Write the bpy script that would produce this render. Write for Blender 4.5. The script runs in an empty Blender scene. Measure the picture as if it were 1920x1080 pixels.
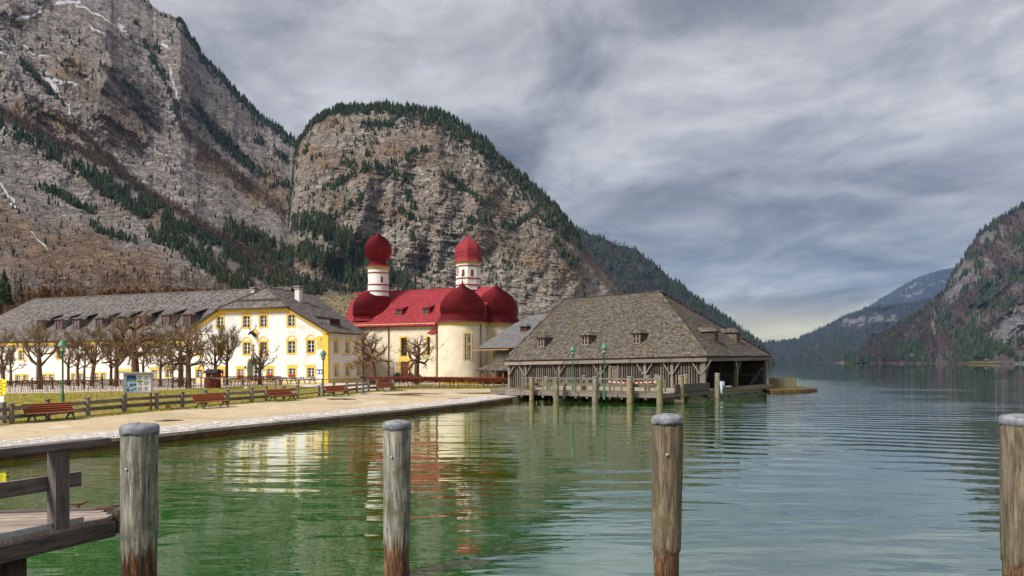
import bpy, math, random
import numpy as np
from mathutils import Vector, Matrix, geometry

random.seed(7)
RNG = np.random.default_rng(7)
SC = bpy.context.scene
COL = SC.collection
pi = math.pi

# ------------------------------------------------------------------ camera
F, HY, CX, EYE = 1280.0, 679.0, 960.0, 3.5       # focal length and horizon of the photograph, eye height over the lake
cam_d = bpy.data.cameras.new('camera')
cam_d.lens = 24.0
cam_d.sensor_width = 36.0
cam_d.shift_y = (HY - 540.0) / 1920.0
cam_d.clip_start = 0.3
cam_d.clip_end = 40000
cam = bpy.data.objects.new('camera', cam_d)
COL.objects.link(cam)
cam.location = (0, 0, EYE)
cam.rotation_euler = (pi / 2, 0, 0)
SC.camera = cam
SC.render.resolution_x, SC.render.resolution_y = 1024, 576

# ------------------------------------------------------------------ light and exposure
SC.view_settings.view_transform = 'Standard'
SC.view_settings.look = 'None'
SC.view_settings.gamma = 1.0
SC.view_settings.use_curve_mapping = False
SC.view_settings.exposure = 1.9
SC.cycles.use_adaptive_sampling = True
SC.cycles.adaptive_threshold = 0.02
SC.cycles.use_denoising = True
SC.cycles.max_bounces = 6
SC.cycles.diffuse_bounces = 3
SC.cycles.glossy_bounces = 3
SC.cycles.transmission_bounces = 3
SC.cycles.volume_bounces = 0
SC.cycles.transparent_max_bounces = 6
SC.cycles.caustics_reflective = False
SC.cycles.caustics_refractive = False

SUN_AZ, SUN_EL = math.radians(232), math.radians(44)    # bearing from +Y clockwise: behind the camera, to the left
sun_d = bpy.data.lights.new('sun', 'SUN')
sun_d.energy = 1.5
sun_d.angle = math.radians(18)
sun_d.color = (1.0, 0.965, 0.90)
sun = bpy.data.objects.new('sun', sun_d)
COL.objects.link(sun)
_sd = Vector((math.sin(SUN_AZ) * math.cos(SUN_EL), math.cos(SUN_AZ) * math.cos(SUN_EL), math.sin(SUN_EL)))
sun.rotation_euler = (-_sd).to_track_quat('-Z', 'Y').to_euler()
sun.location = (0, 0, 60)

W = bpy.data.worlds.new('World')
SC.world = W
W.use_nodes = True
nt = W.node_tree
nt.nodes.clear()


def N(t, typ, **kw):
    n = t.nodes.new(typ)
    for k, v in kw.items():
        setattr(n, k, v)
    return n


def setin(node, **kw):
    for k, v in kw.items():
        node.inputs[k.replace('_', ' ')].default_value = v


def mth(t, op, a, b=None, clamp=False):
    n = N(t, 'ShaderNodeMath', operation=op, use_clamp=clamp)
    for i, v in enumerate((a, b)):
        if v is None:
            continue
        if isinstance(v, (int, float)):
            n.inputs[i].default_value = v
        else:
            t.links.new(v, n.inputs[i])
    return n.outputs[0]


def vmth(t, op, a, b):
    n = N(t, 'ShaderNodeVectorMath', operation=op)
    for i, v in enumerate((a, b)):
        if isinstance(v, (tuple, list)):
            n.inputs[i].default_value = v
        else:
            t.links.new(v, n.inputs[i])
    return n.outputs[0]


def ramp(t, fac, stops, interp='LINEAR'):
    n = N(t, 'ShaderNodeValToRGB')
    n.color_ramp.interpolation = interp
    e = n.color_ramp.elements
    while len(e) < len(stops):
        e.new(0.5)
    for el, (p, c) in zip(e, stops):
        el.position = p
        el.color = tuple(c) + (1,) if len(c) == 3 else c
    t.links.new(fac, n.inputs[0])
    return n.outputs[0]


def mixc(t, fac, a, b, mode='MIX'):
    n = N(t, 'ShaderNodeMix', data_type='RGBA', blend_type=mode)
    for sock, v in ((n.inputs[0], fac), (n.inputs[6], a), (n.inputs[7], b)):
        if isinstance(v, (int, float)):
            sock.default_value = v
        elif isinstance(v, (tuple, list)):
            sock.default_value = tuple(v) + (1,) if len(v) == 3 else v
        else:
            t.links.new(v, sock)
    return n.outputs[2]


def noise(t, vec, scale, detail=4, rough=0.55, dist=0.0):
    n = N(t, 'ShaderNodeTexNoise')
    setin(n, Scale=scale, Detail=detail, Roughness=rough, Distortion=dist)
    if vec is not None:
        t.links.new(vec, n.inputs['Vector'])
    return n.outputs['Fac']


# overcast sky: Nishita behind a deck of streaked stratus, seen on a plane high above the lake
tc = N(nt, 'ShaderNodeTexCoord')
sep = N(nt, 'ShaderNodeSeparateXYZ')
nt.links.new(tc.outputs['Generated'], sep.inputs[0])
sx, sy, sz = sep.outputs
zc = mth(nt, 'MAXIMUM', sz, 0.0)
den = mth(nt, 'ADD', zc, 0.16)
comb = N(nt, 'ShaderNodeCombineXYZ')
nt.links.new(mth(nt, 'DIVIDE', sx, den), comb.inputs[0])
nt.links.new(mth(nt, 'DIVIDE', sy, den), comb.inputs[1])
mp = N(nt, 'ShaderNodeMapping')
mp.inputs['Rotation'].default_value = (0, 0, math.radians(-33))
nt.links.new(comb.outputs[0], mp.inputs[0])
st = vmth(nt, 'MULTIPLY', mp.outputs[0], (1.0, 0.55, 1.0))
n1 = noise(nt, st, 0.85, 5, 0.5, 0.9)
st2 = vmth(nt, 'MULTIPLY', mp.outputs[0], (1.0, 0.85, 1.0))
n2 = noise(nt, st2, 2.3, 7, 0.6, 0.5)
n3 = noise(nt, vmth(nt, 'MULTIPLY', mp.outputs[0], (1.0, 0.85, 1.0)), 6.5, 6, 0.62, 0.7)
cl = mth(nt, 'ADD', mth(nt, 'ADD', mth(nt, 'MULTIPLY', n1, 0.56), mth(nt, 'MULTIPLY', n2, 0.34)), mth(nt, 'MULTIPLY', n3, 0.10))
cloud = ramp(nt, cl, [(0.37, (0.105, 0.105, 0.122)), (0.44, (0.215, 0.214, 0.232)), (0.51, (0.36, 0.36, 0.378)), (0.58, (0.53, 0.53, 0.535)), (0.68, (0.70, 0.695, 0.68))])
cie = mth(nt, 'ADD', mth(nt, 'MULTIPLY', zc, 2.0), 0.72)      # CIE overcast sky: zenith brighter than the horizon
cloud = mixc(nt, 1.0, cloud, cie, 'MULTIPLY')
glow = ramp(nt, zc, [(0.0, (1, 1, 1)), (0.035, (0.9, 0.9, 0.9)), (0.095, (0, 0, 0))], 'EASE')
glowf = mth(nt, 'MULTIPLY', glow, mth(nt, 'ADD', mth(nt, 'MULTIPLY', n2, 0.6), 0.45))
cloud = mixc(nt, glowf, cloud, (0.85, 0.76, 0.44))
cloud = mixc(nt, 1.0, cloud, (2.16, 2.12, 2.08), 'MULTIPLY')
sky = N(nt, 'ShaderNodeTexSky', sky_type='NISHITA')
sky.sun_disc = False
sky.sun_elevation = SUN_EL
sky.sun_rotation = SUN_AZ
col = mixc(nt, 0.96, sky.outputs[0], cloud)
bg = N(nt, 'ShaderNodeBackground')
bg.inputs['Strength'].default_value = 0.12
nt.links.new(col, bg.inputs[0])
wo = N(nt, 'ShaderNodeOutputWorld')
nt.links.new(bg.outputs[0], wo.inputs[0])


# ------------------------------------------------------------------ measuring helpers (photograph -> place)
def P(px, py, Y):
    return Vector(((px - CX) / F * Y, Y, EYE - (py - HY) / F * Y))


def PG(px, py, z):
    """the point at height z seen at this place of the photograph"""
    return P(px, py, (EYE - z) * F / (py - HY))


class Frame:
    """local frame of a building: u along its front to the right, v to the back, w up"""
    def __init__(s, origin, deg):
        s.o = Vector(origin)
        s.a = math.radians(deg)
        s.u = Vector((math.cos(s.a), math.sin(s.a), 0))
        s.v = Vector((-math.sin(s.a), math.cos(s.a), 0))

    def front(s, px, py, v=0.0):
        """(u, w) where the sight line meets the plane v = const"""
        d = Vector(((px - CX) / F, 1, -(py - HY) / F))
        p0 = s.o + s.v * v
        k = (p0 - Vector((0, 0, EYE))).dot(s.v) / d.dot(s.v)
        p = Vector((0, 0, EYE)) + d * k
        return (p - s.o).dot(s.u), p.z - s.o.z

    def side(s, px, py, u=0.0):
        """(v, w) where the sight line meets the plane u = const"""
        d = Vector(((px - CX) / F, 1, -(py - HY) / F))
        p0 = s.o + s.u * u
        k = (p0 - Vector((0, 0, EYE))).dot(s.u) / d.dot(s.u)
        p = Vector((0, 0, EYE)) + d * k
        return (p - s.o).dot(s.v), p.z - s.o.z

    def world(s, u, v, w):
        return s.o + s.u * u + s.v * v + Vector((0, 0, w))


# ------------------------------------------------------------------ value noise in numpy
def _hash(ix, iy, seed):
    h = (ix.astype(np.int64) * 374761393 + iy.astype(np.int64) * 668265263 + seed * 1442695041) & 0x7fffffff
    h = ((h ^ (h >> 13)) * 1274126177) & 0x7fffffff
    return ((h ^ (h >> 16)) & 0xffff) / 65535.0


def vnoise(x, y, seed=0):
    x = np.asarray(x, float); y = np.asarray(y, float)
    ix, iy = np.floor(x), np.floor(y)
    fx, fy = x - ix, y - iy
    fx = fx * fx * (3 - 2 * fx); fy = fy * fy * (3 - 2 * fy)
    a = _hash(ix, iy, seed); b = _hash(ix + 1, iy, seed); c = _hash(ix, iy + 1, seed); d = _hash(ix + 1, iy + 1, seed)
    return a + (b - a) * fx + (c - a) * fy + (a - b - c + d) * fx * fy


def fbm(x, y, octv=4, seed=0, gain=0.5):
    s, a, t = 0.0, 1.0, 0.0
    for i in range(octv):
        s = s + a * vnoise(np.asarray(x) * 2 ** i + 17.3 * i, np.asarray(y) * 2 ** i - 9.1 * i, seed + i * 31)
        t += a
        a *= gain
    return s / t


def ridged(x, y, octv=4, seed=0, gain=0.5):
    s, a, t = 0.0, 1.0, 0.0
    for i in range(octv):
        s = s + a * (1 - np.abs(2 * vnoise(np.asarray(x) * 2 ** i + 5.3 * i, np.asarray(y) * 2 ** i + 3.7 * i, seed + i * 57) - 1))
        t += a
        a *= gain
    return s / t


# ------------------------------------------------------------------ object helpers
def tag(o, label=None, cat=None, group=None, kind=None):
    if label: o['label'] = label
    if cat: o['category'] = cat
    if group: o['group'] = group
    if kind: o['kind'] = kind
    return o


def empty(name, loc=(0, 0, 0), rz=0.0, label=None, cat=None, group=None):
    o = bpy.data.objects.new(name, None)
    o.empty_display_size = 0.3
    COL.objects.link(o)
    o.location = loc
    o.rotation_euler = (0, 0, rz)
    return tag(o, label, cat, group)


def link(name, me, parent=None, loc=None, rz=None):
    o = bpy.data.objects.new(name, me)
    COL.objects.link(o)
    if parent is not None:
        o.parent = parent
    if loc is not None:
        o.location = loc
    if rz is not None:
        o.rotation_euler = (0, 0, rz)
    return o


def copy_tree(o, parent=None):
    c = o.copy()
    COL.objects.link(c)
    c.parent = parent
    for ch in KIDS.get(o.name, [k for k in o.children]):
        copy_tree(ch, c)
    return c


KIDS = {}


class MB:
    """collects shapes of ONE part; build() makes them one mesh object"""
    def __init__(s):
        s.v, s.f, s.uv, s.sh, s.sm = [], [], [], [], []

    def face(s, idx, uv=None, sh=0.5, sm=False):
        s.f.append(tuple(idx)); s.uv.append(uv); s.sh.append(sh); s.sm.append(sm)

    def poly(s, pts, sh=0.5, uv=None):
        b = len(s.v)
        s.v += [tuple(p) for p in pts]
        s.face(range(b, b + len(pts)), uv, sh)

    def hexa(s, c, sh=None, uvs=None):
        """eight corners: bottom 0-3 (counter-clockwise), top 4-7"""
        sh = random.random() if sh is None else sh
        b = len(s.v)
        s.v += [tuple(p) for p in c]
        e = [(Vector(c[1]) - Vector(c[0])).length, (Vector(c[3]) - Vector(c[0])).length, (Vector(c[4]) - Vector(c[0])).length]
        L = max(range(3), key=lambda i: e[i])
        off = random.random() * 7
        for q, (a, d) in (((0, 3, 2, 1), (1, 0)), ((4, 5, 6, 7), (0, 1)), ((0, 1, 5, 4), (0, 2)), ((1, 2, 6, 5), (1, 2)), ((2, 3, 7, 6), (0, 2)), ((3, 0, 4, 7), (1, 2))):
            la, ld = e[a], e[d]
            if a == L:      # grain along this edge: v is the long way
                uv = [(off, off), (off, off + la), (off + ld, off + la), (off + ld, off)]
            else:
                uv = [(off, off), (off + la, off), (off + la, off + ld), (off, off + ld)]
            s.face([b + k for k in q], uv, sh)
        return s

    def box(s, c, size, rz=0.0, sh=None, m=None):
        x, y, z = size[0] / 2, size[1] / 2, size[2] / 2
        pts = [(-x, -y, -z), (x, -y, -z), (x, y, -z), (-x, y, -z), (-x, -y, z), (x, -y, z), (x, y, z), (-x, y, z)]
        if m is None:
            ca, sa = math.cos(rz), math.sin(rz)
            pts = [(c[0] + px * ca - py * sa, c[1] + px * sa + py * ca, c[2] + pz) for px, py, pz in pts]
        else:
            pts = [tuple(m @ Vector(p) + Vector(c)) for p in pts]
        return s.hexa(pts, sh)

    def beam(s, p0, p1, w, h, sh=None, up=(0, 0, 1), taper=1.0):
        p0, p1 = Vector(p0), Vector(p1)
        d = (p1 - p0).normalized()
        up = Vector(up)
        if abs(d.dot(up)) > 0.98:
            up = Vector((0, 1, 0))
        x = d.cross(up).normalized()
        y = x.cross(d).normalized()
        a, b = x * (w / 2), y * (h / 2)
        c = [p0 - a - b, p0 - a + b, p0 + a + b, p0 + a - b]
        t = [p1 + (-a - b) * taper, p1 + (-a + b) * taper, p1 + (a + b) * taper, p1 + (a - b) * taper]
        return s.hexa([c[0], c[3], c[2], c[1], t[0], t[3], t[2], t[1]], sh)

    def tube(s, pts, rad, n=6, sh=None, cap=True, jit=0.0):
        sh = random.random() if sh is None else sh
        pts = [Vector(p) for p in pts]
        if isinstance(rad, (int, float)):
            rad = [rad] * len(pts)
        b0 = len(s.v)
        prev = None
        L = 0.0
        Ls = []
        for i, p in enumerate(pts):
            d = (pts[min(i + 1, len(pts) - 1)] - pts[max(i - 1, 0)])
            if d.length < 1e-9:
                d = Vector((0, 0, 1))
            d.normalize()
            if prev is None:
                r = Vector((1, 0, 0)) if abs(d.x) < 0.9 else Vector((0, 1, 0))
                x = (r - d * r.dot(d)).normalized()
            else:
                x = (prev - d * prev.dot(d))
                x = x.normalized() if x.length > 1e-6 else Vector((1, 0, 0))
            prev = x
            y = d.cross(x)
            if i:
                L += (p - pts[i - 1]).length
            Ls.append(L)
            for k in range(n):
                t = 2 * pi * k / n
                rr = rad[i] * (1 + (random.uniform(-jit, jit) if jit else 0))
                s.v.append(tuple(p + x * (math.cos(t) * rr) + y * (math.sin(t) * rr)))
        off = random.random() * 5
        for i in range(len(pts) - 1):
            for k in range(n):
                k2 = (k + 1) % n
                u0, u1 = off + k * rad[0] * 6.28 / n, off + (k + 1) * rad[0] * 6.28 / n
                s.face((b0 + i * n + k, b0 + i * n + k2, b0 + (i + 1) * n + k2, b0 + (i + 1) * n + k),
                       [(u0, Ls[i]), (u1, Ls[i]), (u1, Ls[i + 1]), (u0, Ls[i + 1])], sh, n > 5)
        if cap:
            s.face([b0 + k for k in reversed(range(n))], None, sh)
            e = b0 + (len(pts) - 1) * n
            s.face([e + k for k in range(n)], None, sh)
        return s

    def lathe(s, prof, c=(0, 0, 0), n=24, sh=0.5, a0=0.0, a1=2 * pi, smooth=True, flat=False):
        """prof: (r, z) from the bottom up"""
        full = abs(a1 - a0 - 2 * pi) < 1e-6
        m = n if full else n + 1
        b = len(s.v)
        for r, z in prof:
            for k in range(m):
                t = a0 + (a1 - a0) * k / n
                s.v.append((c[0] + r * math.cos(t), c[1] + r * math.sin(t), c[2] + z))
        for i in range(len(prof) - 1):
            for k in range(n):
                k2 = (k + 1) % m if full else k + 1
                if prof[i][0] < 1e-6 and prof[i + 1][0] < 1e-6:
                    continue
                R = max(prof[i][0], prof[i + 1][0])
                uv = [(k * 2 * pi * R / n, prof[i][1]), ((k + 1) * 2 * pi * R / n, prof[i][1]), ((k + 1) * 2 * pi * R / n, prof[i + 1][1]), (k * 2 * pi * R / n, prof[i + 1][1])]
                s.face((b + i * m + k, b + i * m + k2, b + (i + 1) * m + k2, b + (i + 1) * m + k), uv, sh, smooth)
        return s

    def prism(s, poly, vec, sh=0.5):
        """closed prism: polygon (3D points) swept by vec"""
        b = len(s.v)
        n = len(poly)
        vec = Vector(vec)
        s.v += [tuple(p) for p in poly] + [tuple(Vector(p) + vec) for p in poly]
        s.face([b + k for k in reversed(range(n))], None, sh)
        s.face([b + n + k for k in range(n)], None, sh)
        for k in range(n):
            k2 = (k + 1) % n
            s.face((b + k, b + k2, b + n + k2, b + n + k), None, sh)
        return s

    def mesh(s, name, mat, smooth=None):
        me = bpy.data.meshes.new(name)
        me.from_pydata(s.v, [], s.f)
        me.materials.append(mat)
        uvl = me.uv_layers.new(name='UVMap')
        flat = []
        for f, uv in zip(s.f, s.uv):
            if uv is None:
                for k in f:
                    v = s.v[k]
                    flat += [v[0] + v[1] * 0.7, v[2] + v[1] * 0.3]
            else:
                for q in uv:
                    flat += [q[0], q[1]]
        uvl.data.foreach_set('uv', flat)
        at = me.attributes.new('shade', 'FLOAT', 'FACE')
        at.data.foreach_set('value', s.sh)
        me.polygons.foreach_set('use_smooth', s.sm if smooth is None else [smooth] * len(s.f))
        me.validate(clean_customdata=False)
        me.update()
        return me

    def build(s, name, mat, parent=None, smooth=None, loc=None, rz=None):
        return link(name, s.mesh(name, mat, smooth), parent, loc, rz)


def np_mesh(name, v, quads, mat, shade=None, smooth=False, attrs=None):
    """fast mesh from numpy arrays: quads (n,4) or (n,3)"""
    me = bpy.data.meshes.new(name)
    v = np.asarray(v, np.float32)
    q = np.asarray(quads, np.int32)
    k = q.shape[1]
    me.vertices.add(len(v))
    me.vertices.foreach_set('co', v.ravel())
    me.loops.add(q.size)
    me.loops.foreach_set('vertex_index', q.ravel())
    me.polygons.add(len(q))
    me.polygons.foreach_set('loop_start', np.arange(0, q.size, k, dtype=np.int32))
    me.polygons.foreach_set('use_smooth', np.full(len(q), smooth, bool))
    me.materials.append(mat)
    if shade is not None:
        at = me.attributes.new('shade', 'FLOAT', 'FACE')
        at.data.foreach_set('value', np.asarray(shade, np.float32))
    for nm, arr in (attrs or {}).items():
        at = me.attributes.new(nm, 'FLOAT', 'POINT')
        at.data.foreach_set('value', np.asarray(arr, np.float32))
    me.update(calc_edges=True)
    return me
# ------------------------------------------------------------------ materials
def newmat(name):
    m = bpy.data.materials.new(name)
    m.use_nodes = True
    t = m.node_tree
    b = t.nodes['Principled BSDF']
    return m, t, b


def coords(t, kind='Object', stretch=(1, 1, 1)):
    n = N(t, 'ShaderNodeTexCoord')
    if kind == 'World':
        n = N(t, 'ShaderNodeNewGeometry')
        o = n.outputs['Position']
    else:
        o = n.outputs[kind]
    if stretch != (1, 1, 1):
        o = vmth(t, 'MULTIPLY', o, stretch)
    return o


def attr(t, name):
    n = N(t, 'ShaderNodeAttribute', attribute_name=name)
    return n.outputs['Fac']


def bump(t, b, h, strength=0.4, dist=0.02):
    n = N(t, 'ShaderNodeBump')
    setin(n, Strength=strength, Distance=dist)
    t.links.new(h, n.inputs['Height'])
    t.links.new(n.outputs[0], b.inputs['Normal'])


def pm(name, c1, c2, scale=3.0, rough=0.85, bs=0.35, bd=0.02, kind='Object', stretch=(1, 1, 1), shade=0.35, c3=None, s3=0.7, t3=(0.55, 0.72), spec=0.3, metal=0.0, detail=6):
    """two-tone noise + large stains (c3) + a per-piece change of value"""
    m, t, b = newmat(name)
    v = coords(t, kind, stretch)
    n = noise(t, v, scale, detail, 0.62)
    c = ramp(t, n, [(0.32, c1), (0.68, c2)])
    if c3 is not None:
        w = noise(t, coords(t, 'World'), s3, 4, 0.6)
        c = mixc(t, ramp(t, w, [(t3[0], (0, 0, 0)), (t3[1], (1, 1, 1))]), c, c3)
    if shade:
        s = attr(t, 'shade')
        k = mth(t, 'ADD', mth(t, 'MULTIPLY', s, 2 * shade), 1 - shade)
        c = mixc(t, 1.0, c, k, 'MULTIPLY')
    t.links.new(c, b.inputs['Base Color'])
    setin(b, Roughness=rough, Metallic=metal)
    b.inputs['Specular IOR Level'].default_value = spec
    if bs:
        bump(t, b, n, bs, bd)
    return m


MT = {}
GR = (11.0, 1.3, 1.0)    # wood grain: UV with v along the piece
MT['plaster_white'] = pm('white_plaster', (0.66, 0.64, 0.60), (0.76, 0.74, 0.70), 1.6, 0.9, 0.35, 0.03, shade=0, c3=(0.56, 0.52, 0.45), s3=0.45)
MT['plaster_grey_or_shaded'] = pm('grey_or_shaded_plaster', (0.62, 0.60, 0.56), (0.72, 0.70, 0.66), 1.6, 0.9, 0.25, 0.03, shade=0, c3=(0.56, 0.53, 0.46), s3=0.35)  # greyer white: chimneys, and the house's side-wall shade put into the colour
MT['plaster_cream'] = pm('cream_plaster', (0.62, 0.53, 0.38), (0.73, 0.64, 0.49), 1.2, 0.9, 0.35, 0.03, shade=0, c3=(0.52, 0.44, 0.31), s3=0.4)
MT['yellow'] = pm('ochre_yellow_paint', (0.66, 0.42, 0.05), (0.76, 0.51, 0.08), 2.2, 0.8, 0.15, 0.01, shade=0.06)
MT['ochre'] = pm('pale_ochre_paint', (0.55, 0.42, 0.14), (0.66, 0.52, 0.20), 2.2, 0.8, 0.15, 0.01, shade=0.06)
MT['red_roof'] = pm('red_painted_shingle', (0.21, 0.016, 0.024), (0.29, 0.028, 0.038), 6.0, 0.78, 0.3, 0.02, shade=0.34, c3=(0.165, 0.018, 0.024), s3=0.5)
MT['red_trim'] = pm('red_brown_trim', (0.22, 0.028, 0.022), (0.30, 0.045, 0.03), 3, 0.7, 0.15, 0.01, shade=0.1)
MT['shingle_grey'] = pm('weathered_grey_shingle', (0.068, 0.058, 0.055), (0.17, 0.150, 0.142), 3.0, 0.9, 0.4, 0.02, shade=0.6, c3=(0.135, 0.105, 0.085), s3=0.28)
MT['shingle_brown'] = pm('weathered_brown_shingle', (0.058, 0.047, 0.038), (0.158, 0.131, 0.106), 3.0, 0.9, 0.4, 0.02, shade=0.56, c3=(0.098, 0.082, 0.040), s3=0.35)
MT['shingle_moss'] = pm('mossy_shingle', (0.075, 0.060, 0.032), (0.19, 0.15, 0.085), 3.0, 0.95, 0.4, 0.02, shade=0.6, c3=(0.13, 0.115, 0.04), s3=0.5)
MT['sheet_grey'] = pm('dull_grey_sheet_roof', (0.095, 0.09, 0.09), (0.155, 0.148, 0.148), 2.0, 0.6, 0.15, 0.01, shade=0.1)
MT['wood_grey'] = pm('weathered_grey_wood', (0.085, 0.072, 0.062), (0.29, 0.25, 0.212), 4.0, 0.9, 0.5, 0.012, kind='UV', stretch=GR, shade=0.32, c3=(0.12, 0.085, 0.055), s3=0.8)
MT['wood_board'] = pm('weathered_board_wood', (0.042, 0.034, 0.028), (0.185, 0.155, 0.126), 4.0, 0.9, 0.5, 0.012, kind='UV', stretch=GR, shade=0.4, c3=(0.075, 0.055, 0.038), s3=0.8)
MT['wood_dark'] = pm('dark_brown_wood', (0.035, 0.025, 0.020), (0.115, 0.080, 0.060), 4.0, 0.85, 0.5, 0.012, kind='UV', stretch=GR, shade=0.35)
MT['wood_jetty'] = pm('jetty_plank_wood', (0.19, 0.145, 0.115), (0.40, 0.325, 0.27), 3.0, 0.85, 0.5, 0.008, kind='UV', stretch=GR, shade=0.22)
MT['wood_rail'] = pm('dark_weathered_rail_wood', (0.045, 0.037, 0.036), (0.20, 0.160, 0.148), 2.6, 0.8, 0.6, 0.008, kind='UV', stretch=(8, 0.8, 1), shade=0.25, c3=(0.09, 0.075, 0.05), s3=1.6)
MT['wood_mossy'] = pm('mossy_old_wood', (0.085, 0.080, 0.045), (0.29, 0.26, 0.17), 3.2, 0.92, 0.5, 0.012, kind='UV', stretch=GR, shade=0.3, c3=(0.22, 0.12, 0.05), s3=1.2, t3=(0.58, 0.75))
MT['wood_orange'] = pm('fresh_orange_wood', (0.33, 0.16, 0.055), (0.46, 0.25, 0.10), 3.2, 0.8, 0.4, 0.012, kind='UV', stretch=GR, shade=0.2)
MT['bench_red'] = pm('red_brown_varnished_wood', (0.25, 0.066, 0.030), (0.40, 0.125, 0.062), 3.0, 0.6, 0.3, 0.006, kind='UV', stretch=GR, shade=0.18)
MT['kiosk'] = pm('red_brown_stained_wood', (0.13, 0.026, 0.012), (0.24, 0.055, 0.022), 3.0, 0.75, 0.3, 0.01, kind='UV', stretch=GR, shade=0.2)
MT['door_brown'] = pm('brown_door_wood', (0.12, 0.030, 0.016), (0.19, 0.05, 0.026), 3.0, 0.7, 0.3, 0.01, kind='UV', stretch=GR, shade=0.15)
MT['frame_red'] = pm('dark_red_window_wood', (0.14, 0.02, 0.014), (0.20, 0.032, 0.02), 3.0, 0.7, 0.2, 0.01, shade=0.15)
MT['green_metal'] = pm('green_painted_iron', (0.012, 0.105, 0.032), (0.025, 0.16, 0.055), 3.0, 0.5, 0.1, 0.004, shade=0.1, spec=0.5)
MT['lamp_hood'] = pm('dull_green_lamp_hood', (0.035, 0.13, 0.085), (0.055, 0.18, 0.12), 3.0, 0.5, 0.1, 0.004, shade=0.1, spec=0.5)
MT['copper'] = pm('green_copper', (0.035, 0.075, 0.058), (0.07, 0.125, 0.10), 4.0, 0.6, 0.1, 0.004, shade=0.1)
MT['zinc'] = pm('zinc_sheet', (0.11, 0.115, 0.128), (0.27, 0.28, 0.305), 7.0, 0.65, 0.6, 0.01, shade=0.1, metal=0.1, c3=(0.09, 0.095, 0.105), s3=5.0)
MT['steel'] = pm('galvanised_steel', (0.30, 0.31, 0.33), (0.42, 0.43, 0.45), 5.0, 0.45, 0.1, 0.004, shade=0.1, metal=0.6)
MT['rust'] = pm('rusty_iron', (0.06, 0.025, 0.016), (0.14, 0.06, 0.035), 9.0, 0.85, 0.4, 0.004, shade=0.1)
MT['pipe'] = pm('dark_drain_pipe', (0.05, 0.04, 0.035), (0.08, 0.065, 0.055), 4.0, 0.5, 0.1, 0.004, shade=0.1)
MT['white'] = pm('white_painted_wood', (0.70, 0.69, 0.67), (0.78, 0.77, 0.75), 3.0, 0.6, 0.1, 0.004, shade=0.05)
MT['green_grey'] = pm('sage_grey_stone', (0.34, 0.34, 0.24), (0.42, 0.42, 0.31), 3.0, 0.85, 0.2, 0.01, shade=0.05)
MT['sign_yellow'] = pm('yellow_sign_enamel', (0.78, 0.62, 0.01), (0.84, 0.68, 0.02), 2.0, 0.45, 0.05, 0.002, shade=0.05)
MT['black'] = pm('black_print', (0.02, 0.02, 0.02), (0.03, 0.03, 0.03), 2.0, 0.7, 0, shade=0)
MT['blue_print'] = pm('deep_blue_print', (0.012, 0.045, 0.20), (0.03, 0.10, 0.33), 2.0, 0.6, 0, shade=0.1)
MT['sky_print'] = pm('pale_blue_print', (0.22, 0.42, 0.62), (0.32, 0.52, 0.70), 2.0, 0.6, 0, shade=0.1)
MT['dark_print'] = pm('dark_photo_print', (0.05, 0.03, 0.03), (0.16, 0.09, 0.05), 8.0, 0.6, 0, shade=0.3)
MT['green_print'] = pm('green_photo_print', (0.05, 0.16, 0.02), (0.14, 0.28, 0.05), 8.0, 0.6, 0, shade=0.3)
MT['red_flower'] = pm('red_geraniums', (0.30, 0.02, 0.012), (0.50, 0.05, 0.03), 12.0, 0.8, 0.3, 0.02, shade=0.4)
MT['leaf_green'] = pm('dark_evergreen_leaf', (0.018, 0.05, 0.012), (0.05, 0.10, 0.03), 6.0, 0.8, 0.2, 0.02, shade=0.4)
MT['tape_red'] = pm('red_barrier_tape', (0.55, 0.02, 0.02), (0.62, 0.03, 0.03), 2.0, 0.5, 0, shade=0)
MT['pale_blue'] = pm('pale_blue_plastic', (0.42, 0.56, 0.62), (0.55, 0.68, 0.74), 2.0, 0.4, 0.05, 0.004, shade=0.1)
MT['deer'] = pm('dark_brown_fur', (0.035, 0.026, 0.016), (0.075, 0.055, 0.032), 9.0, 0.9, 0.3, 0.01, shade=0.2)
MT['bark'] = pm('lichened_bark', (0.075, 0.048, 0.028), (0.20, 0.13, 0.075), 5.0, 0.95, 0.6, 0.02, shade=0.3, c3=(0.20, 0.17, 0.12), s3=2.4, t3=(0.56, 0.70))
MT['bark_red'] = pm('red_brown_bark', (0.075, 0.038, 0.022), (0.20, 0.105, 0.055), 5.0, 0.95, 0.6, 0.02, shade=0.3)
MT['twig'] = pm('olive_brown_twig', (0.13, 0.090, 0.045), (0.27, 0.19, 0.10), 5.0, 0.95, 0.2, 0.01, shade=0.4)
MT['hedge_red'] = pm('russet_beech_leaf', (0.14, 0.030, 0.016), (0.30, 0.072, 0.035), 5.0, 0.85, 0.2, 0.01, shade=0.5, c3=(0.11, 0.055, 0.022), s3=0.6)
MT['hedge_dull'] = pm('dry_hedge_leaf', (0.10, 0.042, 0.026), (0.22, 0.10, 0.062), 5.0, 0.85, 0.2, 0.01, shade=0.5)
MT['hedge_twig'] = pm('hedge_stem', (0.065, 0.032, 0.022), (0.13, 0.066, 0.045), 5.0, 0.9, 0.2, 0.01, shade=0.4)
MT['grass_blade'] = pm('grass_blade', (0.17, 0.165, 0.022), (0.30, 0.25, 0.06), 0.5, 0.9, 0, shade=0.4, kind='Object')
MT['concrete'] = pm('weathered_concrete', (0.33, 0.29, 0.24), (0.50, 0.46, 0.40), 3.5, 0.9, 0.4, 0.02, shade=0.2, c3=(0.24, 0.20, 0.15), s3=0.9)
MT['sett'] = pm('pale_grey_sett', (0.38, 0.345, 0.31), (0.56, 0.52, 0.485), 4.0, 0.85, 0.4, 0.01, shade=0.22)
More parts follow.
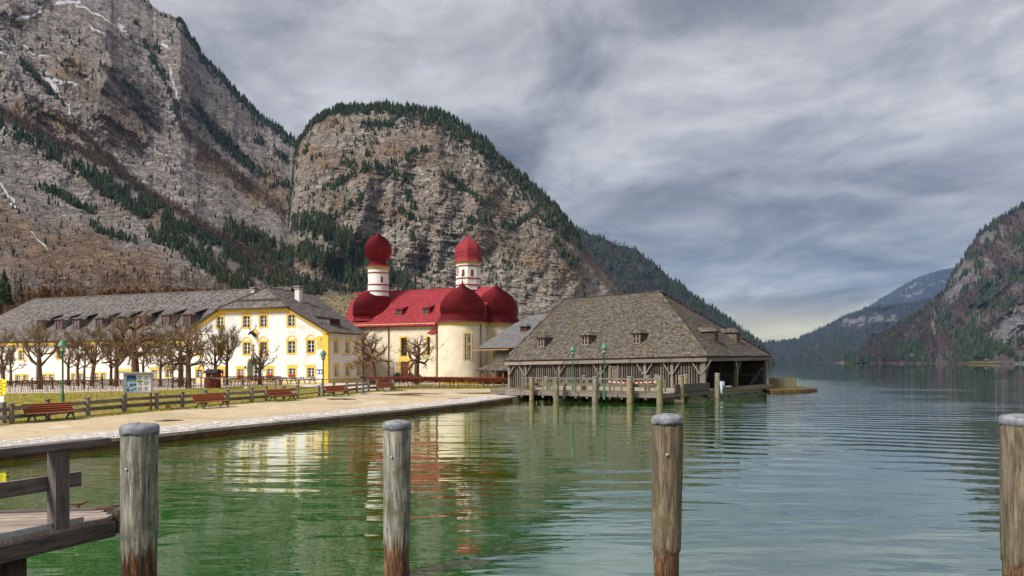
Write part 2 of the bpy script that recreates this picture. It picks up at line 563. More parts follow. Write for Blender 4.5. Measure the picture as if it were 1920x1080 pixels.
MT['slime'] = pm('wet_rusty_quay_timber', (0.055, 0.032, 0.016), (0.17, 0.095, 0.042), 3.0, 0.7, 0.6, 0.03, shade=0.4, c3=(0.22, 0.06, 0.02), s3=0.7, t3=(0.6, 0.72))
MT['stone_foot'] = pm('concrete_foot', (0.30, 0.28, 0.25), (0.42, 0.40, 0.36), 3.0, 0.9, 0.3, 0.01, shade=0.1)


def glass_mat(name, col, rough=0.06):
    m, t, b = newmat(name)
    n = noise(t, coords(t, 'World'), 0.9, 3)
    c = mixc(t, ramp(t, n, [(0.4, (0, 0, 0)), (0.62, (1, 1, 1))]), col, tuple(min(1, k * 2.4 + 0.01) for k in col))
    t.links.new(c, b.inputs['Base Color'])
    setin(b, Roughness=rough, IOR=1.5)
    b.inputs['Specular IOR Level'].default_value = 0.45
    return m


MT['glass'] = glass_mat('dark_window_glass', (0.012, 0.010, 0.009))
MT['glass_curtain'] = glass_mat('curtained_window_glass', (0.055, 0.06, 0.08))
MT['glass_lamp'] = glass_mat('lamp_glass', (0.45, 0.42, 0.34), 0.2)
MT['pane_board'] = glass_mat('board_glass', (0.55, 0.56, 0.57), 0.2)


def pile_mat(name, zw, base, pale, seed):
    """old mooring pile: vertical grain, pale worn face, wet and rotten red-brown foot"""
    m, t, b = newmat(name)
    v = vmth(t, 'ADD', coords(t, 'Object'), (seed * 3.1, seed * 1.7, seed))
    g = noise(t, vmth(t, 'MULTIPLY', v, (9, 9, 0.75)), 2.0, 9, 0.72, 0.6)
    g2 = noise(t, vmth(t, 'MULTIPLY', v, (17, 17, 1.3)), 2.0, 7, 0.72, 0.3)
    c = ramp(t, g, [(0.30, tuple(k * 0.22 for k in base)), (0.47, base), (0.62, pale), (0.75, tuple(min(1, k * 1.25) for k in pale))])
    c = mixc(t, ramp(t, g2, [(0.36, (1, 1, 1)), (0.43, (0, 0, 0))]), c, (0.030, 0.022, 0.015))
    n = noise(t, v, 2.2, 5, 0.65)
    c = mixc(t, ramp(t, n, [(0.52, (0, 0, 0)), (0.66, (0.8, 0.8, 0.8))]), c, (0.10, 0.092, 0.045))
    sp = N(t, 'ShaderNodeSeparateXYZ')
    t.links.new(coords(t, 'Object'), sp.inputs[0])
    zz = mth(t, 'ADD', sp.outputs[2], mth(t, 'MULTIPLY', mth(t, 'SUBTRACT', g, 0.5), 1.1))
    wet = ramp(t, mth(t, 'MULTIPLY', mth(t, 'SUBTRACT', zw + 0.22, zz), 2.6), [(0.3, (0, 0, 0)), (0.75, (1, 1, 1))])
    rot = ramp(t, g2, [(0.34, (0.012, 0.009, 0.006)), (0.46, (0.055, 0.028, 0.014)), (0.56, (0.19, 0.07, 0.024)), (0.64, (0.34, 0.24, 0.13))])
    c = mixc(t, wet, c, rot)
    t.links.new(c, b.inputs['Base Color'])
    setin(b, Roughness=0.88)
    bump(t, b, mth(t, 'ADD', g, mth(t, 'MULTIPLY', g2, 0.7)), 0.8, 0.03)
    return m


def rock_mat(name, grey, light, tan, tilt, wood=(0.165, 0.102, 0.058), far=1.0):
    """limestone: fine bedding and joints, grass on the ledges, woodland floor and snow where the terrain carries them"""
    m, t, b = newmat(name)
    p = coords(t, 'World')
    if far != 1.0:
        p = vmth(t, 'MULTIPLY', p, (1 / far, 1 / far, 1 / far))
    mpn = N(t, 'ShaderNodeMapping')
    mpn.inputs['Rotation'].default_value = (0, tilt, 0)
    t.links.new(p, mpn.inputs[0])
    q = mpn.outputs[0]
    big = noise(t, p, 0.011, 5, 0.6)
    strata = noise(t, vmth(t, 'MULTIPLY', q, (0.30, 0.30, 2.2)), 0.085, 9, 0.72, 0.8)
    fine = noise(t, vmth(t, 'MULTIPLY', q, (1.0, 1.0, 1.5)), 0.32, 8, 0.78)
    j1 = mth(t, 'ABSOLUTE', mth(t, 'SUBTRACT', noise(t, vmth(t, 'MULTIPLY', q, (0.55, 0.5, 1.8)), 0.045, 7, 0.68, 1.2), 0.5))
    j2 = mth(t, 'ABSOLUTE', mth(t, 'SUBTRACT', noise(t, vmth(t, 'MULTIPLY', q, (1.7, 1.0, 0.5)), 0.050, 7, 0.70, 1.0), 0.5))
    c = ramp(t, mth(t, 'ADD', mth(t, 'MULTIPLY', strata, 0.52), mth(t, 'MULTIPLY', fine, 0.48)),
             [(0.35, tuple(k * 0.30 for k in grey)), (0.44, tuple(k * 0.85 for k in grey)), (0.53, light), (0.63, tuple(min(1, k * 1.6) for k in light))])
    c = mixc(t, ramp(t, big, [(0.36, (0.45, 0.45, 0.45)), (0.62, (0, 0, 0))]), c, tuple(0.5 * (x + y) for x, y in zip(grey, tan)))
    gr = attr(t, 'grass')
    gm = ramp(t, mth(t, 'ADD', gr, mth(t, 'MULTIPLY', mth(t, 'SUBTRACT', mth(t, 'ADD', mth(t, 'MULTIPLY', strata, .6), mth(t, 'MULTIPLY', fine, .4)), 0.5), 2.6)), [(0.46, (0, 0, 0)), (0.74, (0.8, 0.8, 0.8))])
    tancol = mixc(t, ramp(t, fine, [(0.40, (0, 0, 0)), (0.62, (1, 1, 1))]), tuple(k * 0.6 for k in tan), tan)
    c = mixc(t, gm, c, tancol)
    cm = mth(t, 'MAXIMUM', ramp(t, j1, [(0.0, (.9, .9, .9)), (0.03, (0, 0, 0))]), ramp(t, j2, [(0.0, (.8, .8, .8)), (0.022, (0, 0, 0))]))
    c = mixc(t, cm, c, tuple(k * 0.16 for k in grey))
    wd = attr(t, 'wood')
    wm = ramp(t, mth(t, 'ADD', wd, mth(t, 'MULTIPLY', mth(t, 'SUBTRACT', fine, 0.5), 1.2)), [(0.42, (0, 0, 0)), (0.66, (1, 1, 1))])
    woodc = mixc(t, ramp(t, fine, [(0.40, (0, 0, 0)), (0.60, (1, 1, 1))]), tuple(k * 0.5 for k in wood), tuple(k * 1.35 for k in wood))
    c = mixc(t, wm, c, woodc)
    sn = attr(t, 'snow')
    sm = ramp(t, mth(t, 'ADD', sn, mth(t, 'MULTIPLY', mth(t, 'SUBTRACT', fine, 0.5), 1.8)), [(0.56, (0, 0, 0)), (0.64, (1, 1, 1))])
    c = mixc(t, sm, c, (0.74, 0.75, 0.79))
    t.links.new(c, b.inputs['Base Color'])
    setin(b, Roughness=0.95)
    b.inputs['Specular IOR Level'].default_value = 0.1
    hgt = mth(t, 'ADD', mth(t, 'MULTIPLY', strata, 1.0), mth(t, 'ADD', mth(t, 'MULTIPLY', fine, 0.5), mth(t, 'MULTIPLY', cm, -0.12)))
    bump(t, b, hgt, 1.0, 9.0 * far)
    return m


def leaf_mat(name, c1, c2):
    m, t, b = newmat(name)
    s = attr(t, 'shade')
    c = ramp(t, s, [(0.0, c1), (1.0, c2)])
    t.links.new(c, b.inputs['Base Color'])
    setin(b, Roughness=0.95)
    b.inputs['Specular IOR Level'].default_value = 0.1
    return m


MT['spruce'] = leaf_mat('spruce_needles', (0.011, 0.019, 0.010), (0.050, 0.068, 0.026))
MT['larch'] = leaf_mat('bare_larch_twigs', (0.13, 0.094, 0.066), (0.30, 0.215, 0.145))
MT['bare_brown'] = leaf_mat('brown_twigs', (0.11, 0.070, 0.040), (0.27, 0.175, 0.10))
MT['bare_far'] = leaf_mat('bare_woodland_twigs', (0.066, 0.054, 0.047), (0.158, 0.124, 0.100))


def ground_mat(name, stops, scale, c_patch, ps, pt, bs=0.4, bd=0.02, stretch=(1, 1, 1), rough=0.95):
    m, t, b = newmat(name)
    p = coords(t, 'World', stretch)
    n = noise(t, p, scale, 8, 0.68)
    c = ramp(t, n, stops)
    w = noise(t, p, ps, 6, 0.62, 0.4)
    c = mixc(t, ramp(t, w, [(pt[0], (0, 0, 0)), (pt[1], (1, 1, 1))]), c, c_patch)
    t.links.new(c, b.inputs['Base Color'])
    setin(b, Roughness=rough)
    b.inputs['Specular IOR Level'].default_value = 0.15
    bump(t, b, n, bs, bd)
    return m


MT['sand'] = ground_mat('sandy_gravel', [(0.28, (0.30, 0.225, 0.130)), (0.5, (0.45, 0.355, 0.225)), (0.72, (0.55, 0.455, 0.31))], 2.6, (0.33, 0.262, 0.165), 0.30, (0.46, 0.66), stretch=(0.5, 1.0, 1))
MT['gravel'] = ground_mat('pale_gravel', [(0.28, (0.36, 0.29, 0.22)), (0.5, (0.50, 0.42, 0.34)), (0.72, (0.60, 0.53, 0.45))], 1.4, (0.40, 0.32, 0.24), 0.3, (0.5, 0.7))
MT['lawn'] = ground_mat('winter_lawn', [(0.30, (0.105, 0.115, 0.010)), (0.5, (0.20, 0.175, 0.022)), (0.70, (0.29, 0.225, 0.05))], 1.1, (0.29, 0.19, 0.075), 0.16, (0.48, 0.66), 0.6, 0.05)
MT['puddle'] = pm('wet_sand', (0.06, 0.046, 0.03), (0.11, 0.085, 0.058), 3.0, 0.12, 0.05, 0.003, shade=0, spec=0.6)
MT['earth'] = ground_mat('meadow_ground', [(0.30, (0.10, 0.085, 0.035)), (0.5, (0.17, 0.13, 0.06)), (0.70, (0.24, 0.18, 0.09))], 0.4, (0.13, 0.09, 0.05), 0.05, (0.45, 0.65))
MT['moss_top'] = ground_mat('mossy_turf', [(0.30, (0.04, 0.040, 0.010)), (0.5, (0.085, 0.075, 0.02)), (0.70, (0.14, 0.11, 0.035))], 2.5, (0.10, 0.05, 0.02), 0.6, (0.5, 0.66))

# water: a dark green body under a rippled surface
def water_mat():
    m, t, b = newmat('lake_water')
    p = coords(t, 'World')
    sp = N(t, 'ShaderNodeSeparateXYZ')
    t.links.new(p, sp.inputs[0])
    X, Y = sp.outputs[0], sp.outputs[1]
    # depth: distance to the right of the quay line, in metres
    q = mth(t, 'ADD', mth(t, 'MULTIPLY', X, 0.90), mth(t, 'MULTIPLY', mth(t, 'SUBTRACT', Y, 61.0), -0.436))
    q = mth(t, 'ADD', q, mth(t, 'MULTIPLY', mth(t, 'SUBTRACT', noise(t, p, 0.10, 3), 0.5), 8.0))
    body = ramp(t, mth(t, 'DIVIDE', q, 60.0), [(0.0, (0.066, 0.066, 0.005)), (0.06, (0.050, 0.108, 0.002)), (0.22, (0.020, 0.122, 0.002)), (0.42, (0.011, 0.056, 0.010)), (0.85, (0.005, 0.014, 0.018))])
    dist = mth(t, 'MAXIMUM', Y, 4.0)
    # small wind ripples, long crests across the view
    h1 = noise(t, vmth(t, 'MULTIPLY', p, (0.42, 1.5, 1)), 1.0, 3, 0.5, 0.3)
    h2 = noise(t, vmth(t, 'MULTIPLY', p, (0.16, 0.62, 1)), 1.0, 2, 0.5, 0.2)
    # wake: long-crested swell that crosses the right half
    mpn = N(t, 'ShaderNodeMapping')
    mpn.inputs['Rotation'].default_value = (0, 0, math.radians(13))
    t.links.new(p, mpn.inputs[0])
    wv = N(t, 'ShaderNodeTexWave', wave_type='BANDS', bands_direction='Y', wave_profile='SIN')
    setin(wv, Scale=0.19, Distortion=9.0, Detail=3.0, Detail_Scale=0.5)
    t.links.new(mpn.outputs[0], wv.inputs['Vector'])
    right = ramp(t, mth(t, 'DIVIDE', mth(t, 'ADD', X, mth(t, 'MULTIPLY', Y, -0.06)), 20.0), [(0.05, (0.12, 0.12, 0.12)), (0.5, (1, 1, 1))])
    calm = ramp(t, noise(t, vmth(t, 'MULTIPLY', p, (0.03, 0.10, 1)), 1.0, 2), [(0.38, (0.35, 0.35, 0.35)), (0.62, (1, 1, 1))])
    fade = mth(t, 'DIVIDE', 1.0, mth(t, 'ADD', 1.0, mth(t, 'POWER', mth(t, 'DIVIDE', dist, 75.0), 2.0)))
    h = mth(t, 'ADD', mth(t, 'MULTIPLY', h1, 0.034), mth(t, 'MULTIPLY', h2, 0.066))
    h = mth(t, 'MULTIPLY', h, calm)
    h = mth(t, 'ADD', h, mth(t, 'MULTIPLY', mth(t, 'MULTIPLY', wv.outputs['Fac'], mth(t, 'MULTIPLY', right, ramp(t, mth(t, 'DIVIDE', Y, 160.0), [(0.10, (.12, .12, .12)), (0.26, (1, 1, 1)), (0.6, (1, 1, 1)), (0.9, (.3, .3, .3))]))), mth(t, 'MULTIPLY', calm, 0.075)))
    h = mth(t, 'MULTIPLY', h, fade)
    n = N(t, 'ShaderNodeBump')
    setin(n, Strength=1.0, Distance=1.0)
    t.links.new(h, n.inputs['Height'])
    dif = N(t, 'ShaderNodeBsdfDiffuse'); gl = N(t, 'ShaderNodeBsdfGlossy'); fr = N(t, 'ShaderNodeFresnel'); mx = N(t, 'ShaderNodeMixShader')
    t.links.new(body, dif.inputs['Color'])
    setin(gl, Roughness=0.015)
    gl.inputs['Color'].default_value = (0.95, 0.98, 0.97, 1)
    setin(fr, IOR=1.33)
    for q in (gl, fr):
        t.links.new(n.outputs[0], q.inputs['Normal'])
    t.links.new(mth(t, 'POWER', fr.outputs[0], 0.37, True), mx.inputs[0])
    t.links.new(dif.outputs[0], mx.inputs[1]); t.links.new(gl.outputs[0], mx.inputs[2])
    t.nodes.remove(b)
    t.links.new(mx.outputs[0], t.nodes['Material Output'].inputs['Surface'])
    return m


MT['water'] = water_mat()
# ------------------------------------------------------------------ the setting: lake, land, mountains
QUAY = [(-40, -18), (-29.0, 3.0), (-18.3, 24.0), (-14.9, 30.2), (-10.9, 37.8), (-7.6, 44.0), (-3.2, 52.4), (0.1, 61.2)]
SHORE = [(3.2, 69.5), (8.0, 78.0), (16.0, 92.0), (34.0, 118.0), (62.0, 200.0), (150.0, 500.0), (420.0, 1400.0), (700, 2600)]
QA = np.array(QUAY)


def quay_dist(x, y):
    """metres inland from the quay line (extended straight beyond its end)"""
    pts = np.vstack([QA, QA[-1] + (QA[-1] - QA[-2]) * 30])
    x = np.asarray(x, float); y = np.asarray(y, float)
    best = np.full(x.shape, 1e9); sg = np.ones(x.shape)
    for a, b in zip(pts[:-1], pts[1:]):
        d = b - a
        t = np.clip(((x - a[0]) * d[0] + (y - a[1]) * d[1]) / (d @ d), 0, 1)
        ex, ey = x - a[0] - t * d[0], y - a[1] - t * d[1]
        r = np.hypot(ex, ey)
        s = np.where(d[0] * ey - d[1] * ex > 0, 1.0, -1.0)
        m = r < best
        best = np.where(m, r, best); sg = np.where(m, s, sg)
    return best * sg


def sstep(a, b, x):
    t = np.clip((np.asarray(x, float) - a) / (b - a), 0, 1)
    return t * t * (3 - 2 * t)


def land_z(x, y):
    d = quay_dist(x, y)
    z = 0.39 + 0.50 * sstep(6, 32, d) + 0.012 * np.clip(d - 110, 0, 1e9) * sstep(110, 160, d)
    z = z - 0.72 * sstep(-40, -72, x) * sstep(72, 98, y)
    return z + 0.05 * (fbm(np.asarray(x) * 0.11, np.asarray(y) * 0.11, 3, 5) - 0.5) * sstep(2, 8, d)


def lz(x, y):
    return float(land_z(np.array([x]), np.array([y]))[0])


def PL(px, py):
    """the point of the land seen at this place of the photograph"""
    z = 0.5
    for _ in range(6):
        p = PG(px, py, z)
        z = lz(p.x, p.y)
    return Vector((p.x, p.y, z))


def in_poly(x, y, poly):
    c = np.zeros(np.shape(x), bool)
    n = len(poly)
    for i in range(n):
        x0, y0 = poly[i]; x1, y1 = poly[(i + 1) % n]
        m = ((y0 > y) != (y1 > y))
        with np.errstate(divide='ignore', invalid='ignore'):
            xx = (x1 - x0) * (y - y0) / (y1 - y0) + x0
        c ^= m & (x < xx)
    return c


def sheet(name, outline, step, off, mat, zf=None, dense=None):
    """a sheet draped over the land inside an outline"""
    zf = zf or land_z
    pts = [Vector((p[0], p[1])) for p in outline]
    loop = []
    for a, b in zip(pts, pts[1:] + pts[:1]):
        n = max(1, int((b - a).length / (step * 1.5)))
        n = min(n, 60)
        loop += [a.lerp(b, k / n) for k in range(n)]
    xs = [p.x for p in loop]; ys = [p.y for p in loop]
    gx, gy = np.meshgrid(np.arange(min(xs), max(xs), step), np.arange(min(ys), max(ys), step))
    gx = gx.ravel() + RNG.uniform(-.2, .2, gx.size) * step; gy = gy.ravel() + RNG.uniform(-.2, .2, gy.size) * step
    k = in_poly(gx, gy, [(p.x, p.y) for p in loop])
    L = np.array([(p.x, p.y) for p in loop])
    gx, gy = gx[k], gy[k]
    near = np.min(np.hypot(gx[:, None] - L[None, :, 0], gy[:, None] - L[None, :, 1]), axis=1) > step * 0.45 if len(gx) else np.zeros(0, bool)
    inner = [Vector((a, b)) for a, b in zip(gx[near], gy[near])]
    nb = len(loop)
    v, e, f, *_ = geometry.delaunay_2d_cdt(loop + inner, [(i, (i + 1) % nb) for i in range(nb)], [list(range(nb))], 1, 1e-5)
    va = np.array([(p.x, p.y) for p in v])
    z = zf(va[:, 0], va[:, 1]) + off
    me = np_mesh(name, np.column_stack([va, z]), np.array([t for t in f if len(t) == 3]), MT[mat], smooth=True)
    o = link(name, me)
    return o


# lake
W0 = MB()
ring = [(-9000, -200), (9000, -200), (9000, 10500), (-9000, 10500)]
W0.poly([(x, y, 0.0) for x, y in ring])
lake = tag(W0.build('lake', MT['water']), 'green lake with rippled reflections', None, kind='structure')

# land: fine near, coarse far
land_near = [q for q in QUAY] + SHORE[:4] + [(34, 170), (-150, 170), (-150, -18)]
tag(sheet('ground', land_near, 2.6, 0.0, 'gravel'), kind='structure')
far_out = [(34, 170), (34.0, 118.0)] + SHORE[4:] + [(-1500, 2600), (-1500, 100), (-150, 100), (-150, 170)]
tag(sheet('meadow_ground', far_out, 40.0, -0.02, 'earth'), kind='structure')


def mountain(name, xs, sil, py_foot, yf, yr, relief, mat, rows, power=1.0, masks=None, jag=2.0, seed=0):
    """terrain between a foot line and a crest line; relief(px, py) moves it nearer or farther (metres)"""
    px = np.arange(xs[0], xs[1] + 0.1, xs[2])
    cp = np.interp(px, [s[0] for s in sil], [s[1] for s in sil])
    cp = cp + jag * (fbm(px * 0.05, px * 0 + seed, 5, seed, 0.6) - 0.5) * 2
    fy = np.interp(px, *zip(*yf)) if isinstance(yf, list) else np.full(px.shape, yf, float)
    ry = np.interp(px, *zip(*yr)) if isinstance(yr, list) else np.full(px.shape, yr, float)
    t = np.linspace(0, 1, rows)[:, None]
    PY = py_foot + (cp[None, :] - py_foot) * t
    PX = np.repeat(px[None, :], rows, 0)
    Y = fy[None, :] + (ry - fy)[None, :] * t ** power
    Y = Y + relief(PX, PY, t) * np.sin(pi * np.clip(t * 1.02 + 0.02, 0, 1)) ** 0.35
    X = (PX - CX) / F * Y
    Z = EYE - (PY - HY) / F * Y
    # the far side falls away behind the crest
    nb = 8
    bt = (np.arange(1, nb + 1) / nb)[:, None]
    Yb = Y[-1][None, :] * (1 + min(0.5, 900.0 / float(Y[-1].min())) * bt)
    Xb = (px - CX)[None, :] / F * Yb
    Zb = Z[-1][None, :] * (1 - bt ** 1.2) - 40 * bt
    VX, VY, VZ = np.vstack([X, Xb]), np.vstack([Y, Yb]), np.vstack([Z, Zb])
    R, C = VX.shape
    idx = np.arange(R * C).reshape(R, C)
    q = np.stack([idx[:-1, :-1], idx[:-1, 1:], idx[1:, 1:], idx[1:, :-1]], -1).reshape(-1, 4)
    at = {}
    for nm in ('grass', 'wood', 'snow'):
        a = np.zeros((R, C))
        if masks and nm in masks:
            a[:rows] = masks[nm](PX, PY, t)
        a[rows:] = a[rows - 1]
        at[nm] = a.ravel()
    me = np_mesh(name, np.column_stack([VX.ravel(), VY.ravel(), VZ.ravel()]), q, mat, smooth=True, attrs=at)
    o = link(name, me)
    tag(o, kind='structure')

    def at_px(ax, ay):
        """terrain points seen at these places of the photograph (None where the mountain is not)"""
        ax = np.asarray(ax, float); ay = np.asarray(ay, float)
        ci = (ax - px[0]) / xs[2]
        c0 = np.clip(np.floor(ci).astype(int), 0, C - 2)
        cr = cp[c0] + (cp[c0 + 1] - cp[c0]) * (ci - c0)
        tt = (ay - py_foot) / (cr - py_foot)
        ok = (ci >= 0) & (ci <= C - 1) & (tt >= 0) & (tt <= 1)
        r0 = np.clip((tt * (rows - 1)).astype(int), 0, rows - 2)
        fr = np.clip(tt * (rows - 1) - r0, 0, 1); fc = np.clip(ci - c0, 0, 1)
        Yp = (Y[r0, c0] * (1 - fr) + Y[r0 + 1, c0] * fr) * (1 - fc) + (Y[r0, c0 + 1] * (1 - fr) + Y[r0 + 1, c0 + 1] * fr) * fc
        return (ax - CX) / F * Yp, Yp, EYE - (ay - HY) / F * Yp, ok
    return o, at_px, (lambda ax: np.interp(ax, px, cp))


def pl_mask(PX, PY, lines):
    """1 on the polylines (points, halfwidth), falling to 0 outside"""
    out = np.zeros(np.broadcast(PX, PY).shape)
    PX = PX + 9 * (fbm(PX * .07, PY * .07, 3, 301) - .5); PY = PY + 9 * (fbm(PX * .07, PY * .07, 3, 302) - .5)
    for pts, hw in lines:
        for (x0, y0), (x1, y1) in zip(pts[:-1], pts[1:]):
            dx, dy = x1 - x0, y1 - y0
            t = np.clip(((PX - x0) * dx + (PY - y0) * dy) / (dx * dx + dy * dy), 0, 1)
            r = np.hypot(PX - x0 - t * dx, PY - y0 - t * dy)
            out = np.maximum(out, np.clip(1.25 - r / hw * 0.75, 0, 1))
    return out


ROCK1 = rock_mat('limestone_slope', (0.265, 0.234, 0.216), (0.475, 0.425, 0.398), (0.38, 0.225, 0.115), math.radians(38))
ROCK2 = rock_mat('limestone_cliff', (0.268, 0.234, 0.200), (0.485, 0.425, 0.362), (0.38, 0.23, 0.115), math.radians(14))
ROCK3 = rock_mat('wooded_ridge', (0.085, 0.080, 0.082), (0.20, 0.19, 0.19), (0.12, 0.085, 0.065), math.radians(25), (0.050, 0.040, 0.036))
ROCK4 = rock_mat('far_wooded_slope', (0.10, 0.095, 0.10), (0.33, 0.31, 0.30), (0.10, 0.075, 0.070), math.radians(10), (0.048, 0.042, 0.042), 2.2)
ROCK6 = rock_mat('wooded_rock_slope', (0.15, 0.14, 0.13), (0.33, 0.31, 0.29), (0.17, 0.095, 0.058), math.radians(-30), (0.100, 0.064, 0.046))

SIL1 = [(-420, -420), (-150, -330), (60, -190), (180, -95), (265, -8), (300, 22), (338, 38), (352, 58), (380, 100), (400, 124), (430, 155), (460, 190), (500, 224), (540, 252), (556, 266), (600, 300), (660, 350), (740, 420), (850, 520), (1000, 640)]


def relief1(PX, PY, t):
    a = PX * 0.75 + PY * 0.66
    b = -PX * 0.66 + PY * 0.75
    spur = ridged(b * 0.0065 + 0.25 * fbm(a * 0.004, b * 0.004, 3, 3), a * 0.0016, 3, 11, 0.5)
    g = -(spur - 0.55) * 240
    g = g - (ridged(b * 0.022 + fbm(a * .01, b * .01, 2, 9), a * 0.008, 4, 21, 0.5) - 0.5) * 34
    g = g - (fbm(PX * 0.09, PY * 0.09, 4, 41, 0.6) - 0.5) * 9
    step = (b * 0.035 + 1.2 * fbm(PX * 0.02, PY * 0.02, 3, 43))
    g = g + (np.abs((step % 1.0) - 0.5) - 0.25) * 22 * fbm(PX * 0.012, PY * 0.012, 2, 47)
    g = g - (ridged(PX * 0.16 + b * .03, PY * 0.16, 3, 45, 0.6) - 0.5) * 4 - (fbm(b * 0.34, a * 0.05, 3, 46, .6) - .5) * 9
    return g * np.clip(0.15 + t * 1.5, 0, 1)


SNOW1 = [([(316, 122), (320, 140), (326, 165), (333, 195), (341, 225), (346, 250)], 1.8), ([(72, 138), (92, 152), (108, 172)], 4.5), ([(84, 148), (118, 154), (142, 156)], 2.6), ([(98, 160), (122, 158)], 2.2),
         ([(112, 180), (130, 205), (136, 232)], 1.6), ([(28, 36), (52, 30), (78, 22)], 3.2), ([(105, 6), (150, 2)], 3.0), ([(0, 72), (22, 90)], 2), ([(0, 98), (14, 104)], 2),
         ([(140, 8), (190, 32), (236, 58)], 1.6), ([(170, 50), (195, 66)], 2), ([(222, 46), (230, 50)], 2.4), ([(0, 346), (14, 362), (24, 378)], 3), ([(20, 384), (40, 396)], 3), ([(40, 80), (60, 100), (90, 104)], 1.6),
         ([(304, 86), (310, 88)], 3), ([(240, 160), (265, 176)], 1.6), ([(286, 215), (296, 228)], 1.5), ([(60, 435), (90, 470)], 1.4), ([(116, 518), (122, 522)], 3),
         ([(100, 280), (116, 294)], 1.4), ([(215, 310), (222, 316)], 2.0), ([(392, 408), (400, 414)], 1.4)]
GRASS1 = [([(130, 145), (200, 200), (240, 250)], 40), ([(380, 300), (430, 330), (520, 385)], 26), ([(0, 420), (120, 470), (260, 520)], 55), ([(40, 200), (140, 240)], 22), ([(200, 360), (330, 430)], 14), ([(500, 330), (540, 380)], 26), ([(440, 440), (540, 500)], 18)]
m1, M1, C1 = mountain('rocky_mountain', (-220, 800, 1.4), SIL1, 690, [(-420, 150), (300, 190), (1000, 330)], [(-420, 1500), (0, 1450), (556, 1500), (1000, 1500)], relief1, ROCK1, 520, 0.85,
                      {'grass': lambda x, y, t: np.clip(0.55 * pl_mask(x, y, GRASS1) * (0.4 + fbm(x * .03, y * .03, 3, 5)) + 0.46 * fbm(x * 0.02, y * 0.02, 3, 77) + 0.24 * sstep(380, 560, y), 0, 1),
                       'snow': lambda x, y, t: pl_mask(x, y, SNOW1) * 0.95,
                       'wood': lambda x, y, t: 0.58 * sstep(505, 560, y + 22 * (fbm(x * .03, y * .03, 3, 8) - .5))}, jag=5, seed=3)

SIL2 = [(440, 660), (470, 600), (500, 545), (516, 500), (527, 462), (536, 420), (543, 370), (547, 330), (552, 290), (558, 264), (580, 238), (600, 217), (622, 206), (660, 199), (700, 197), (760, 197), (800, 204), (835, 214), (862, 226), (890, 246), (912, 262), (930, 284), (955, 305), (985, 332), (1010, 356), (1040, 384), (1058, 406), (1080, 432), (1095, 462), (1120, 500), (1170, 556), (1240, 610), (1330, 660), (1360, 684)]


def relief2(PX, PY, t):
    g = -(ridged(PX * 0.006 + 0.2 * fbm(PX * .01, PY * .01, 2, 2), PY * 0.0022, 3, 61) - 0.5) * 95
    g = g - (fbm(PX * 0.020 + PY * .004, PY * 0.014, 4, 63, 0.5) - 0.5) * 80
    g = g - (fbm(PX * 0.10, PY * 0.07 + PX * .03, 4, 64, 0.65) - 0.5) * 8
    bed = (PY * 0.055 - PX * 0.012 + 1.5 * fbm(PX * 0.014, PY * 0.014, 3, 67))
    g = g + (np.abs((bed % 1.0) - 0.5) - 0.25) * 14 * fbm(PX * .02, PY * .02, 2, 69)
    g = g - (ridged(PX * 0.15, PY * 0.13 + PX * .02, 3, 65, 0.6) - 0.5) * 5 - (fbm(PX * 0.05, PY * 0.34 - PX * .06, 3, 66, .6) - .5) * 9
    return g


GRASS2 = [([(590, 232), (620, 222), (640, 240)], 16), ([(560, 290), (610, 300), (700, 320)], 26), ([(800, 300), (880, 340), (960, 400)], 30), ([(900, 440), (1000, 470), (1080, 520)], 40), ([(640, 380), (760, 400)], 24), ([(700, 300), (800, 250)], 26)]
m2, M2, C2 = mountain('domed_cliff_mountain', (440, 1230, 1.4), SIL2, 690, [(440, 420), (540, 560), (700, 720), (1360, 760)], 1200, relief2, ROCK2, 430, 1.0,
                      {'grass': lambda x, y, t: np.clip(0.42 * pl_mask(x, y, GRASS2) * (0.4 + fbm(x * .03, y * .03, 3, 15)) + 0.44 * fbm(x * 0.03, y * 0.05, 4, 78), 0, 1),
                       'wood': lambda x, y, t: np.clip(0.62 * sstep(18, 0, (y - np.interp(x, [s[0] for s in SIL2], [s[1] for s in SIL2])) - 14 * sstep(820, 960, x)) + 0.6 * pl_mask(x, y, [([(540, 470), (620, 500), (720, 560)], 40)]), 0, 1),
                       'snow': lambda x, y, t: 0.8 * pl_mask(x, y, [([(549, 310), (546, 330)], 1.0), ([(542, 380), (538, 410)], 0.8)])}, jag=7, seed=5)

SIL3 = [(960, 420), (1040, 418), (1085, 432), (1105, 438), (1130, 447), (1150, 456), (1172, 461), (1190, 466), (1205, 478), (1225, 496), (1245, 512), (1275, 533), (1300, 552), (1330, 573), (1362, 596), (1390, 616), (1412, 634), (1426, 646), (1440, 664), (1452, 682)]


def relief3(PX, PY, t):
    a = PX * 0.8 + PY * 0.6
    b = -PX * 0.6 + PY * 0.8
    return -(ridged(b * 0.013, a * 0.004, 4, 81) - 0.5) * 260 - (fbm(PX * 0.07, PY * 0.07, 4, 83) - 0.5) * 70


m3, M3, C3 = mountain('forested_ridge', (960, 1452, 2.0), SIL3, 682.5, 1750, 2500, relief3, ROCK3, 150, 1.0,
                      {'wood': lambda x, y, t: 0.45 + 0.5 * fbm(x * .03, y * .03, 3, 18), 'grass': lambda x, y, t: 0.4 * fbm(x * .04, y * .04, 3, 19)}, jag=3, seed=7)

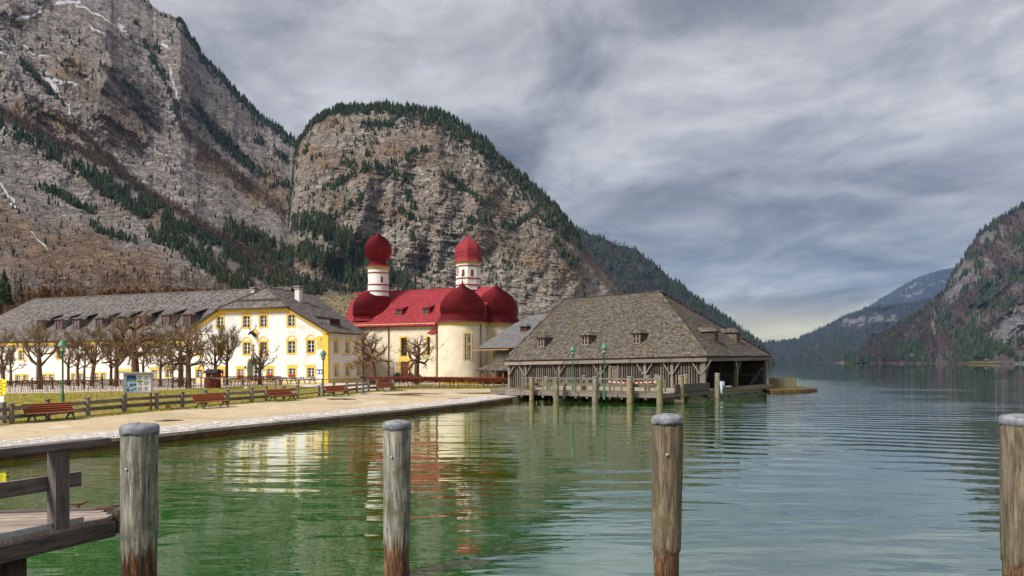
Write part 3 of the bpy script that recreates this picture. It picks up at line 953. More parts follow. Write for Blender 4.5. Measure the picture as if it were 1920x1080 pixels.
SIL4 = [(1340, 645), (1400, 642), (1430, 641.5), (1462, 640.5), (1484, 640), (1500, 634), (1530, 621), (1552, 611), (1580, 595), (1600, 588), (1625, 579), (1660, 573), (1700, 569), (1760, 560), (1820, 545), (1900, 540)]
m4, M4, C4 = mountain('far_wooded_hill', (1340, 1900, 2.0), SIL4, 681.0, [(1340, 3300), (1900, 2500)], 5200, lambda x, y, t: -(ridged(x * 0.012 - y * 0.01, y * 0.012 + x * .004, 4, 91) - 0.5) * 900 - (fbm(x * .08, y * .08, 3, 93) - .5) * 160, ROCK4, 90, 1.0,
                      {'wood': lambda x, y, t: np.clip(0.95 - 1.3 * np.clip(2.2 * fbm(x * .16, y * .22, 3, 311) - .62, 0, 1) * pl_mask(x, y, [([(1588, 606), (1620, 603), (1650, 597), (1672, 596)], 9), ([(1520, 652), (1534, 647)], 5), ([(1600, 615), (1612, 612)], 4)]), 0, 1),
                       'snow': lambda x, y, t: 0.42 * pl_mask(x, y, [([(1618, 604), (1640, 600), (1652, 598)], 4), ([(1590, 612), (1612, 610)], 2)])}, jag=2, seed=9)

SIL5 = [(1540, 640), (1590, 605), (1630, 575), (1655, 558), (1680, 542), (1700, 531), (1722, 520), (1745, 512), (1765, 506), (1787, 501), (1830, 498), (1900, 506), (2000, 540)]
m5, M5, C5 = mountain('blue_far_mountain', (1540, 2000, 2.0), SIL5, 660.0, 7000, 9500, lambda x, y, t: -(ridged(x * 0.014, y * 0.014, 4, 95) - 0.5) * 1100, ROCK4, 80, 1.0,
                      {'wood': lambda x, y, t: np.clip(1.0 - 0.9 * np.clip(2.2 * fbm(x * .18, y * .26, 3, 312) - .66, 0, 1) * pl_mask(x, y, [([(1700, 541), (1722, 534)], 5), ([(1695, 552), (1715, 549), (1735, 545)], 5), ([(1745, 536), (1775, 527)], 4)]), 0, 1)}, jag=1.5, seed=11)

SIL6 = [(1560, 681), (1590, 676), (1605, 668), (1622, 650), (1650, 632), (1680, 614), (1705, 600), (1735, 580), (1756, 562), (1770, 545), (1780, 527), (1790, 510), (1802, 492), (1815, 473), (1828, 452), (1834, 440), (1848, 429), (1868, 414), (1888, 402), (1905, 392), (1920, 384), (2000, 352), (2150, 300), (2350, 268)]


def relief6(PX, PY, t):
    a = PX * 0.8 - PY * 0.6
    b = PX * 0.6 + PY * 0.8
    return -(ridged(b * 0.012, a * 0.004, 4, 101) - 0.5) * 240 - (fbm(PX * 0.06, PY * 0.06, 4, 103) - 0.5) * 80


ROCKP6 = [([(1900, 600), (1885, 625), (1870, 650)], 14), ([(1915, 590), (1910, 620)], 16), ([(1790, 520), (1810, 500)], 9), ([(1845, 450), (1865, 440)], 6), ([(1780, 555), (1800, 540), (1825, 520)], 9), ([(1750, 610), (1752, 622)], 4), ([(1700, 672), (1712, 668)], 4), ([(1850, 490), (1858, 500)], 5)]
m6, M6, C6 = mountain('wooded_rock_mountain', (1560, 2350, 2.0), SIL6, 681.3, [(1560, 2100), (1920, 1500), (2350, 1250)], [(1560, 2300), (1800, 2500), (2350, 2000)], relief6, ROCK6, 200, 1.0,
                      {'wood': lambda x, y, t: np.clip(0.28 + 0.62 * fbm(x * .03, y * .03, 3, 28) - 1.2 * np.clip(2.3 * fbm(x * .13 + y * .05, y * .10, 3, 313) - .62, 0, 1) * pl_mask(x, y, ROCKP6), 0, 1),
                       'grass': lambda x, y, t: np.clip(0.75 * fbm(x * .025, y * .025, 3, 29) * (1 - pl_mask(x, y, ROCKP6)), 0, 1)}, jag=3, seed=13)
# ------------------------------------------------------------------ building tools
def shingles(name, facets, expo, wid, thick, mat, parent, jit=0.12):
    """lapped shingles on planar facets; the first edge of each facet is its eave"""
    VV, QQ, SS = [], [], []
    base = 0
    for poly in facets:
        p = [Vector(q) for q in poly]
        e = (p[1] - p[0]).normalized()
        n = Vector((0, 0, 0))
        for a, b in zip(p, p[1:] + p[:1]):
            n += a.cross(b)
        n.normalize()
        if n.z < 0:
            n = -n
        s = n.cross(e)
        if s.z < 0:
            s = -s
        q2 = [((k - p[0]).dot(e), (k - p[0]).dot(s)) for k in p]
        top = max(k[1] for k in q2)
        bot = min(k[1] for k in q2)
        o, e3, s3, n3 = np.array(p[0]), np.array(e), np.array(s), np.array(n)
        nr = int((top - bot) / expo) + 1
        for r in range(nr):
            b = bot + r * expo
            bb = min(max(b + expo * 0.3, bot + 1e-3), top - 1e-3)
            xs = []
            for (x0, y0), (x1, y1) in zip(q2, q2[1:] + q2[:1]):
                if (y0 > bb) != (y1 > bb):
                    xs.append(x0 + (x1 - x0) * (bb - y0) / (y1 - y0))
            if len(xs) < 2:
                continue
            a0, a1 = min(xs), max(xs)
            m = max(1, int((a1 - a0) / wid))
            cut = np.linspace(a0, a1, m + 1)
            if m > 1:
                cut[1:-1] += RNG.uniform(-.3, .3, m - 1) * wid
            bl = b + RNG.uniform(-jit, jit, m) * expo
            hh = thick * RNG.uniform(0.7, 1.5, m)
            t = np.minimum(bl + expo * 1.35, top)
            g = wid * 0.03
            A0, A1 = cut[:-1] + g, cut[1:] - g
            def pt(a, bb_, h):
                return o + np.outer(a, e3) + np.outer(bb_, s3) + np.outer(h, n3)
            z = np.zeros(m)
            v = np.stack([pt(A0, bl, hh), pt(A1, bl, hh), pt(A1, t, z + 0.004), pt(A0, t, z + 0.004), pt(A0, bl, z - 0.01), pt(A1, bl, z - 0.01)], 1)
            VV.append(v.reshape(-1, 3))
            i = base + np.arange(m)[:, None] * 6
            QQ.append(np.concatenate([i + np.array([[0, 1, 2, 3]]), i + np.array([[4, 5, 1, 0]])], 1).reshape(-1, 4))
            sh = np.clip(RNG.normal(0.5, 0.25, m) + RNG.normal(0, 0.05), 0, 1)
            SS.append(np.repeat(sh, 2))
            base += m * 6
    me = np_mesh(name, np.vstack(VV), np.vstack(QQ), mat, np.concatenate(SS))
    o = link(name, me, parent)
    o['kind'] = 'stuff'
    return o


def slab(mb, poly, th, sh=0.3):
    """solid board under a roof facet, th thick, below the given plane"""
    p = [Vector(q) for q in poly]
    n = Vector((0, 0, 0))
    for a, b in zip(p, p[1:] + p[:1]):
        n += a.cross(b)
    n.normalize()
    if n.z < 0:
        n = -n
        p = p[::-1]
    mb.prism([k - n * th for k in p], n * (th - 0.012), sh)


def fill(mb, outer, holes, fn, d, flip=False, sh=0.5):
    """flat face with holes: 2D loops mapped by fn(a, b, depth)"""
    loops = [outer] + holes
    tri = geometry.tessellate_polygon([[Vector((a, b, 0)) for a, b in L] for L in loops])
    flat = [q for L in loops for q in L]
    b0 = len(mb.v)
    mb.v += [tuple(fn(a, b, d)) for a, b in flat]
    for t in tri:
        (ax, ay), (bx, by), (cx, cy) = flat[t[0]], flat[t[1]], flat[t[2]]
        cr = (bx - ax) * (cy - ay) - (by - ay) * (cx - ax)
        if abs(cr) < 1e-9:
            continue
        k = t if (cr > 0) != flip else t[::-1]
        mb.face([b0 + i for i in k], None, sh)


def rim(mb, loop, fn, d0, d1, inward=False, sh=0.5):
    n = len(loop)
    for i in range(n):
        a, b = loop[i], loop[(i + 1) % n]
        q = [fn(a[0], a[1], d0), fn(b[0], b[1], d0), fn(b[0], b[1], d1), fn(a[0], a[1], d1)]
        mb.poly(q if not inward else q[::-1], sh)


def rect(u0, w0, u1, w1):
    return [(u0, w0), (u1, w0), (u1, w1), (u0, w1)]


def ringpiece(mb, outer, inner, fn, d0, d1, sh=0.5):
    """picture-frame shape standing proud from d1 (wall) to d0 (front)"""
    fill(mb, outer, [inner], fn, d0, sh=sh)
    rim(mb, outer, fn, d1, d0, sh=sh)
    rim(mb, inner, fn, d0, d1, sh=sh)


def surround_shape(u0, w0, u1, w1, style):
    w, h = u1 - u0, w1 - w0
    m = 0.21
    if style == 'plain':
        return [(u0 - m, w0 - 0.16), (u1 + m, w0 - 0.16), (u1 + m, w1 + m), (u0 - m, w1 + m)]
    c = (u0 + u1) / 2
    if style == 'ears':
        return [(u0 - m, w0 - 0.20), (u0 - m * .3, w0 - 0.20), (u0, w0 - 0.27), (u0 + .2, w0 - 0.22), (u1 - .2, w0 - 0.22), (u1, w0 - 0.27), (u1 + m * .3, w0 - 0.20), (u1 + m, w0 - 0.20),
                (u1 + m, w1 + .02), (u1 + m + .09, w1 + .06), (u1 + m + .09, w1 + .26), (u1 + .05, w1 + .28), (c + .25, w1 + .36), (c, w1 + .40), (c - .25, w1 + .36), (u0 - .05, w1 + .28), (u0 - m - .09, w1 + .26), (u0 - m - .09, w1 + .06), (u0 - m, w1 + .02)]
    if style == 'low':
        return [(u0 - m, w0 - 0.16), (u1 + m, w0 - 0.16), (u1 + m, w1 + .14), (u1 + m + .09, w1 + .16), (u1 + m + .09, w1 + .36), (c + .2, w1 + .44), (c - .2, w1 + .44), (u0 - m - .09, w1 + .36), (u0 - m - .09, w1 + .16), (u0 - m, w1 + .14)]
    return None


def window(parent, fn, u0, w0, u1, w1, style='plain', cols=2, rows=3, depth=0.17, glass='glass', surround='yellow', frame='white', sill=True, name='window', box=False):
    """casement in an opening: frame and bars; pane, surround and sill are its sub-parts"""
    mb = MB()
    t = 0.075
    ringpiece(mb, rect(u0 + .004, w0 + .004, u1 - .004, w1 - .004), rect(u0 + t, w0 + t, u1 - t, w1 - t), fn, depth - 0.05, depth + 0.03)
    for i in range(1, cols):
        c = u0 + (u1 - u0) * i / cols
        k = 0.05 if (i * 2 == cols) else 0.022
        mb.hexa([fn(c - k, w0 + t, depth + .02), fn(c + k, w0 + t, depth + .02), fn(c + k, w0 + t, depth - .045), fn(c - k, w0 + t, depth - .045), fn(c - k, w1 - t, depth + .02), fn(c + k, w1 - t, depth + .02), fn(c + k, w1 - t, depth - .045), fn(c - k, w1 - t, depth - .045)], 0.5)
    for i in range(1, rows):
        c = w0 + (w1 - w0) * i / rows
        k = 0.022
        mb.hexa([fn(u0 + t, c - k, depth + .018), fn(u1 - t, c - k, depth + .018), fn(u1 - t, c - k, depth - .035), fn(u0 + t, c - k, depth - .035), fn(u0 + t, c + k, depth + .018), fn(u1 - t, c + k, depth + .018), fn(u1 - t, c + k, depth - .035), fn(u0 + t, c + k, depth - .035)], 0.5)
    o = mb.build(name, MT[frame], parent)
    g = MB()
    for i in range(cols):
        for j in range(rows):
            a0, a1 = u0 + t + (u1 - u0 - 2 * t) * i / cols, u0 + t + (u1 - u0 - 2 * t) * (i + 1) / cols
            b0, b1 = w0 + t + (w1 - w0 - 2 * t) * j / rows, w0 + t + (w1 - w0 - 2 * t) * (j + 1) / rows
            dd = depth + 0.012 + random.uniform(0, .006)
            g.poly([fn(a0, b0, dd), fn(a1, b0, dd), fn(a1, b1, dd + random.uniform(-.004, .004)), fn(a0, b1, dd)])
    g.build('pane', MT[glass], o)
    if surround:
        sb = MB()
        if style == 'arch':
            m = 0.20
            c, w = (u0 + u1) / 2, u1 - u0
            out = [(u0 - m, w0 - .18), (u0 - .05, w0 - .18), (u0 + .1, w0 - .27), (u1 - .1, w0 - .27), (u1 + .05, w0 - .18), (u1 + m, w0 - .18), (u1 + m, w1 + .05), (u1 + m + .10, w1 + .10), (u1 + m + .12, w1 + .30), (u1 + m - .08, w1 + .36)]
            arc = [(c + (w / 2 + .10) * math.cos(a) * 0.92, w1 + .34 + 0.42 * math.sin(a)) for a in np.linspace(0.25, pi - 0.25, 9)]
            out = out + arc + [(u0 - m + .08, w1 + .36), (u0 - m - .12, w1 + .30), (u0 - m - .10, w1 + .10), (u0 - m, w1 + .05)]
            inner2 = [(c + (w / 2 - .08) * math.cos(a), w1 + .24 + 0.34 * math.sin(a)) for a in np.linspace(0, pi, 9)]
            hole = rect(u0, w0, u1, w1)
            fill(sb, out, [hole, inner2], fn, -0.035)
            rim(sb, out, fn, 0.0, -0.035)
            rim(sb, hole, fn, -0.035, 0.0)
            rim(sb, inner2, fn, -0.035, 0.0)
        else:
            ringpiece(sb, surround_shape(u0, w0, u1, w1, style), rect(u0, w0, u1, w1), fn, -0.035, 0.0)
        sb.build('surround', MT[surround], o)
    if sill:
        s = MB()
        s.hexa([fn(u0 + .01, w0 + .002, depth - .052), fn(u1 - .01, w0 + .002, depth - .052), fn(u1 - .01, w0 + .002, -.07), fn(u0 + .01, w0 + .002, -.07), fn(u0 + .01, w0 + .06, depth - .052), fn(u1 - .01, w0 + .06, depth - .052), fn(u1 - .01, w0 + .05, -.07), fn(u0 + .01, w0 + .05, -.07)], 0.4)
        s.build('sill', MT['pipe'], o)
    if box:
        s = MB()
        s.hexa([fn(u0 + .06, w0 + .07, -.02), fn(u1 - .06, w0 + .07, -.02), fn(u1 - .06, w0 + .07, -.20), fn(u0 + .06, w0 + .07, -.20), fn(u0 + .06, w0 + .2, -.02), fn(u1 - .06, w0 + .2, -.02), fn(u1 - .06, w0 + .2, -.22), fn(u0 + .06, w0 + .2, -.22)], 0.4)
        for k in range(26):
            a, b, d = random.uniform(u0 + .05, u1 - .05), w0 + .2 + random.uniform(0, .2), random.uniform(-.22, -.04)
            r = random.uniform(.04, .08)
            q = [fn(a - r, b - r, d), fn(a + r, b - r * .3, d - .02), fn(a + r * .4, b + r, d + .02)]
            s.poly(q, random.random())
        s.build('flower_box', MT['red_flower'], o)
    return o


def wall_part(name, parent, outline, holes, fn, mat, reveal=0.2, thick=0.4):
    mb = MB()
    hs = [rect(*h) if len(h) == 4 and not isinstance(h[0], tuple) else h for h in holes]
    fill(mb, outline, hs, fn, 0.0)
    for h in hs:
        rim(mb, h, fn, 0.0, reveal)
    fill(mb, outline, hs, fn, thick, flip=True)
    rim(mb, outline, fn, thick, 0.0)
    return mb.build(name, mat, parent)


def ray_plane(fr, px, py, p0, n):
    """local point where the sight line meets a local plane"""
    d = Vector(((px - CX) / F, 1, -(py - HY) / F))
    dl = Vector((d.dot(fr.u), d.dot(fr.v), d.z))
    c = Vector((0, 0, EYE)) - fr.o
    cl = Vector((c.dot(fr.u), c.dot(fr.v), c.z))
    k = (Vector(p0) - cl).dot(n) / dl.dot(n)
    return cl + dl * k


def normal_of(poly):
    p = [Vector(q) for q in poly]
    n = Vector((0, 0, 0))
    for a, b in zip(p, p[1:] + p[:1]):
        n += a.cross(b)
    n.normalize()
    return n if n.z > 0 else -n


def dormer(parent, foot, face, w, h, plane_n, roofmat, cheek, frame='frame_red', rise=0.55, ov=0.18, hip=True, cols=2, rows=3, shing=(0.22, 0.2), pane='glass', opaque_open=False):
    """dormer whose window stands on the roof at foot and looks along face (unit, horizontal)"""
    f = Vector(face)
    s = Vector((0, 0, 1)).cross(f)          # to the right when seen from outside: -s ... kept symmetrical
    n = Vector(plane_n)
    foot = Vector(foot)

    def back(p):      # where a level line from p, away from the face, meets the roof plane
        k = (foot - p).dot(n) / (-f).dot(n)
        return p + (-f) * k
    up = Vector((0, 0, 1))
    fn = lambda a, b, d: foot + s * a + up * b - f * d
    o = MB()
    a = [foot - s * (w / 2), foot + s * (w / 2)]
    tp = [q + up * h for q in a]
    for q, t in zip(a, tp):
        o.poly([q, t, back(t)], random.random())
    wob = rect(-w / 2, -0.05, w / 2, h)
    fill(o, wob, [rect(-w / 2 + .12, .10, w / 2 - .12, h - .1)], fn, 0.0)
    rim(o, rect(-w / 2 + .12, .10, w / 2 - .12, h - .1), fn, 0, .15)
    d = o.build('dormer', MT[cheek], parent)
    window(d, fn, -w / 2 + .12, .10, w / 2 - .12, h - .1, cols=cols, rows=rows, depth=.08, surround=None, frame=frame, sill=False, glass=pane, name='window')
    # little roof
    e0, e1 = tp[0] - s * ov + f * ov, tp[1] + s * ov + f * ov
    if hip:
        r0 = foot + up * (h + rise) - f * (w * 0.30)
        rb = back(r0)
        b0, b1 = back(tp[0] - s * ov), back(tp[1] + s * ov)
        fac = [[e0, e1, r0], [b0, e0, r0, rb], [e1, b1, rb, r0]]
    else:
        k = up * rise
        b0, b1 = back(tp[0] - s * ov + k), back(tp[1] + s * ov + k)
        fac = [[e0, e1, b1, b0]]
    rb_ = MB()
    for q in fac:
        slab(rb_, q, 0.06)
    rr = rb_.build('dormer_roof', MT[roofmat], d)
    mesh = shingles('dormer_shingles', fac, shing[0], shing[1], 0.02, MT[roofmat], d)
    mesh['kind'] = 'stuff'
    return d


def tubepart(name, pts, r, mat, parent, n=8):
    return MB().tube(pts, r, n, 0.5).build(name, MT[mat], parent)
# ------------------------------------------------------------------ the boathouse
FB = Frame((19.1, 67.0, 0.0), -36)
bh = empty('boathouse', FB.o, FB.a, 'large weathered wooden boathouse with steep shingled roof standing over the water', 'boathouse')
BHL, BHD = -24.8, 22.8
eL, eC, eR, eB = (BHL, 0, 3.68), (0, 0, 4.10), (0, BHD, 4.28), (BHL, BHD, 3.75)
rR, rL = (-10.1, 11.4, 11.95), (-23.5, 11.4, 11.85)
kink = lambda a, b, t, dz: tuple(Vector(a).lerp(Vector(b), t) + Vector((0, 0, dz)))
facF = [eL, eC, rR, rL]
facR = [eC, eR, rR]
facBk = [eR, eB, rL, rR]
facL = [eB, eL, rL]
mb = MB()
for q in (facF, facR, facBk, facL):
    slab(mb, q, 0.16)
bh_roof = mb.build('roof', MT['wood_dark'], bh)
shingles('roof_shingles', [facF, facR, facL], 0.27, 0.19, 0.045, MT['shingle_brown'], bh_roof)
shingles('back_roof_shingles', [facBk], 0.6, 0.6, 0.03, MT['shingle_brown'], bh_roof)
for nm, a, b in (('ridge_cap', rL, tuple(Vector(rR) + Vector((.5, 0, .02)))), ('hip_cap', eC, rR), ('hip_cap', eR, rR), ('hip_cap', eL, rL)):
    mb = MB()
    A, B = Vector(a), Vector(b)
    L = (B - A).length
    k = int(L / 0.9)
    for i in range(k):
        p, q = A.lerp(B, i / k), A.lerp(B, (i + 1.12) / k)
        mb.beam(p + Vector((0, 0, .05)), q + Vector((0, 0, .08 + random.uniform(-.01, .02))), 0.30, 0.06)
    mb.build(nm, MT['shingle_brown'], bh_roof)
# fascia beams under the eaves
INS = 0.45
for a, b in ((eL, eC), (eC, eR)):
    A, B = Vector(a), Vector(b)
    d = (B - A).normalized()
    k = 3
    for i in range(k):
        p, q = A.lerp(B, i / k + .002), A.lerp(B, (i + 1) / k - .002)
        inn = Vector((0, 0.10, 0)) if a == eL else Vector((-0.10, 0, 0))
        MB().beam(p + inn + Vector((0, 0, -.36)), q + inn + Vector((0, 0, -.36 + random.uniform(-.02, .02))), 0.12, 0.36).build('fascia_board', MT['wood_grey'], bh)
FLOOR = 0.62
ftop = lambda u: 3.68 + (u - BHL) / (-BHL) * 0.42 - 0.30
# front wall: vertical boards with gaps before a dark backing
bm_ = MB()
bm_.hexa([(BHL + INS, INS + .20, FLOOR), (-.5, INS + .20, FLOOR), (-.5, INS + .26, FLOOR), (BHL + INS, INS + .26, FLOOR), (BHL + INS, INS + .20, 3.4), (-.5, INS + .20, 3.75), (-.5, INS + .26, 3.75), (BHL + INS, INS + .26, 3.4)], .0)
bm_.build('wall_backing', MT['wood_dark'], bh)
board_me = [MB().hexa([(-.075, 0, 0), (.075, 0, 0), (.075, .05, 0), (-.075, .05, 0), (-.075, 0, 2.88), (.075, 0, 2.88), (.075, .05, 2.88), (-.075, .05, 2.88)], s).mesh('board', MT['wood_board']) for s in (0.1, 0.3, 0.5, 0.7, 0.95)]
du0, du1 = FB.front(1146.5, 690, INS)[0], FB.front(1157, 690, INS)[0]
u = BHL + INS + .1
while u < -0.75:
    if not (du0 - .1 < u < du1 + .1):
        o = link('board', random.choice(board_me), bh, (u, INS + random.uniform(0, .04), FLOOR - .12 + random.uniform(-.05, .03)))
        o.scale = (random.uniform(.85, 1.08), 1, (ftop(u) - FLOOR + .1) / 2.88)
    u += 0.275
dm = MB()
for k in range(4):
    a = du0 + (du1 - du0) * k / 4
    dm.hexa([(a + .01, INS + .03, FLOOR), (a + (du1 - du0) / 4 - .01, INS + .03, FLOOR), (a + (du1 - du0) / 4 - .01, INS + .07, FLOOR), (a + .01, INS + .07, FLOOR), (a + .01, INS + .03, 2.95), (a + (du1 - du0) / 4 - .01, INS + .03, 2.95), (a + (du1 - du0) / 4 - .01, INS + .07, 2.95), (a + .01, INS + .07, 2.95)])
dr = dm.build('door', MT['wood_grey'], bh)
for a in (du0 - .14, du1 + .14):
    MB().beam((a, INS - .06, FLOOR), (a, INS - .06, 3.25), .22, .12).build('door_post', MT['wood_mossy'], bh)
MB().beam((du0, INS - .04, 3.0), (du1, INS - .04, 3.0), .10, .10).build('door_head', MT['wood_mossy'], dr)
# posts with pairs of slanting struts
for px in (954, 985.3, 1048, 1126, 1208.8, 1259.4, 1315):
    u = FB.front(px, 700, INS - .08)[0]
    t = ftop(u)
    MB().beam((u, INS - .02, FLOOR - .1), (u, INS - .02, t), .26, .14).build('post', MT['wood_grey'], bh)
    for s in (-1, 1):
        if px == 954 and s == -1:
            continue
        MB().beam((u + s * .10, INS - .14, t - 1.5), (u + s * 1.02, INS - .14, t - .12), .20, .09).build('strut', MT['wood_grey'], bh)
# lake side: three posts, open bays
v2, v3 = FB.side(1382, 700, -.3)[0], FB.side(1437, 700, -.3)[0]
for v, m2 in ((0.45, 'wood_grey'), (v2, 'wood_mossy'), (v3, 'wood_grey')):
    t = 4.10 + v / BHD * .18 - .5
    MB().beam((-.42, v, FLOOR - .5), (-.42, v, t), .34, .34).build('corner_post', MT[m2], bh)
    if v < v3:
        for k in (0, .22):
            MB().beam((-.36, v + .2 + k, t - 1.7 + k * 2), (-.36, v + 1.2 + k, t - .1), .14, .16).build('strut', MT['wood_grey'], bh)
    if v > 1:
        MB().beam((-.28, v - .1, t - .9), (-.28, v - .55, t - .1), .10, .20).build('strut', MT['wood_orange'], bh)
# inner boarding
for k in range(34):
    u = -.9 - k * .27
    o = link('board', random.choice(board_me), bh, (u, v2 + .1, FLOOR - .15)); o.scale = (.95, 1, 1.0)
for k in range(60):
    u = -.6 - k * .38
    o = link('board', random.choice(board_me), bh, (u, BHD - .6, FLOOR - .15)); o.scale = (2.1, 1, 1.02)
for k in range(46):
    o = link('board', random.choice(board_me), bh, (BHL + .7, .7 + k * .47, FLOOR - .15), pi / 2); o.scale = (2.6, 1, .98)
MB().box((BHL / 2, BHD - .45, 2.1), (-BHL - 1, .08, 3.4), 0, .1).build('back_backing', MT['wood_dark'], bh)  # added dark sheet: keeps light from the board gaps so the bays look dark
MB().box((BHL + .5, BHD / 2, 2.1), (.08, BHD - 1.2, 3.2), 0, .1).build('end_backing', MT['wood_dark'], bh)  # same added sheet at the end wall, stopping light between the boards
MB().beam((-1, BHD - .72, 1.9), (-18, BHD - .72, 1.9), .1, .22).build('wall_rail', MT['wood_mossy'], bh)
p0 = ray_plane(FB, 1407, 720, (0, v3 - 2.4, 0), Vector((0, 1, 0)))
p1 = ray_plane(FB, 1429, 690, (0, v3 - 2.4, 0), Vector((0, 1, 0)))
MB().beam(p0, p1, .30, .22).build('slanting_brace', MT['wood_grey'], bh)
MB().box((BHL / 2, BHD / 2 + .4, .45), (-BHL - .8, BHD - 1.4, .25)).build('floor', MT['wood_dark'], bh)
# timber sill on the water along the lake side
for k, (a, b) in enumerate(((-.6, v2), (v2 + .1, v3 + .6))):
    for j in range(2):
        MB().beam((.15 + j * .02, a, .22 + j * .36), (.15 + j * .02, b, .22 + j * .36), .34, .33).build('sill_beam', MT['wood_mossy'], bh)
    for j in range(4):
        MB().beam((-.15 - j * .34, a, .70), (-.15 - j * .34, b, .70), .32, .06).build('dock_plank', MT['wood_jetty'], bh)
for v in (1.0, 4.0, 7.0, v2, 13.0, 17.0, v3):
    MB().tube([(-.1, v, -2), (-.1, v, .3)], .14, 8).build('foundation_pile', MT['rust'], bh)
# dormers
nF, nR = normal_of(facF), normal_of(facR)
for px, py in ((1013.6, 652), (1096, 648.5), (1192.6, 645.7)):
    q = ray_plane(FB, px, py, eC, nF)
    dormer(bh_roof, q, (0, -1, 0), 1.05, 1.2, nF, 'shingle_brown', 'shingle_brown', 'wood_jetty', rise=.5, rows=2)
for px, py in ((1343.5, 643), (1384, 643)):
    q = ray_plane(FB, px, py, eC, nR)
    dormer(bh_roof, q, (1, 0, 0), 1.2, 1.25, nR, 'shingle_brown', 'shingle_brown', 'wood_orange', rise=.5, rows=2)

# grey shed between church and boathouse
FS = Frame(P(930, 679, 87.5) * 1.0, -30)
FS.o.z = 0.75
sh = empty('timber_shed', FS.o, FS.a, 'dark timber shed with dull grey roof between church and boathouse', 'shed')
ew, rw = 4.55, 9.0
seL, seR = (-2.2, -1.0, ew), (11.0, -1.0, ew)
srL, srR = (1.0, 5.4, rw), (9.5, 5.4, rw)
sfac = [[seL, seR, srR, (2.2, 5.4, rw), (.6, 3.6, 7.6)]]
mb = MB()
slab(mb, sfac[0], .14)
slab(mb, [(2.2, 5.4, rw), srR, (11, 11, 4.6), (-2, 11, 4.6)], .14)
slab(mb, [seL, (.6, 3.6, 7.6), (2.2, 5.4, rw), (-2, 11, 4.6)], .14)
sr = mb.build('roof', MT['sheet_grey'], sh)
shingles('roof_shingles', sfac, .42, .38, .02, MT['sheet_grey'], sr)
q = ray_plane(FS, 981, 622, seL, normal_of(sfac[0]))
dormer(sr, q, (0, -1, 0), .9, .7, normal_of(sfac[0]), 'sheet_grey', 'wood_dark', 'frame_red', rise=.4, rows=1)
for k in range(22):
    MB().box((.1 + k * .36, 0, 2.2), (.33, .08, 4.6), 0).build('wall_board', MT['wood_grey'], sh)
for k in range(26):
    MB().box((-.0, .2 + k * .38, 2.2), (.08, .35, 4.6), 0).build('wall_board', MT['wood_dark'], sh)
MB().beam((-3.1, -1.05, ew - .28), (2.5, -1.05, ew - .20), .10, .14).build('gutter_beam', MT['wood_orange'], sh)
pf = [(-1.4, -2.6, 1.75), (4.0, -2.6, 1.75), (4.0, .0, 2.9), (.3, .0, 2.9)]
mb = MB(); slab(mb, pf, .1); pr = mb.build('porch_roof', MT['shingle_brown'], sh)
shingles('porch_shingles', [pf], .3, .26, .025, MT['shingle_brown'], pr)
for u in (-.6, .9, 2.4):
    MB().beam((u, -2.2, -.2), (u, -2.2, 1.85), .16, .16).build('porch_post', MT['wood_grey'], sh)
MB().box((1.4, -.08, 1.0), (.9, .06, 1.9)).build('door', MT['door_brown'], sh)
MB().box((.1, -.08, 1.0), (.9, .06, .8)).build('shutter', MT['wood_orange'], sh)

# ------------------------------------------------------------------ the inn: gabled house and long wing
FH = Frame((-22.9, 85.0, 0.88), -20)
inn = empty('gabled_house', FH.o, FH.a, 'white three-storey house with yellow window surrounds and half-hipped shingle roof', 'house')
fF = lambda a, b, d: Vector((a, d, b))
fS = lambda a, b, d: Vector((-d, a, b))
GL = -22.7
EZ, HZ, RZ = 6.65, 9.65, 12.6
cx = GL / 2
hh = 11.35 * (RZ - HZ) / (RZ - EZ)
wins = []
for a, b, c, d in ((406.3, 593.8, 418.8, 613.7), (455.8, 592.5, 468.3, 613), (487.5, 591.7, 500, 611.7), (539.7, 590.3, 552.5, 610.5)):
    u0, w1 = FH.front(a, b); u1, w0 = FH.front(c, d); wins.append((u0, w0, u1, w1, 'ears', 'glass', False))
for a, b, c, d in ((367, 646.5, 379, 665), (407.5, 644.5, 419.5, 664), (456.3, 642.2, 468.8, 663.3), (487.5, 641.3, 500.3, 662.8), (539.7, 639.7, 553.3, 661.3), (575.8, 638.3, 589.2, 660.5)):
    u0, w1 = FH.front(a, b); u1, w0 = FH.front(c, d); wins.append((u0, w0, u1, w1, 'arch', 'glass', False))
for i, (a, b, c, d) in enumerate(((367.5, 693, 379.5, 707.6), (408, 692.6, 419.5, 706.8), (445, 692.2, 456.7, 707), (500.3, 691.4, 512, 706), (541.3, 690.5, 553.8, 706.5), (576.3, 689.7, 589, 706.5))):
    u0, w1 = FH.front(a, b); u1, w0 = FH.front(c, d); wins.append((u0, w0, u1, w1, 'low', 'glass_curtain' if i in (2, 3) else 'glass', i != 5 and i != 0))
du0, dw1 = FH.front(470.5, 686.5); du1, _ = FH.front(486, 690)
nu0, _ = FH.front(464.5, 690); nu1, nw1 = FH.front(491.7, 671)
nc, nr = (nu0 + nu1) / 2, (nu1 - nu0) / 2
niche = [(nu0, 0.02), (nu1, 0.02)] + [(nc + nr * math.cos(t), nw1 - nr * .8 + nr * .8 * math.sin(t)) for t in np.linspace(0, pi, 11)]
outline = [(GL, -.6), (0, -.6), (0, EZ), (cx + hh, HZ - .02), (cx - hh, HZ - .02), (GL, EZ)]
wall_part('front_wall', inn, outline, [w[:4] for w in wins] + [niche], fF, MT['plaster_white'], .22)
for w in wins:
    window(inn, fF, *w[:4], style=w[4], glass=w[5], box=w[6])
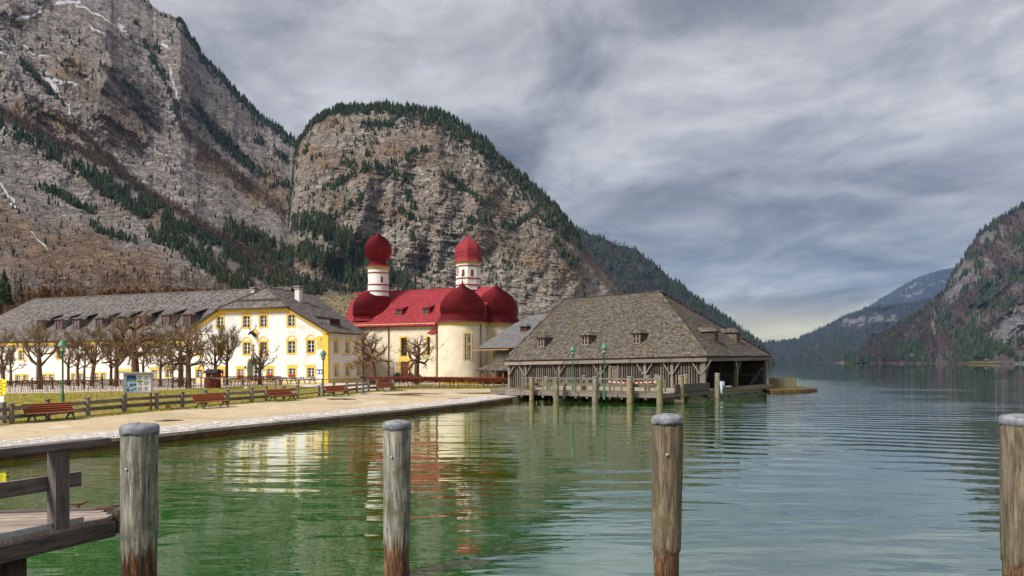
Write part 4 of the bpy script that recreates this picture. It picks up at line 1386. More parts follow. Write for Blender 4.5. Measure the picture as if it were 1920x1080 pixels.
# doorway niche
mb = MB()
fill(mb, niche, [rect(du0, .02 + 1e-3, du1, dw1)], fF, .6)
rim(mb, niche, fF, .002, .6)
small = [(nc + (a - nc) * .86, .02 + (b - .02) * .95) for a, b in niche]
nich = mb.build('doorway', MT['green_grey'], inn)
ring = MB()
big = [(nc + (a - nc) * 1.12, -.0 + b * 1.05) for a, b in niche]
fill(ring, [(nc + (a - nc) * .995, b * .998 + .003) for a, b in big], [[(nc + (a - nc) * .99, .03 + (b - .02) * .99) for a, b in niche]], fF, -.03)
ring.build('door_surround', MT['green_grey'], nich)
window(inn, fF, du0 + .01, .05, du1 - .01, dw1, cols=2, rows=4, depth=.55, surround=None, sill=False, name='door')
# side wall
SD = 7.9
sw = []
for a, b, c, d, st in ((626.7, 639.5, 633, 660.5, 'ears'), (648.3, 641, 654.7, 661, 'ears'), (666.3, 643, 672.2, 661, 'ears'), (627.5, 687, 633.3, 704, 'low'), (648.7, 687, 654.7, 703.3, 'low'), (669.3, 685.5, 676.2, 703, 'low')):
    v0, w1 = FH.side(a, b); v1, w0 = FH.side(c, d); sw.append((v0, w0, v1, w1, st))
wall_part('side_wall', inn, [(.005, -.6), (SD, -.6), (SD, EZ), (.005, EZ)], [w[:4] for w in sw], fS, MT['plaster_grey_or_shaded'], .3)  # shade of the side turned from the sun, painted in as greyer plaster
for w in sw:
    window(inn, fS, *w[:4], style=w[4], depth=.27)
b_ = MB()
b_.box((-11.5, 8.2, 2.5), (22, .3, 7))
b_.box((GL + .3, 4.2, 2.5), (.3, 7.6, 7.6))
b_.build('back_wall', MT['plaster_white'], inn)
# yellow bands: corner, eaves, foot
mb = MB()
mb.hexa([(-.75, -.03, -.5), (.03, -.03, -.5), (.03, -.001, -.5), (-.75, -.001, -.5), (-.75, -.03, EZ - .35), (.03, -.03, EZ - .1), (.03, -.001, EZ - .1), (-.75, -.001, EZ - .35)], .5)
mb.hexa([(.001, .0, -.5), (.03, .0, -.5), (.03, .28, -.5), (.001, .28, -.5), (.001, .0, EZ - .1), (.03, .0, EZ - .1), (.03, .28, EZ - .1), (.001, .28, EZ - .1)], .5)
mb.build('corner_band', MT['yellow'], inn)
mb = MB()
mb.box((GL / 2 - .4, -.025, -.15), (-GL - .8, .045, .7), 0, .5)
mb.build('foot_band', MT['yellow'], inn)
MB().box((.022, SD / 2 + .1, 0.05), (.04, SD - .6, 1.0), 0, .5).build('foot_band', MT['ochre'], inn)
mb = MB()
for a, b in (((0.0, EZ - .28), (cx + hh, HZ - .30)), ((cx - hh, HZ - .30), (GL - .5, EZ - .5)), ((cx - hh - .2, HZ - .30), (cx + hh + .2, HZ - .30))):
    mb.beam((a[0], -.16, a[1] - .02), (b[0], -.16, b[1] - .02), .30, .42, .5, up=(0, 0, 1))
mb.build('eaves_cove', MT['yellow'], inn)
MB().beam((.16, -.2, EZ - .22), (.16, SD, EZ - .30), .30, .32, .5).build('eaves_cove', MT['yellow'], inn)
# roof
oh = 0.55
k = (RZ - EZ) / 11.35
R = Vector
apex, backr = (cx, 2.4, RZ), (cx, 12.5, RZ)
hR, hL = (cx + hh, -oh, HZ), (cx - hh, -oh, HZ)
eRf, eRb = (oh, -oh, EZ - oh * k), (oh, SD + .2, EZ - oh * k)
eLf, eLb = (GL - .9, -oh, EZ - .9 * k), (GL - .9, 9, EZ - .9 * k)
facs = [[hL, hR, apex], [eRf, eRb, backr, apex, hR], [eLb, eLf, hL, apex, backr]]
mb = MB()
for q in facs:
    slab(mb, q, .18)
iroof = mb.build('roof', MT['wood_dark'], inn)
shingles('roof_shingles', facs, .30, .24, .03, MT['shingle_grey'], iroof)
MB().tube([Vector(hL) + Vector((-.3, -.1, -.05)), Vector(hR) + Vector((.3, -.1, -.05))], .10, 8).build('gutter', MT['pipe'], iroof)
MB().tube([Vector(eRf) + Vector((.06, 0, -.05)), Vector(eRb) + Vector((.06, 0, -.05))], .10, 8).build('gutter', MT['pipe'], iroof)
n0 = normal_of(facs[0])
q0 = Vector(hL).lerp(Vector(apex), .34) + n0 * .14; q1 = Vector(hR).lerp(Vector(apex), .34) + n0 * .14
MB().beam(q0, q1, .10, .22).build('snow_guard', MT['wood_dark'], iroof)
MB().beam(apex, backr, .35, .10).build('ridge_cap', MT['pipe'], iroof)
for a, b in ((hL, apex), (hR, apex)):
    MB().beam(Vector(a) + Vector((0, 0, .05)), Vector(b) + Vector((0, 0, .05)), .30, .08).build('hip_cap', MT['wood_dark'], iroof)
nr_ = normal_of(facs[1])
q = ray_plane(FH, 628, 611, eRf, nr_)
dormer(iroof, q, (1, 0, 0), 2.3, .9, nr_, 'shingle_grey', 'shingle_grey', 'wood_dark', rise=.35, hip=False, rows=1, cols=3)
def chimney(parent, fr, px, py_base, plane, w, h, nm='chimney'):
    q = ray_plane(fr, px, py_base, plane[0], normal_of(plane))
    mb = MB()
    mb.box((q.x, q.y, q.z + h / 2 - .5), (w, w, h + 1), 0, .5)
    c = mb.build(nm, MT['plaster_grey_or_shaded'], parent)
    MB().box((q.x, q.y, q.z + h + .06), (w + .25, w + .25, .12), 0, .4).build('chimney_cap', MT['stone_foot'], c)
    for s in (-1, 1):
        MB().box((q.x + s * w * .3, q.y, q.z + h + .2), (w * .2, w * .8, .16), 0, .4).build('chimney_vent', MT['pipe'], c)
    MB().box((q.x, q.y, q.z + h + .33), (w + .35, w + .35, .1), 0, .4).build('chimney_hood', MT['stone_foot'], c)
    return c
chimney(iroof, FH, 560, 564, facs[1], .72, 1.6)
# painted sundial, stag's head, notice cases, lamps
s0, s1 = FH.front(595, 630); s2, s3 = FH.front(612.6, 654.5)
sd = MB(); sd.box(((s0 + s2) / 2 - .1, -.015, (s1 + s3) / 2), (s2 - s0 - .05, .028, s1 - s3), 0, .5)
sdo = sd.build('sundial', MT['yellow'], inn)
tk = MB()
ccx, ccz = (s0 + s2) / 2 - .12, (s1 + s3) / 2 + .25
for i in range(13):
    t = math.radians(200 + i * 140 / 12)
    r0, r1 = (.42, .60) if i % 2 else (.36, .60)
    tk.beam((ccx + r0 * 1.0 * math.cos(t), -.034, ccz + r0 * 1.35 * math.sin(t)), (ccx + r1 * math.cos(t), -.034, ccz + r1 * 1.35 * math.sin(t)), .012, .055, .5, up=(0, 1, 0))
tk.beam((ccx, -.04, ccz + .45), (ccx, -.05, ccz - .25), .014, .07, .5, up=(0, 1, 0))
tk.build('hour_marks', MT['white'], sdo)
MB().beam((ccx, -.03, ccz + .40), (ccx + .08, -.32, ccz - .1), .03, .03).build('gnomon', MT['pipe'], sdo)
du, dw = FH.front(478, 625)
stag = empty('stag_head_trophy', FH.world(du, -.02, dw), FH.a, 'dark stag head with antlers on yellow shield on the white gable', 'trophy')
mb = MB()
shape = [(.42 * math.cos(t) * (1 if math.sin(t) > 0 else .85), .62 * math.sin(t) - .05) for t in np.linspace(0, 2 * pi, 16, endpoint=False)]
fill(mb, [(a + .14, b) for a, b in shape], [], fF, -.05); rim(mb, [(a + .14, b) for a, b in shape], fF, 0, -.05)
mb.build('shield', MT['yellow'], stag)
MB().tube([(.1, -.05, -.30), (.05, -.30, -.12), (-.02, -.52, .12), (-.06, -.75, .06), (-.10, -1.0, -.16), (-.11, -1.06, -.2)], [.24, .23, .20, .18, .10, .07], 10, .5).build('head', MT['deer'], stag)
for s in (-1, 1):
    a = MB()
    a.tube([(s * .10, -.5, .28), (s * .42, -.45, .55), (s * .62, -.5, .85), (s * .50, -.6, 1.15)], [.045, .045, .04, .015], 6)
    a.tube([(s * .30, -.47, .45), (s * .28, -.75, .65)], [.04, .012], 5)
    a.tube([(s * .58, -.49, .78), (s * .85, -.55, .95)], [.035, .012], 5)
    a.tube([(s * .60, -.5, .85), (s * .70, -.52, 1.15)], [.035, .012], 5)
    a.build('antler', MT['deer'], stag)
    MB().tube([(s * .14, -.45, .2), (s * .34, -.42, .26)], [.05, .01], 6).build('ear', MT['deer'], stag)
a0, a1 = FH.front(593, 692.5); b0, b1 = FH.front(606, 700.5)
for i in range(2):
    c = a0 + (b0 - a0) * (.25 + .5 * i)
    nb = empty('menu_case', FH.world(c, -.02, (a1 + b1) / 2), FH.a, ('left' if i == 0 else 'right') + ' one of two small glazed menu cases on the white house wall', 'notice case')
    MB().box((0, -.04, 0), (.42, .08, .52)).build('case', MT['wood_dark'], nb)
    MB().box((0, -.085, -.05), (.34, .012, .34)).build('menu_sheet', MT['white'], nb)
    MB().box((0, -.087, .17), (.40, .016, .12)).build('header', MT['blue_print'], nb)
for px in (462.5, 493.5):
    a, b = FH.front(px, 688.5)
    wl = empty('wall_lantern', FH.world(a, -.02, b), FH.a, ('left' if px < 480 else 'right') + ' black iron lantern beside the arched house door', 'lamp')
    MB().tube([(0, 0, .22), (0, -.22, .26), (0, -.24, .15)], .022, 6).build('bracket', MT['pipe'], wl)
    MB().lathe([(.05, -.22), (.11, -.18), (.14, .06), (.03, .16), (.0, .17)], (0, -.24, 0), 6, .5, smooth=False).build('lantern', MT['pipe'], wl)
MB().tube([(.12, SD - .05, -.5), (.12, SD - .05, EZ - .5)], .09, 8).build('drain_pipe', MT['pipe'], inn)
va, vb = FH.side(659, 689)
wl = empty('wall_light', FH.world(.02, va, vb), FH.a, 'small grey wall light on the side wall of the white house', 'lamp')
MB().box((.05, 0, 0), (.10, .22, .42), 0, .4).build('body', MT['pipe'], wl); MB().box((.11, 0, .03), (.03, .14, .24), 0, .4).build('lens', MT['glass_lamp'], wl)

# long wing
VW = 3.0
wing = empty('long_wing', FH.o, FH.a, 'long white two-storey wing with steep grey shingle roof and red dormers behind bare trees', 'house')
fW = lambda a, b, d: Vector((a, VW + d, b))
WL, WR = -76.0, GL + .3
WE, WRZ = 5.90, 13.6
ww = []
for a, b, c, d in ((28.8, 703.5, 38.3, 715.5), (43, 703.2, 52, 715.2), (80, 702.5, 87.5, 714.4), (92, 702.2, 101, 714), (134, 701.2, 142, 713), (148, 701, 156, 713), (176, 700, 183.5, 712), (189, 699.8, 198, 712)):
    u0, w1 = FH.front(a, b, VW); u1, w0 = FH.front(c, d, VW); ww.append((u0, w0, u1, w1, 'plain'))
for a, b, c, d in ((284.3, 693.6, 294.7, 707.7), (310.4, 692.6, 322, 706.7)):
    u0, w1 = FH.front(a, b, VW); u1, w0 = FH.front(c, d, VW); ww.append((u0, w0, u1, w1, 'low'))
for a, b, c, d in ((35, 657.5, 45, 674), (107.6, 655.5, 116.5, 672), (167, 653, 177, 670), (223, 650, 234, 667), (268, 648.5, 279, 665.5), (309, 647, 320.5, 664)):
    u0, w1 = FH.front(a, b, VW); u1, w0 = FH.front(c, d, VW); ww.append((u0, w0, u1, w1, 'ears'))
d0, d1 = FH.front(222, 696, VW); d2, d3 = FH.front(246, 717, VW)
wall_part('front_wall', wing, [(WL, -.6), (WR, -.6), (WR, WE), (WL, WE)], [w[:4] for w in ww] + [(d0, .05, d2, d1)], fW, MT['plaster_white'], .22)
for w in ww:
    window(wing, fW, *w[:4], style=w[4], glass=random.choice(['glass', 'glass', 'glass_curtain']))
g = MB()
for i in range(5):
    a = d0 + (d2 - d0) * i / 5
    g.hexa([fW(a + .01, .06, .12), fW(a + (d2 - d0) / 5 - .01, .06, .12), fW(a + (d2 - d0) / 5 - .01, .06, .18), fW(a + .01, .06, .18), fW(a + .01, d1, .12), fW(a + (d2 - d0) / 5 - .01, d1, .12), fW(a + (d2 - d0) / 5 - .01, d1, .18), fW(a + .01, d1, .18)])
gd = g.build('gate_door', MT['white'], wing)
ds = MB(); ringpiece(ds, [(d0 - .3, .02), (d2 + .3, .02), (d2 + .3, d1 + .35), (d0 - .3, d1 + .35)], [(d0, .03), (d2, .03), (d2, d1), (d0, d1)], fW, -.035, 0); ds.build('surround', MT['yellow'], gd)
b2 = MB(); b2.box(((WL + WR) / 2, VW + 15.8, 2.6), (WR - WL, .3, 6.4)); b2.box((WL + .2, VW + 8, 2.6), (.3, 15, 6.4)); b2.build('back_wall', MT['plaster_white'], wing)
oh = .7
wrL, wrR = (-68.6, VW + 8.2, WRZ), (-14.0, VW + 8.2, WRZ)
weL, weR = (WL - oh, VW - oh, WE - .05), (-13.0, VW - oh, WE - .05)
weBL, weBR = (WL - oh, VW + 17, WE - .05), (-13.0, VW + 17, WE - .05)
weR2 = (GL + 1.0, VW - oh, WE - .05)
facs = [[weL, weR2, (GL + 4, VW + 8.2, WRZ), wrL], [weBL, weL, wrL]]
mb = MB()
for q in facs + [[weBR, weBL, wrL, wrR], [(GL + 1, VW + 2.5, 8.0), (-14.0, VW + 4.0, 9.5), wrR, (GL + 4, VW + 8.2, WRZ)]]:
    slab(mb, q, .18)
wroof = mb.build('roof', MT['wood_dark'], wing)
shingles('roof_shingles', facs + [[(GL + 1, VW + 2.5, 8.0), (-14.0, VW + 4.0, 9.5), wrR, (GL + 4, VW + 8.2, WRZ)]], .34, .28, .03, MT['shingle_grey'], wroof)
MB().beam(wrL, wrR, .4, .16).build('ridge_cap', MT['wood_grey'], wroof)
MB().beam(weL, wrL, .35, .12).build('hip_cap', MT['shingle_grey'], wroof)
MB().beam((WL, VW - .24, WE - .42), (WR, VW - .24, WE - .42), .46, .34, .5).build('eaves_cove', MT['yellow'], wing)
nW = normal_of(facs[0])
for a, c, y in ((69.5, 81, 621), (104, 115, 620), (137, 147.6, 619), (179.5, 190, 618), (220, 231, 615.5), (261, 272, 614), (304, 315, 612.5), (344.5, 355, 612)):
    q = ray_plane(FH, (a + c) / 2, y, weL, nW)
    dormer(wroof, q, (0, -1, 0), 1.45, 1.75, nW, 'shingle_grey', 'shingle_grey', 'frame_red', rise=1.15, hip=False, ov=.2, pane='glass_curtain')
chimney(wroof, FH, 476, 548, [wrL, wrR, weR], .55, .30)
MB().box((-27.3, VW - .03, 0.0), (0.1, .04, .9), 0, .5).build('foot_band', MT['yellow'], wing)

# mossy connecting building behind
FK = Frame((-34, 104, .9), -22)
lk = empty('connecting_building', FK.o, FK.a, 'old connecting building with mossy brown shingle roof left of the red church', 'house')
kp = lambda px, py, v: Vector((FK.front(px, py, v)[0], v, FK.front(px, py, v)[1]))
ra, rb = kp(560, 557, 5), kp(672, 550.5, 5)
rb.z = ra.z
fk = [(ra.x - 2, -1, 6.0), (rb.x + 1.5, -1, 6.0), tuple(rb), tuple(ra)]
mb = MB(); slab(mb, fk, .16); slab(mb, [tuple(ra), tuple(rb), (rb.x + 1.5, 11, 6.0), (ra.x - 2, 11, 6.0)], .16); kr = mb.build('roof', MT['wood_dark'], lk)
shingles('roof_shingles', [fk], .30, .26, .035, MT['shingle_moss'], kr)
MB().beam(ra, rb, .3, .1).build('ridge_cap', MT['sheet_grey'], kr)
MB().box(((ra.x + rb.x) / 2, 5, 2.6), (rb.x - ra.x, 11, 7), 0, .5).build('wall', MT['plaster_white'], lk)

# ------------------------------------------------------------------ the church
FC = Frame((-10.2, 94.0, 0.9), -22)
ch = empty('pilgrimage_church', FC.o, FC.a, 'cream church with crimson onion domes, two small white towers and red shingle roof', 'church')
CE = 8.0
uL = FC.front(655, 640)[0]
cw = []
a0, b1 = FC.front(751.5, 633.5); a1, b0 = FC.front(763, 667); cw.append((a0, b0, a1, b1))
a0, b1 = FC.front(800.5, 632); a1, b0 = FC.front(809, 665.5); cw.append((a0, b0, a1, b1))
d0, d1 = FC.front(751.5, 678); d2, _ = FC.front(765.5, 700)
wall_part('nave_wall', ch, [(uL, -.6), (1.2, -.6), (1.2, CE), (uL, CE)], cw + [(d0, -.2, d2, d1)], fF, MT['plaster_cream'], .35)
for w in cw:
    window(ch, fF, *w, style='plain', cols=3, rows=7, depth=.3, frame='pipe')
dm = MB()
for i in range(4):
    a = d0 + (d2 - d0) * i / 4
    dm.hexa([(a + .008, .2, -.2), (a + (d2 - d0) / 4 - .008, .2, -.2), (a + (d2 - d0) / 4 - .008, .3, -.2), (a + .008, .3, -.2), (a + .008, .2, d1), (a + (d2 - d0) / 4 - .008, .2, d1), (a + (d2 - d0) / 4 - .008, .3, d1), (a + .008, .3, d1)])
dd = dm.build('door', MT['door_brown'], ch)
ds = MB(); ringpiece(ds, [(d0 - .36, -.3), (d2 + .36, -.3), (d2 + .36, d1 + .30), (d2 + .45, d1 + .32), (d2 + .45, d1 + .50), (d0 - .45, d1 + .50), (d0 - .45, d1 + .32), (d0 - .36, d1 + .30)], [(d0, -.21), (d2, -.21), (d2, d1), (d0, d1)], fF, -.05, 0); ds.build('surround', MT['yellow'], dd)
MB().lathe([(.035, 0), (.05, .03), (.035, .06), (0, .065)], (d2 - .25, .17, 1.1), 8, .5).build('handle', MT['rust'], dd)
MB().box((1.0, 12.2, 3.5), (-uL * 2 - 2, .3, 9), 0, .5).build('back_wall', MT['plaster_cream'], ch)
MB().box((uL + .2, 6.1, 3.6), (.3, 12, 8.8), 0, .5).build('end_wall', MT['plaster_cream'], ch)
MB().beam((uL, -.16, CE - .16), (1.2, -.16, CE - .16), .30, .34, .5).build('cornice', MT['ochre'], ch)
RD = 6.0
CR = 13.4
k = (CR - CE) / RD
ne0, ne1, nr0, nr1 = (uL - .5, -.6, CE - .35), (3.2, -.6, CE - .35), (FC.front(663, 551, RD)[0], RD, CR), (3.6, RD, CR)
nf = [ne0, ne1, nr1, nr0]
mb = MB(); slab(mb, nf, .16); slab(mb, [nr0, nr1, (3.2, 12.6, CE - .35), (uL - .5, 12.6, CE - .35)], .16); slab(mb, [(uL - .5, 12.6, CE - .35), ne0, nr0], .16)
nroof = mb.build('nave_roof', MT['red_roof'], ch)
shingles('nave_shingles', [nf], .25, .2, .02, MT['red_roof'], nroof)
MB().beam(nr0, nr1, .25, .10).build('ridge_cap', MT['red_trim'], nroof)
nN = normal_of(nf)
for px, py in ((747.5, 592.5), (798, 590)):
    q = ray_plane(FC, px, py, ne0, nN)
    dormer(nroof, q, (0, -1, 0), 1.05, .95, nN, 'red_roof', 'red_roof', 'wood_grey', rise=.62, hip=False, rows=2, ov=.12)


def rows_profile(pts, step=0.30, lip=0.045):
    """saw-toothed profile: courses of shingles on a dome; pts (r, z) from the bottom up"""
    P_ = np.array(pts, float)
    # smooth curve through the points
    d = np.r_[0, np.cumsum(np.hypot(*np.diff(P_, axis=0).T))]
    n = max(8, int(d[-1] / step))
    s = np.linspace(0, d[-1], n + 1)
    def cr(col):
        m = np.gradient(P_[:, col], d)
        out = []
        for x in s:
            i = min(max(np.searchsorted(d, x) - 1, 0), len(d) - 2)
            h = d[i + 1] - d[i]; t = (x - d[i]) / h
            out.append((2 * t**3 - 3 * t**2 + 1) * P_[i, col] + (t**3 - 2 * t**2 + t) * h * m[i] + (-2 * t**3 + 3 * t**2) * P_[i + 1, col] + (t**3 - t**2) * h * m[i + 1])
        return np.array(out)
    r, z = np.maximum(cr(0), 0), cr(1)
    prof = []
    for i in range(n):
        prof.append((r[i] + lip, z[i])); prof.append((max(r[i + 1], 0) + 0.001, z[i + 1]))
    prof.append((0.0, z[-1] + .01))
    return prof


def dome(name, parent, c, pts, n=48, smooth=True, trim='red_roof'):
    mb = MB()
    prof = rows_profile(pts)
    if n == 8:
        mb.lathe(prof, c, 8, .5, a0=pi / 8, a1=pi / 8 + 2 * pi, smooth=False)
    else:
        mb.lathe(prof, c, n, .5, smooth=smooth)
    # value of each shingle course patch
    for i in range(len(mb.f)):
        mb.sh[i] = min(1, max(0, random.gauss(.5, .14)))
        mb.sm[i] = False if n == 8 else True
    return mb.build(name, MT[trim], parent)


def finial(parent, c, h, r=.16):
    mb = MB()
    mb.lathe([(.10, 0), (.05, h * .15), (.045, h * .68), (.09, h * .70), (r, h * .80), (r * 1.05, h * .86), (r * .8, h * .95), (.03, h * 1.0), (0, h * 1.01)], c, 10, .5)
    return mb.build('finial', MT['copper'], parent)


def local(fr, px, py, v):
    u, w = fr.front(px, py, v)
    return Vector((u, v, w))


def scale_at(fr, u, v):
    p = fr.world(u, v, 0)
    return p.y / F


# south apse (towards the lake) and east apse
def apse(name, px, v, rpx, eave_py, prof, parent, window_px=None):
    u = FC.front(px, 640, v)[0]
    s = scale_at(FC, u, v)
    r = rpx * s
    mb = MB()
    mb.lathe([(r, -.6), (r, CE - .1)], (u, v, 0), 48, .5)
    w = mb.build(name, MT['plaster_cream'], parent)
    MB().lathe([(r + .02, CE - .55), (r + .03, CE - .30), (r + .10, CE - .26), (r + .16, CE - .10), (r + .32, CE + .04), (r + .1, CE + .05)], (u, v, 0), 48, .5).build('cornice', MT['ochre'], w)
    MB().lathe([(r + .01, -.6), (r + .05, -.6), (r + .05, .45), (r + .01, .47)], (u, v, 0), 48, .5).build('foot_band', MT['yellow'], w)
    pts = [(a * s, CE + b * s) for a, b in prof]
    d = dome(name.replace('wall', 'dome'), parent, (u, v, 0), pts)
    MB().lathe([(pts[0][0] - .05, CE - .03), (pts[0][0] + .05, CE - .02), (pts[0][0] + .05, CE + .05), (pts[0][0] - .05, CE + .06)], (u, v, 0), 48, .5).build('gutter', MT['pipe'], d)
    finial(d, (u, v, pts[-1][1] - .1), 1.15)
    return u, v, r, w
prof_apse = [(50.5, -1), (48, 2), (44.5, 6), (41.2, 10.5), (38.8, 14.5), (39.6, 16.8), (41.3, 21), (41.8, 26), (40.6, 33), (37.5, 41), (32.2, 49), (25, 56), (16.5, 62), (8.5, 67), (3.4, 71), (1.2, 75), (.3, 78)]
su, sv, sr_, swall = apse('apse_wall', 867, 1.0, 45.6, 603, prof_apse, ch)
eu, ev, er, ewall = apse('east_apse_wall', 930, 6.0, 44.5, 603, prof_apse, ch)
prof_n = [(3, 5.3)]
# crossing walls under the apse roofs
MB().box((3.4, 6.2, 3.6), (5.0, 11, 8.6), 0, .5).build('crossing_wall', MT['plaster_cream'], ch)
mb = MB(); xr = [(1.0, RD, CR), (eu, RD, CR - .1)]
mb.prism([(3.2, -.4, CE), (3.2, RD, CR), (3.2, 12.4, CE)], (eu - 3.2, 0, 0), .5); mb.build('crossing_roof', MT['red_roof'], ch)
# apse window: lies on the curved wall
def curved_fn(cu, cv, r, ang):
    n = Vector((math.sin(ang), -math.cos(ang), 0)); t = Vector((math.cos(ang), math.sin(ang), 0))
    c = Vector((cu, cv, 0)) + n * (r + .015)
    return lambda a, b, d: c + t * a + Vector((0, 0, b)) - n * d
ang = math.radians(38)
window(swall, curved_fn(su, sv, sr_ - .01, ang), -.38, 4.3 - 1.2, .38, 6.35, style='plain', cols=2, rows=6, depth=.004, surround='ochre', frame='wood_grey')
window(ewall, curved_fn(eu, ev, er - .01, math.radians(25)), -.38, 3.2, .38, 6.2, style='plain', cols=2, rows=6, depth=.004, surround='yellow', frame='wood_grey')
# west bulb with its round tower
tv = 3.3
tu = FC.front(709.3, 520, tv)[0]
bu = FC.front(700, 575, 3.5)[0]
s = scale_at(FC, tu, tv)
zz = lambda py: EYE - (py - HY) * s - FC.o.z
bulb = [(44, 603), (38.5, 598), (36.8, 594), (38, 590), (37.5, 582), (37, 574), (34.5, 566), (30, 558.5), (24, 552.5), (19, 548), (16, 545)]
dome('west_bulb', ch, (bu, 3.5, 0), [(a * s, zz(y)) for a, y in bulb])
tw = MB(); tw.lathe([(19.3 * s, zz(556)), (19.3 * s, zz(505))], (tu, tv, 0), 36, .5); two = tw.build('west_tower', MT['plaster_white'], ch)
for y in (547, 535, 513):
    MB().lathe([(19.2 * s, zz(y + 1)), (20.4 * s, zz(y + .8)), (20.4 * s, zz(y - .6)), (19.2 * s, zz(y - 1.2))], (tu, tv, 0), 36, .5).build('moulding', MT['red_trim'], two)
MB().lathe([(19.2 * s, zz(507)), (20.6 * s, zz(506)), (21 * s, zz(504)), (22.4 * s, zz(502.5)), (22.6 * s, zz(501)), (18 * s, zz(500.5))], (tu, tv, 0), 36, .5).build('cornice', MT['ochre'], two)
onion = [(23.2, 501.5), (19, 498.6), (16, 495.5), (13.8, 491.5), (15, 489.6), (18.5, 486.5), (22, 481), (24.3, 474.5), (24.8, 468.5), (24.2, 462), (22, 456), (18.2, 450.5), (13, 446), (7.5, 442.8), (3.6, 440), (1.5, 437.3), (.4, 435.5)]
on1 = dome('onion_dome', ch, (tu, tv, 0), [(a * s, zz(y)) for a, y in onion])
finial(on1, (tu, tv, zz(436.5)), 1.45, .2)
for ang in (math.radians(52), math.radians(-45)):
    pa = curved_fn(tu, tv, 19.3 * s - .03, ang)
    mb = MB(); arch = [(-.16, zz(531.5)), (.16, zz(531.5)), (.16, zz(522))] + [(.16 * math.cos(t), zz(522) + .16 * math.sin(t)) for t in np.linspace(.3, pi - .3, 5)] + [(-.16, zz(522))]
    fill(mb, arch, [], pa, -.03); rim(mb, arch, pa, .05, -.03); mb.build('louvre', MT['frame_red'], two)
# octagonal east tower with clock
ov = 6.0
ou = FC.front(878, 520, ov)[0]
s = scale_at(FC, ou, ov)
zz = lambda py: EYE - (py - HY) * s - FC.o.z
A8 = pi / 8
ot = MB(); ot.lathe([(23.0 * s, zz(545)), (23.0 * s, zz(494))], (ou, ov, 0), 8, .5, a0=A8, a1=A8 + 2 * pi, smooth=False); oto = ot.build('east_tower', MT['plaster_white'], ch)
for y in (535.5, 523.5, 500.5):
    MB().lathe([(22.9 * s, zz(y + 1)), (24.2 * s, zz(y + .8)), (24.2 * s, zz(y - .6)), (22.9 * s, zz(y - 1.2))], (ou, ov, 0), 8, .5, a0=A8, a1=A8 + 2 * pi, smooth=False).build('moulding', MT['red_trim'], oto)
MB().lathe([(22.9 * s, zz(496.5)), (24.6 * s, zz(495.5)), (26 * s, zz(492.5)), (20 * s, zz(492))], (ou, ov, 0), 8, .5, a0=A8, a1=A8 + 2 * pi, smooth=False).build('cornice', MT['ochre'], oto)
bell = [(27.2, 492.5), (25.2, 489.5), (24.6, 484), (25.0, 477), (24.6, 470), (22.6, 463), (18.6, 457), (13.2, 452.2), (7.4, 448.4), (3.2, 444.6), (1.2, 440.5), (.3, 439)]
on2 = dome('bell_dome', ch, (ou, ov, 0), [(a * s, zz(y)) for a, y in bell], n=8)
finial(on2, (ou, ov, zz(440.5)), 1.35, .18)
ap = 23.0 * s * math.cos(A8)
for kf, what in ((0, 'louvre'), (-1, 'clock'), (1, 'louvre')):
    pa = curved_fn(ou, ov, ap - .015, kf * pi / 4)
    if what == 'louvre':
        mb = MB(); arch = [(-.2, zz(520)), (.2, zz(520)), (.2, zz(510))] + [(.2 * math.cos(t), zz(510) + .2 * math.sin(t)) for t in np.linspace(.3, pi - .3, 5)] + [(-.2, zz(510))]
        fill(mb, arch, [], pa, -.03); rim(mb, arch, pa, .05, -.03); mb.build('louvre', MT['frame_red'], oto)
    else:
        circ = lambda r: [(r * math.cos(t), zz(510.5) + r * math.sin(t)) for t in np.linspace(0, 2 * pi, 24, endpoint=False)]
        mb = MB(); ringpiece(mb, circ(.62), circ(.46), pa, -.05, 0.02); co = mb.build('clock', MT['frame_red'], oto)
        mb = MB(); fill(mb, circ(.46), [], pa, -.02); mb.build('dial', MT['white'], co)
        mb = MB(); fill(mb, circ(.24), [], pa, -.03); mb.build('sun_disc', MT['wood_orange'], co)
        hd = MB(); hd.beam(pa(0, zz(510.5), -.06), pa(.2, zz(510.5) + .28, -.06), .02, .06); hd.beam(pa(0, zz(510.5), -.06), pa(-.1, zz(510.5) - .30, -.06), .02, .06); hd.build('hands', MT['black'], co)
# drain pipes, side porch roof, pilaster
for px, v in ((728.5, -.12), (819.5, -.12)):
    u = FC.front(px, 650, v)[0]
    MB().tube([(u, v, -.5), (u, v, CE - .5), (u, -.4, CE - .1)], .065, 8).build('drain_pipe', MT['pipe'], ch)
u = FC.front(914, 650, -.2)[0]
ap_ = Vector((su, sv, 0)) + Vector((math.sin(math.radians(72)), -math.cos(math.radians(72)), 0)) * (sr_ + .12)
MB().tube([(ap_.x, ap_.y, -.5), (ap_.x, ap_.y, CE - .3)], .07, 8).build('drain_pipe', MT['pipe'], ch)
u0, w0 = FC.front(806, 626); u1, w1 = FC.front(821, 617)
pf = [(u0, -.9, w0 + .05), (u1, -.9, w0 + .05), (u1, 0, w1 + .1), (u0 + .5, 0, w1 + .1)]
mb = MB(); slab(mb, pf, .12); po = mb.build('stair_turret_roof', MT['red_roof'], ch)
MB().box(((u0 + u1) / 2 + .2, -.35, (w0 - .6) / 2), (u1 - u0 - .4, .7, w0 + .6), 0, .5).build('stair_turret', MT['plaster_cream'], ch)
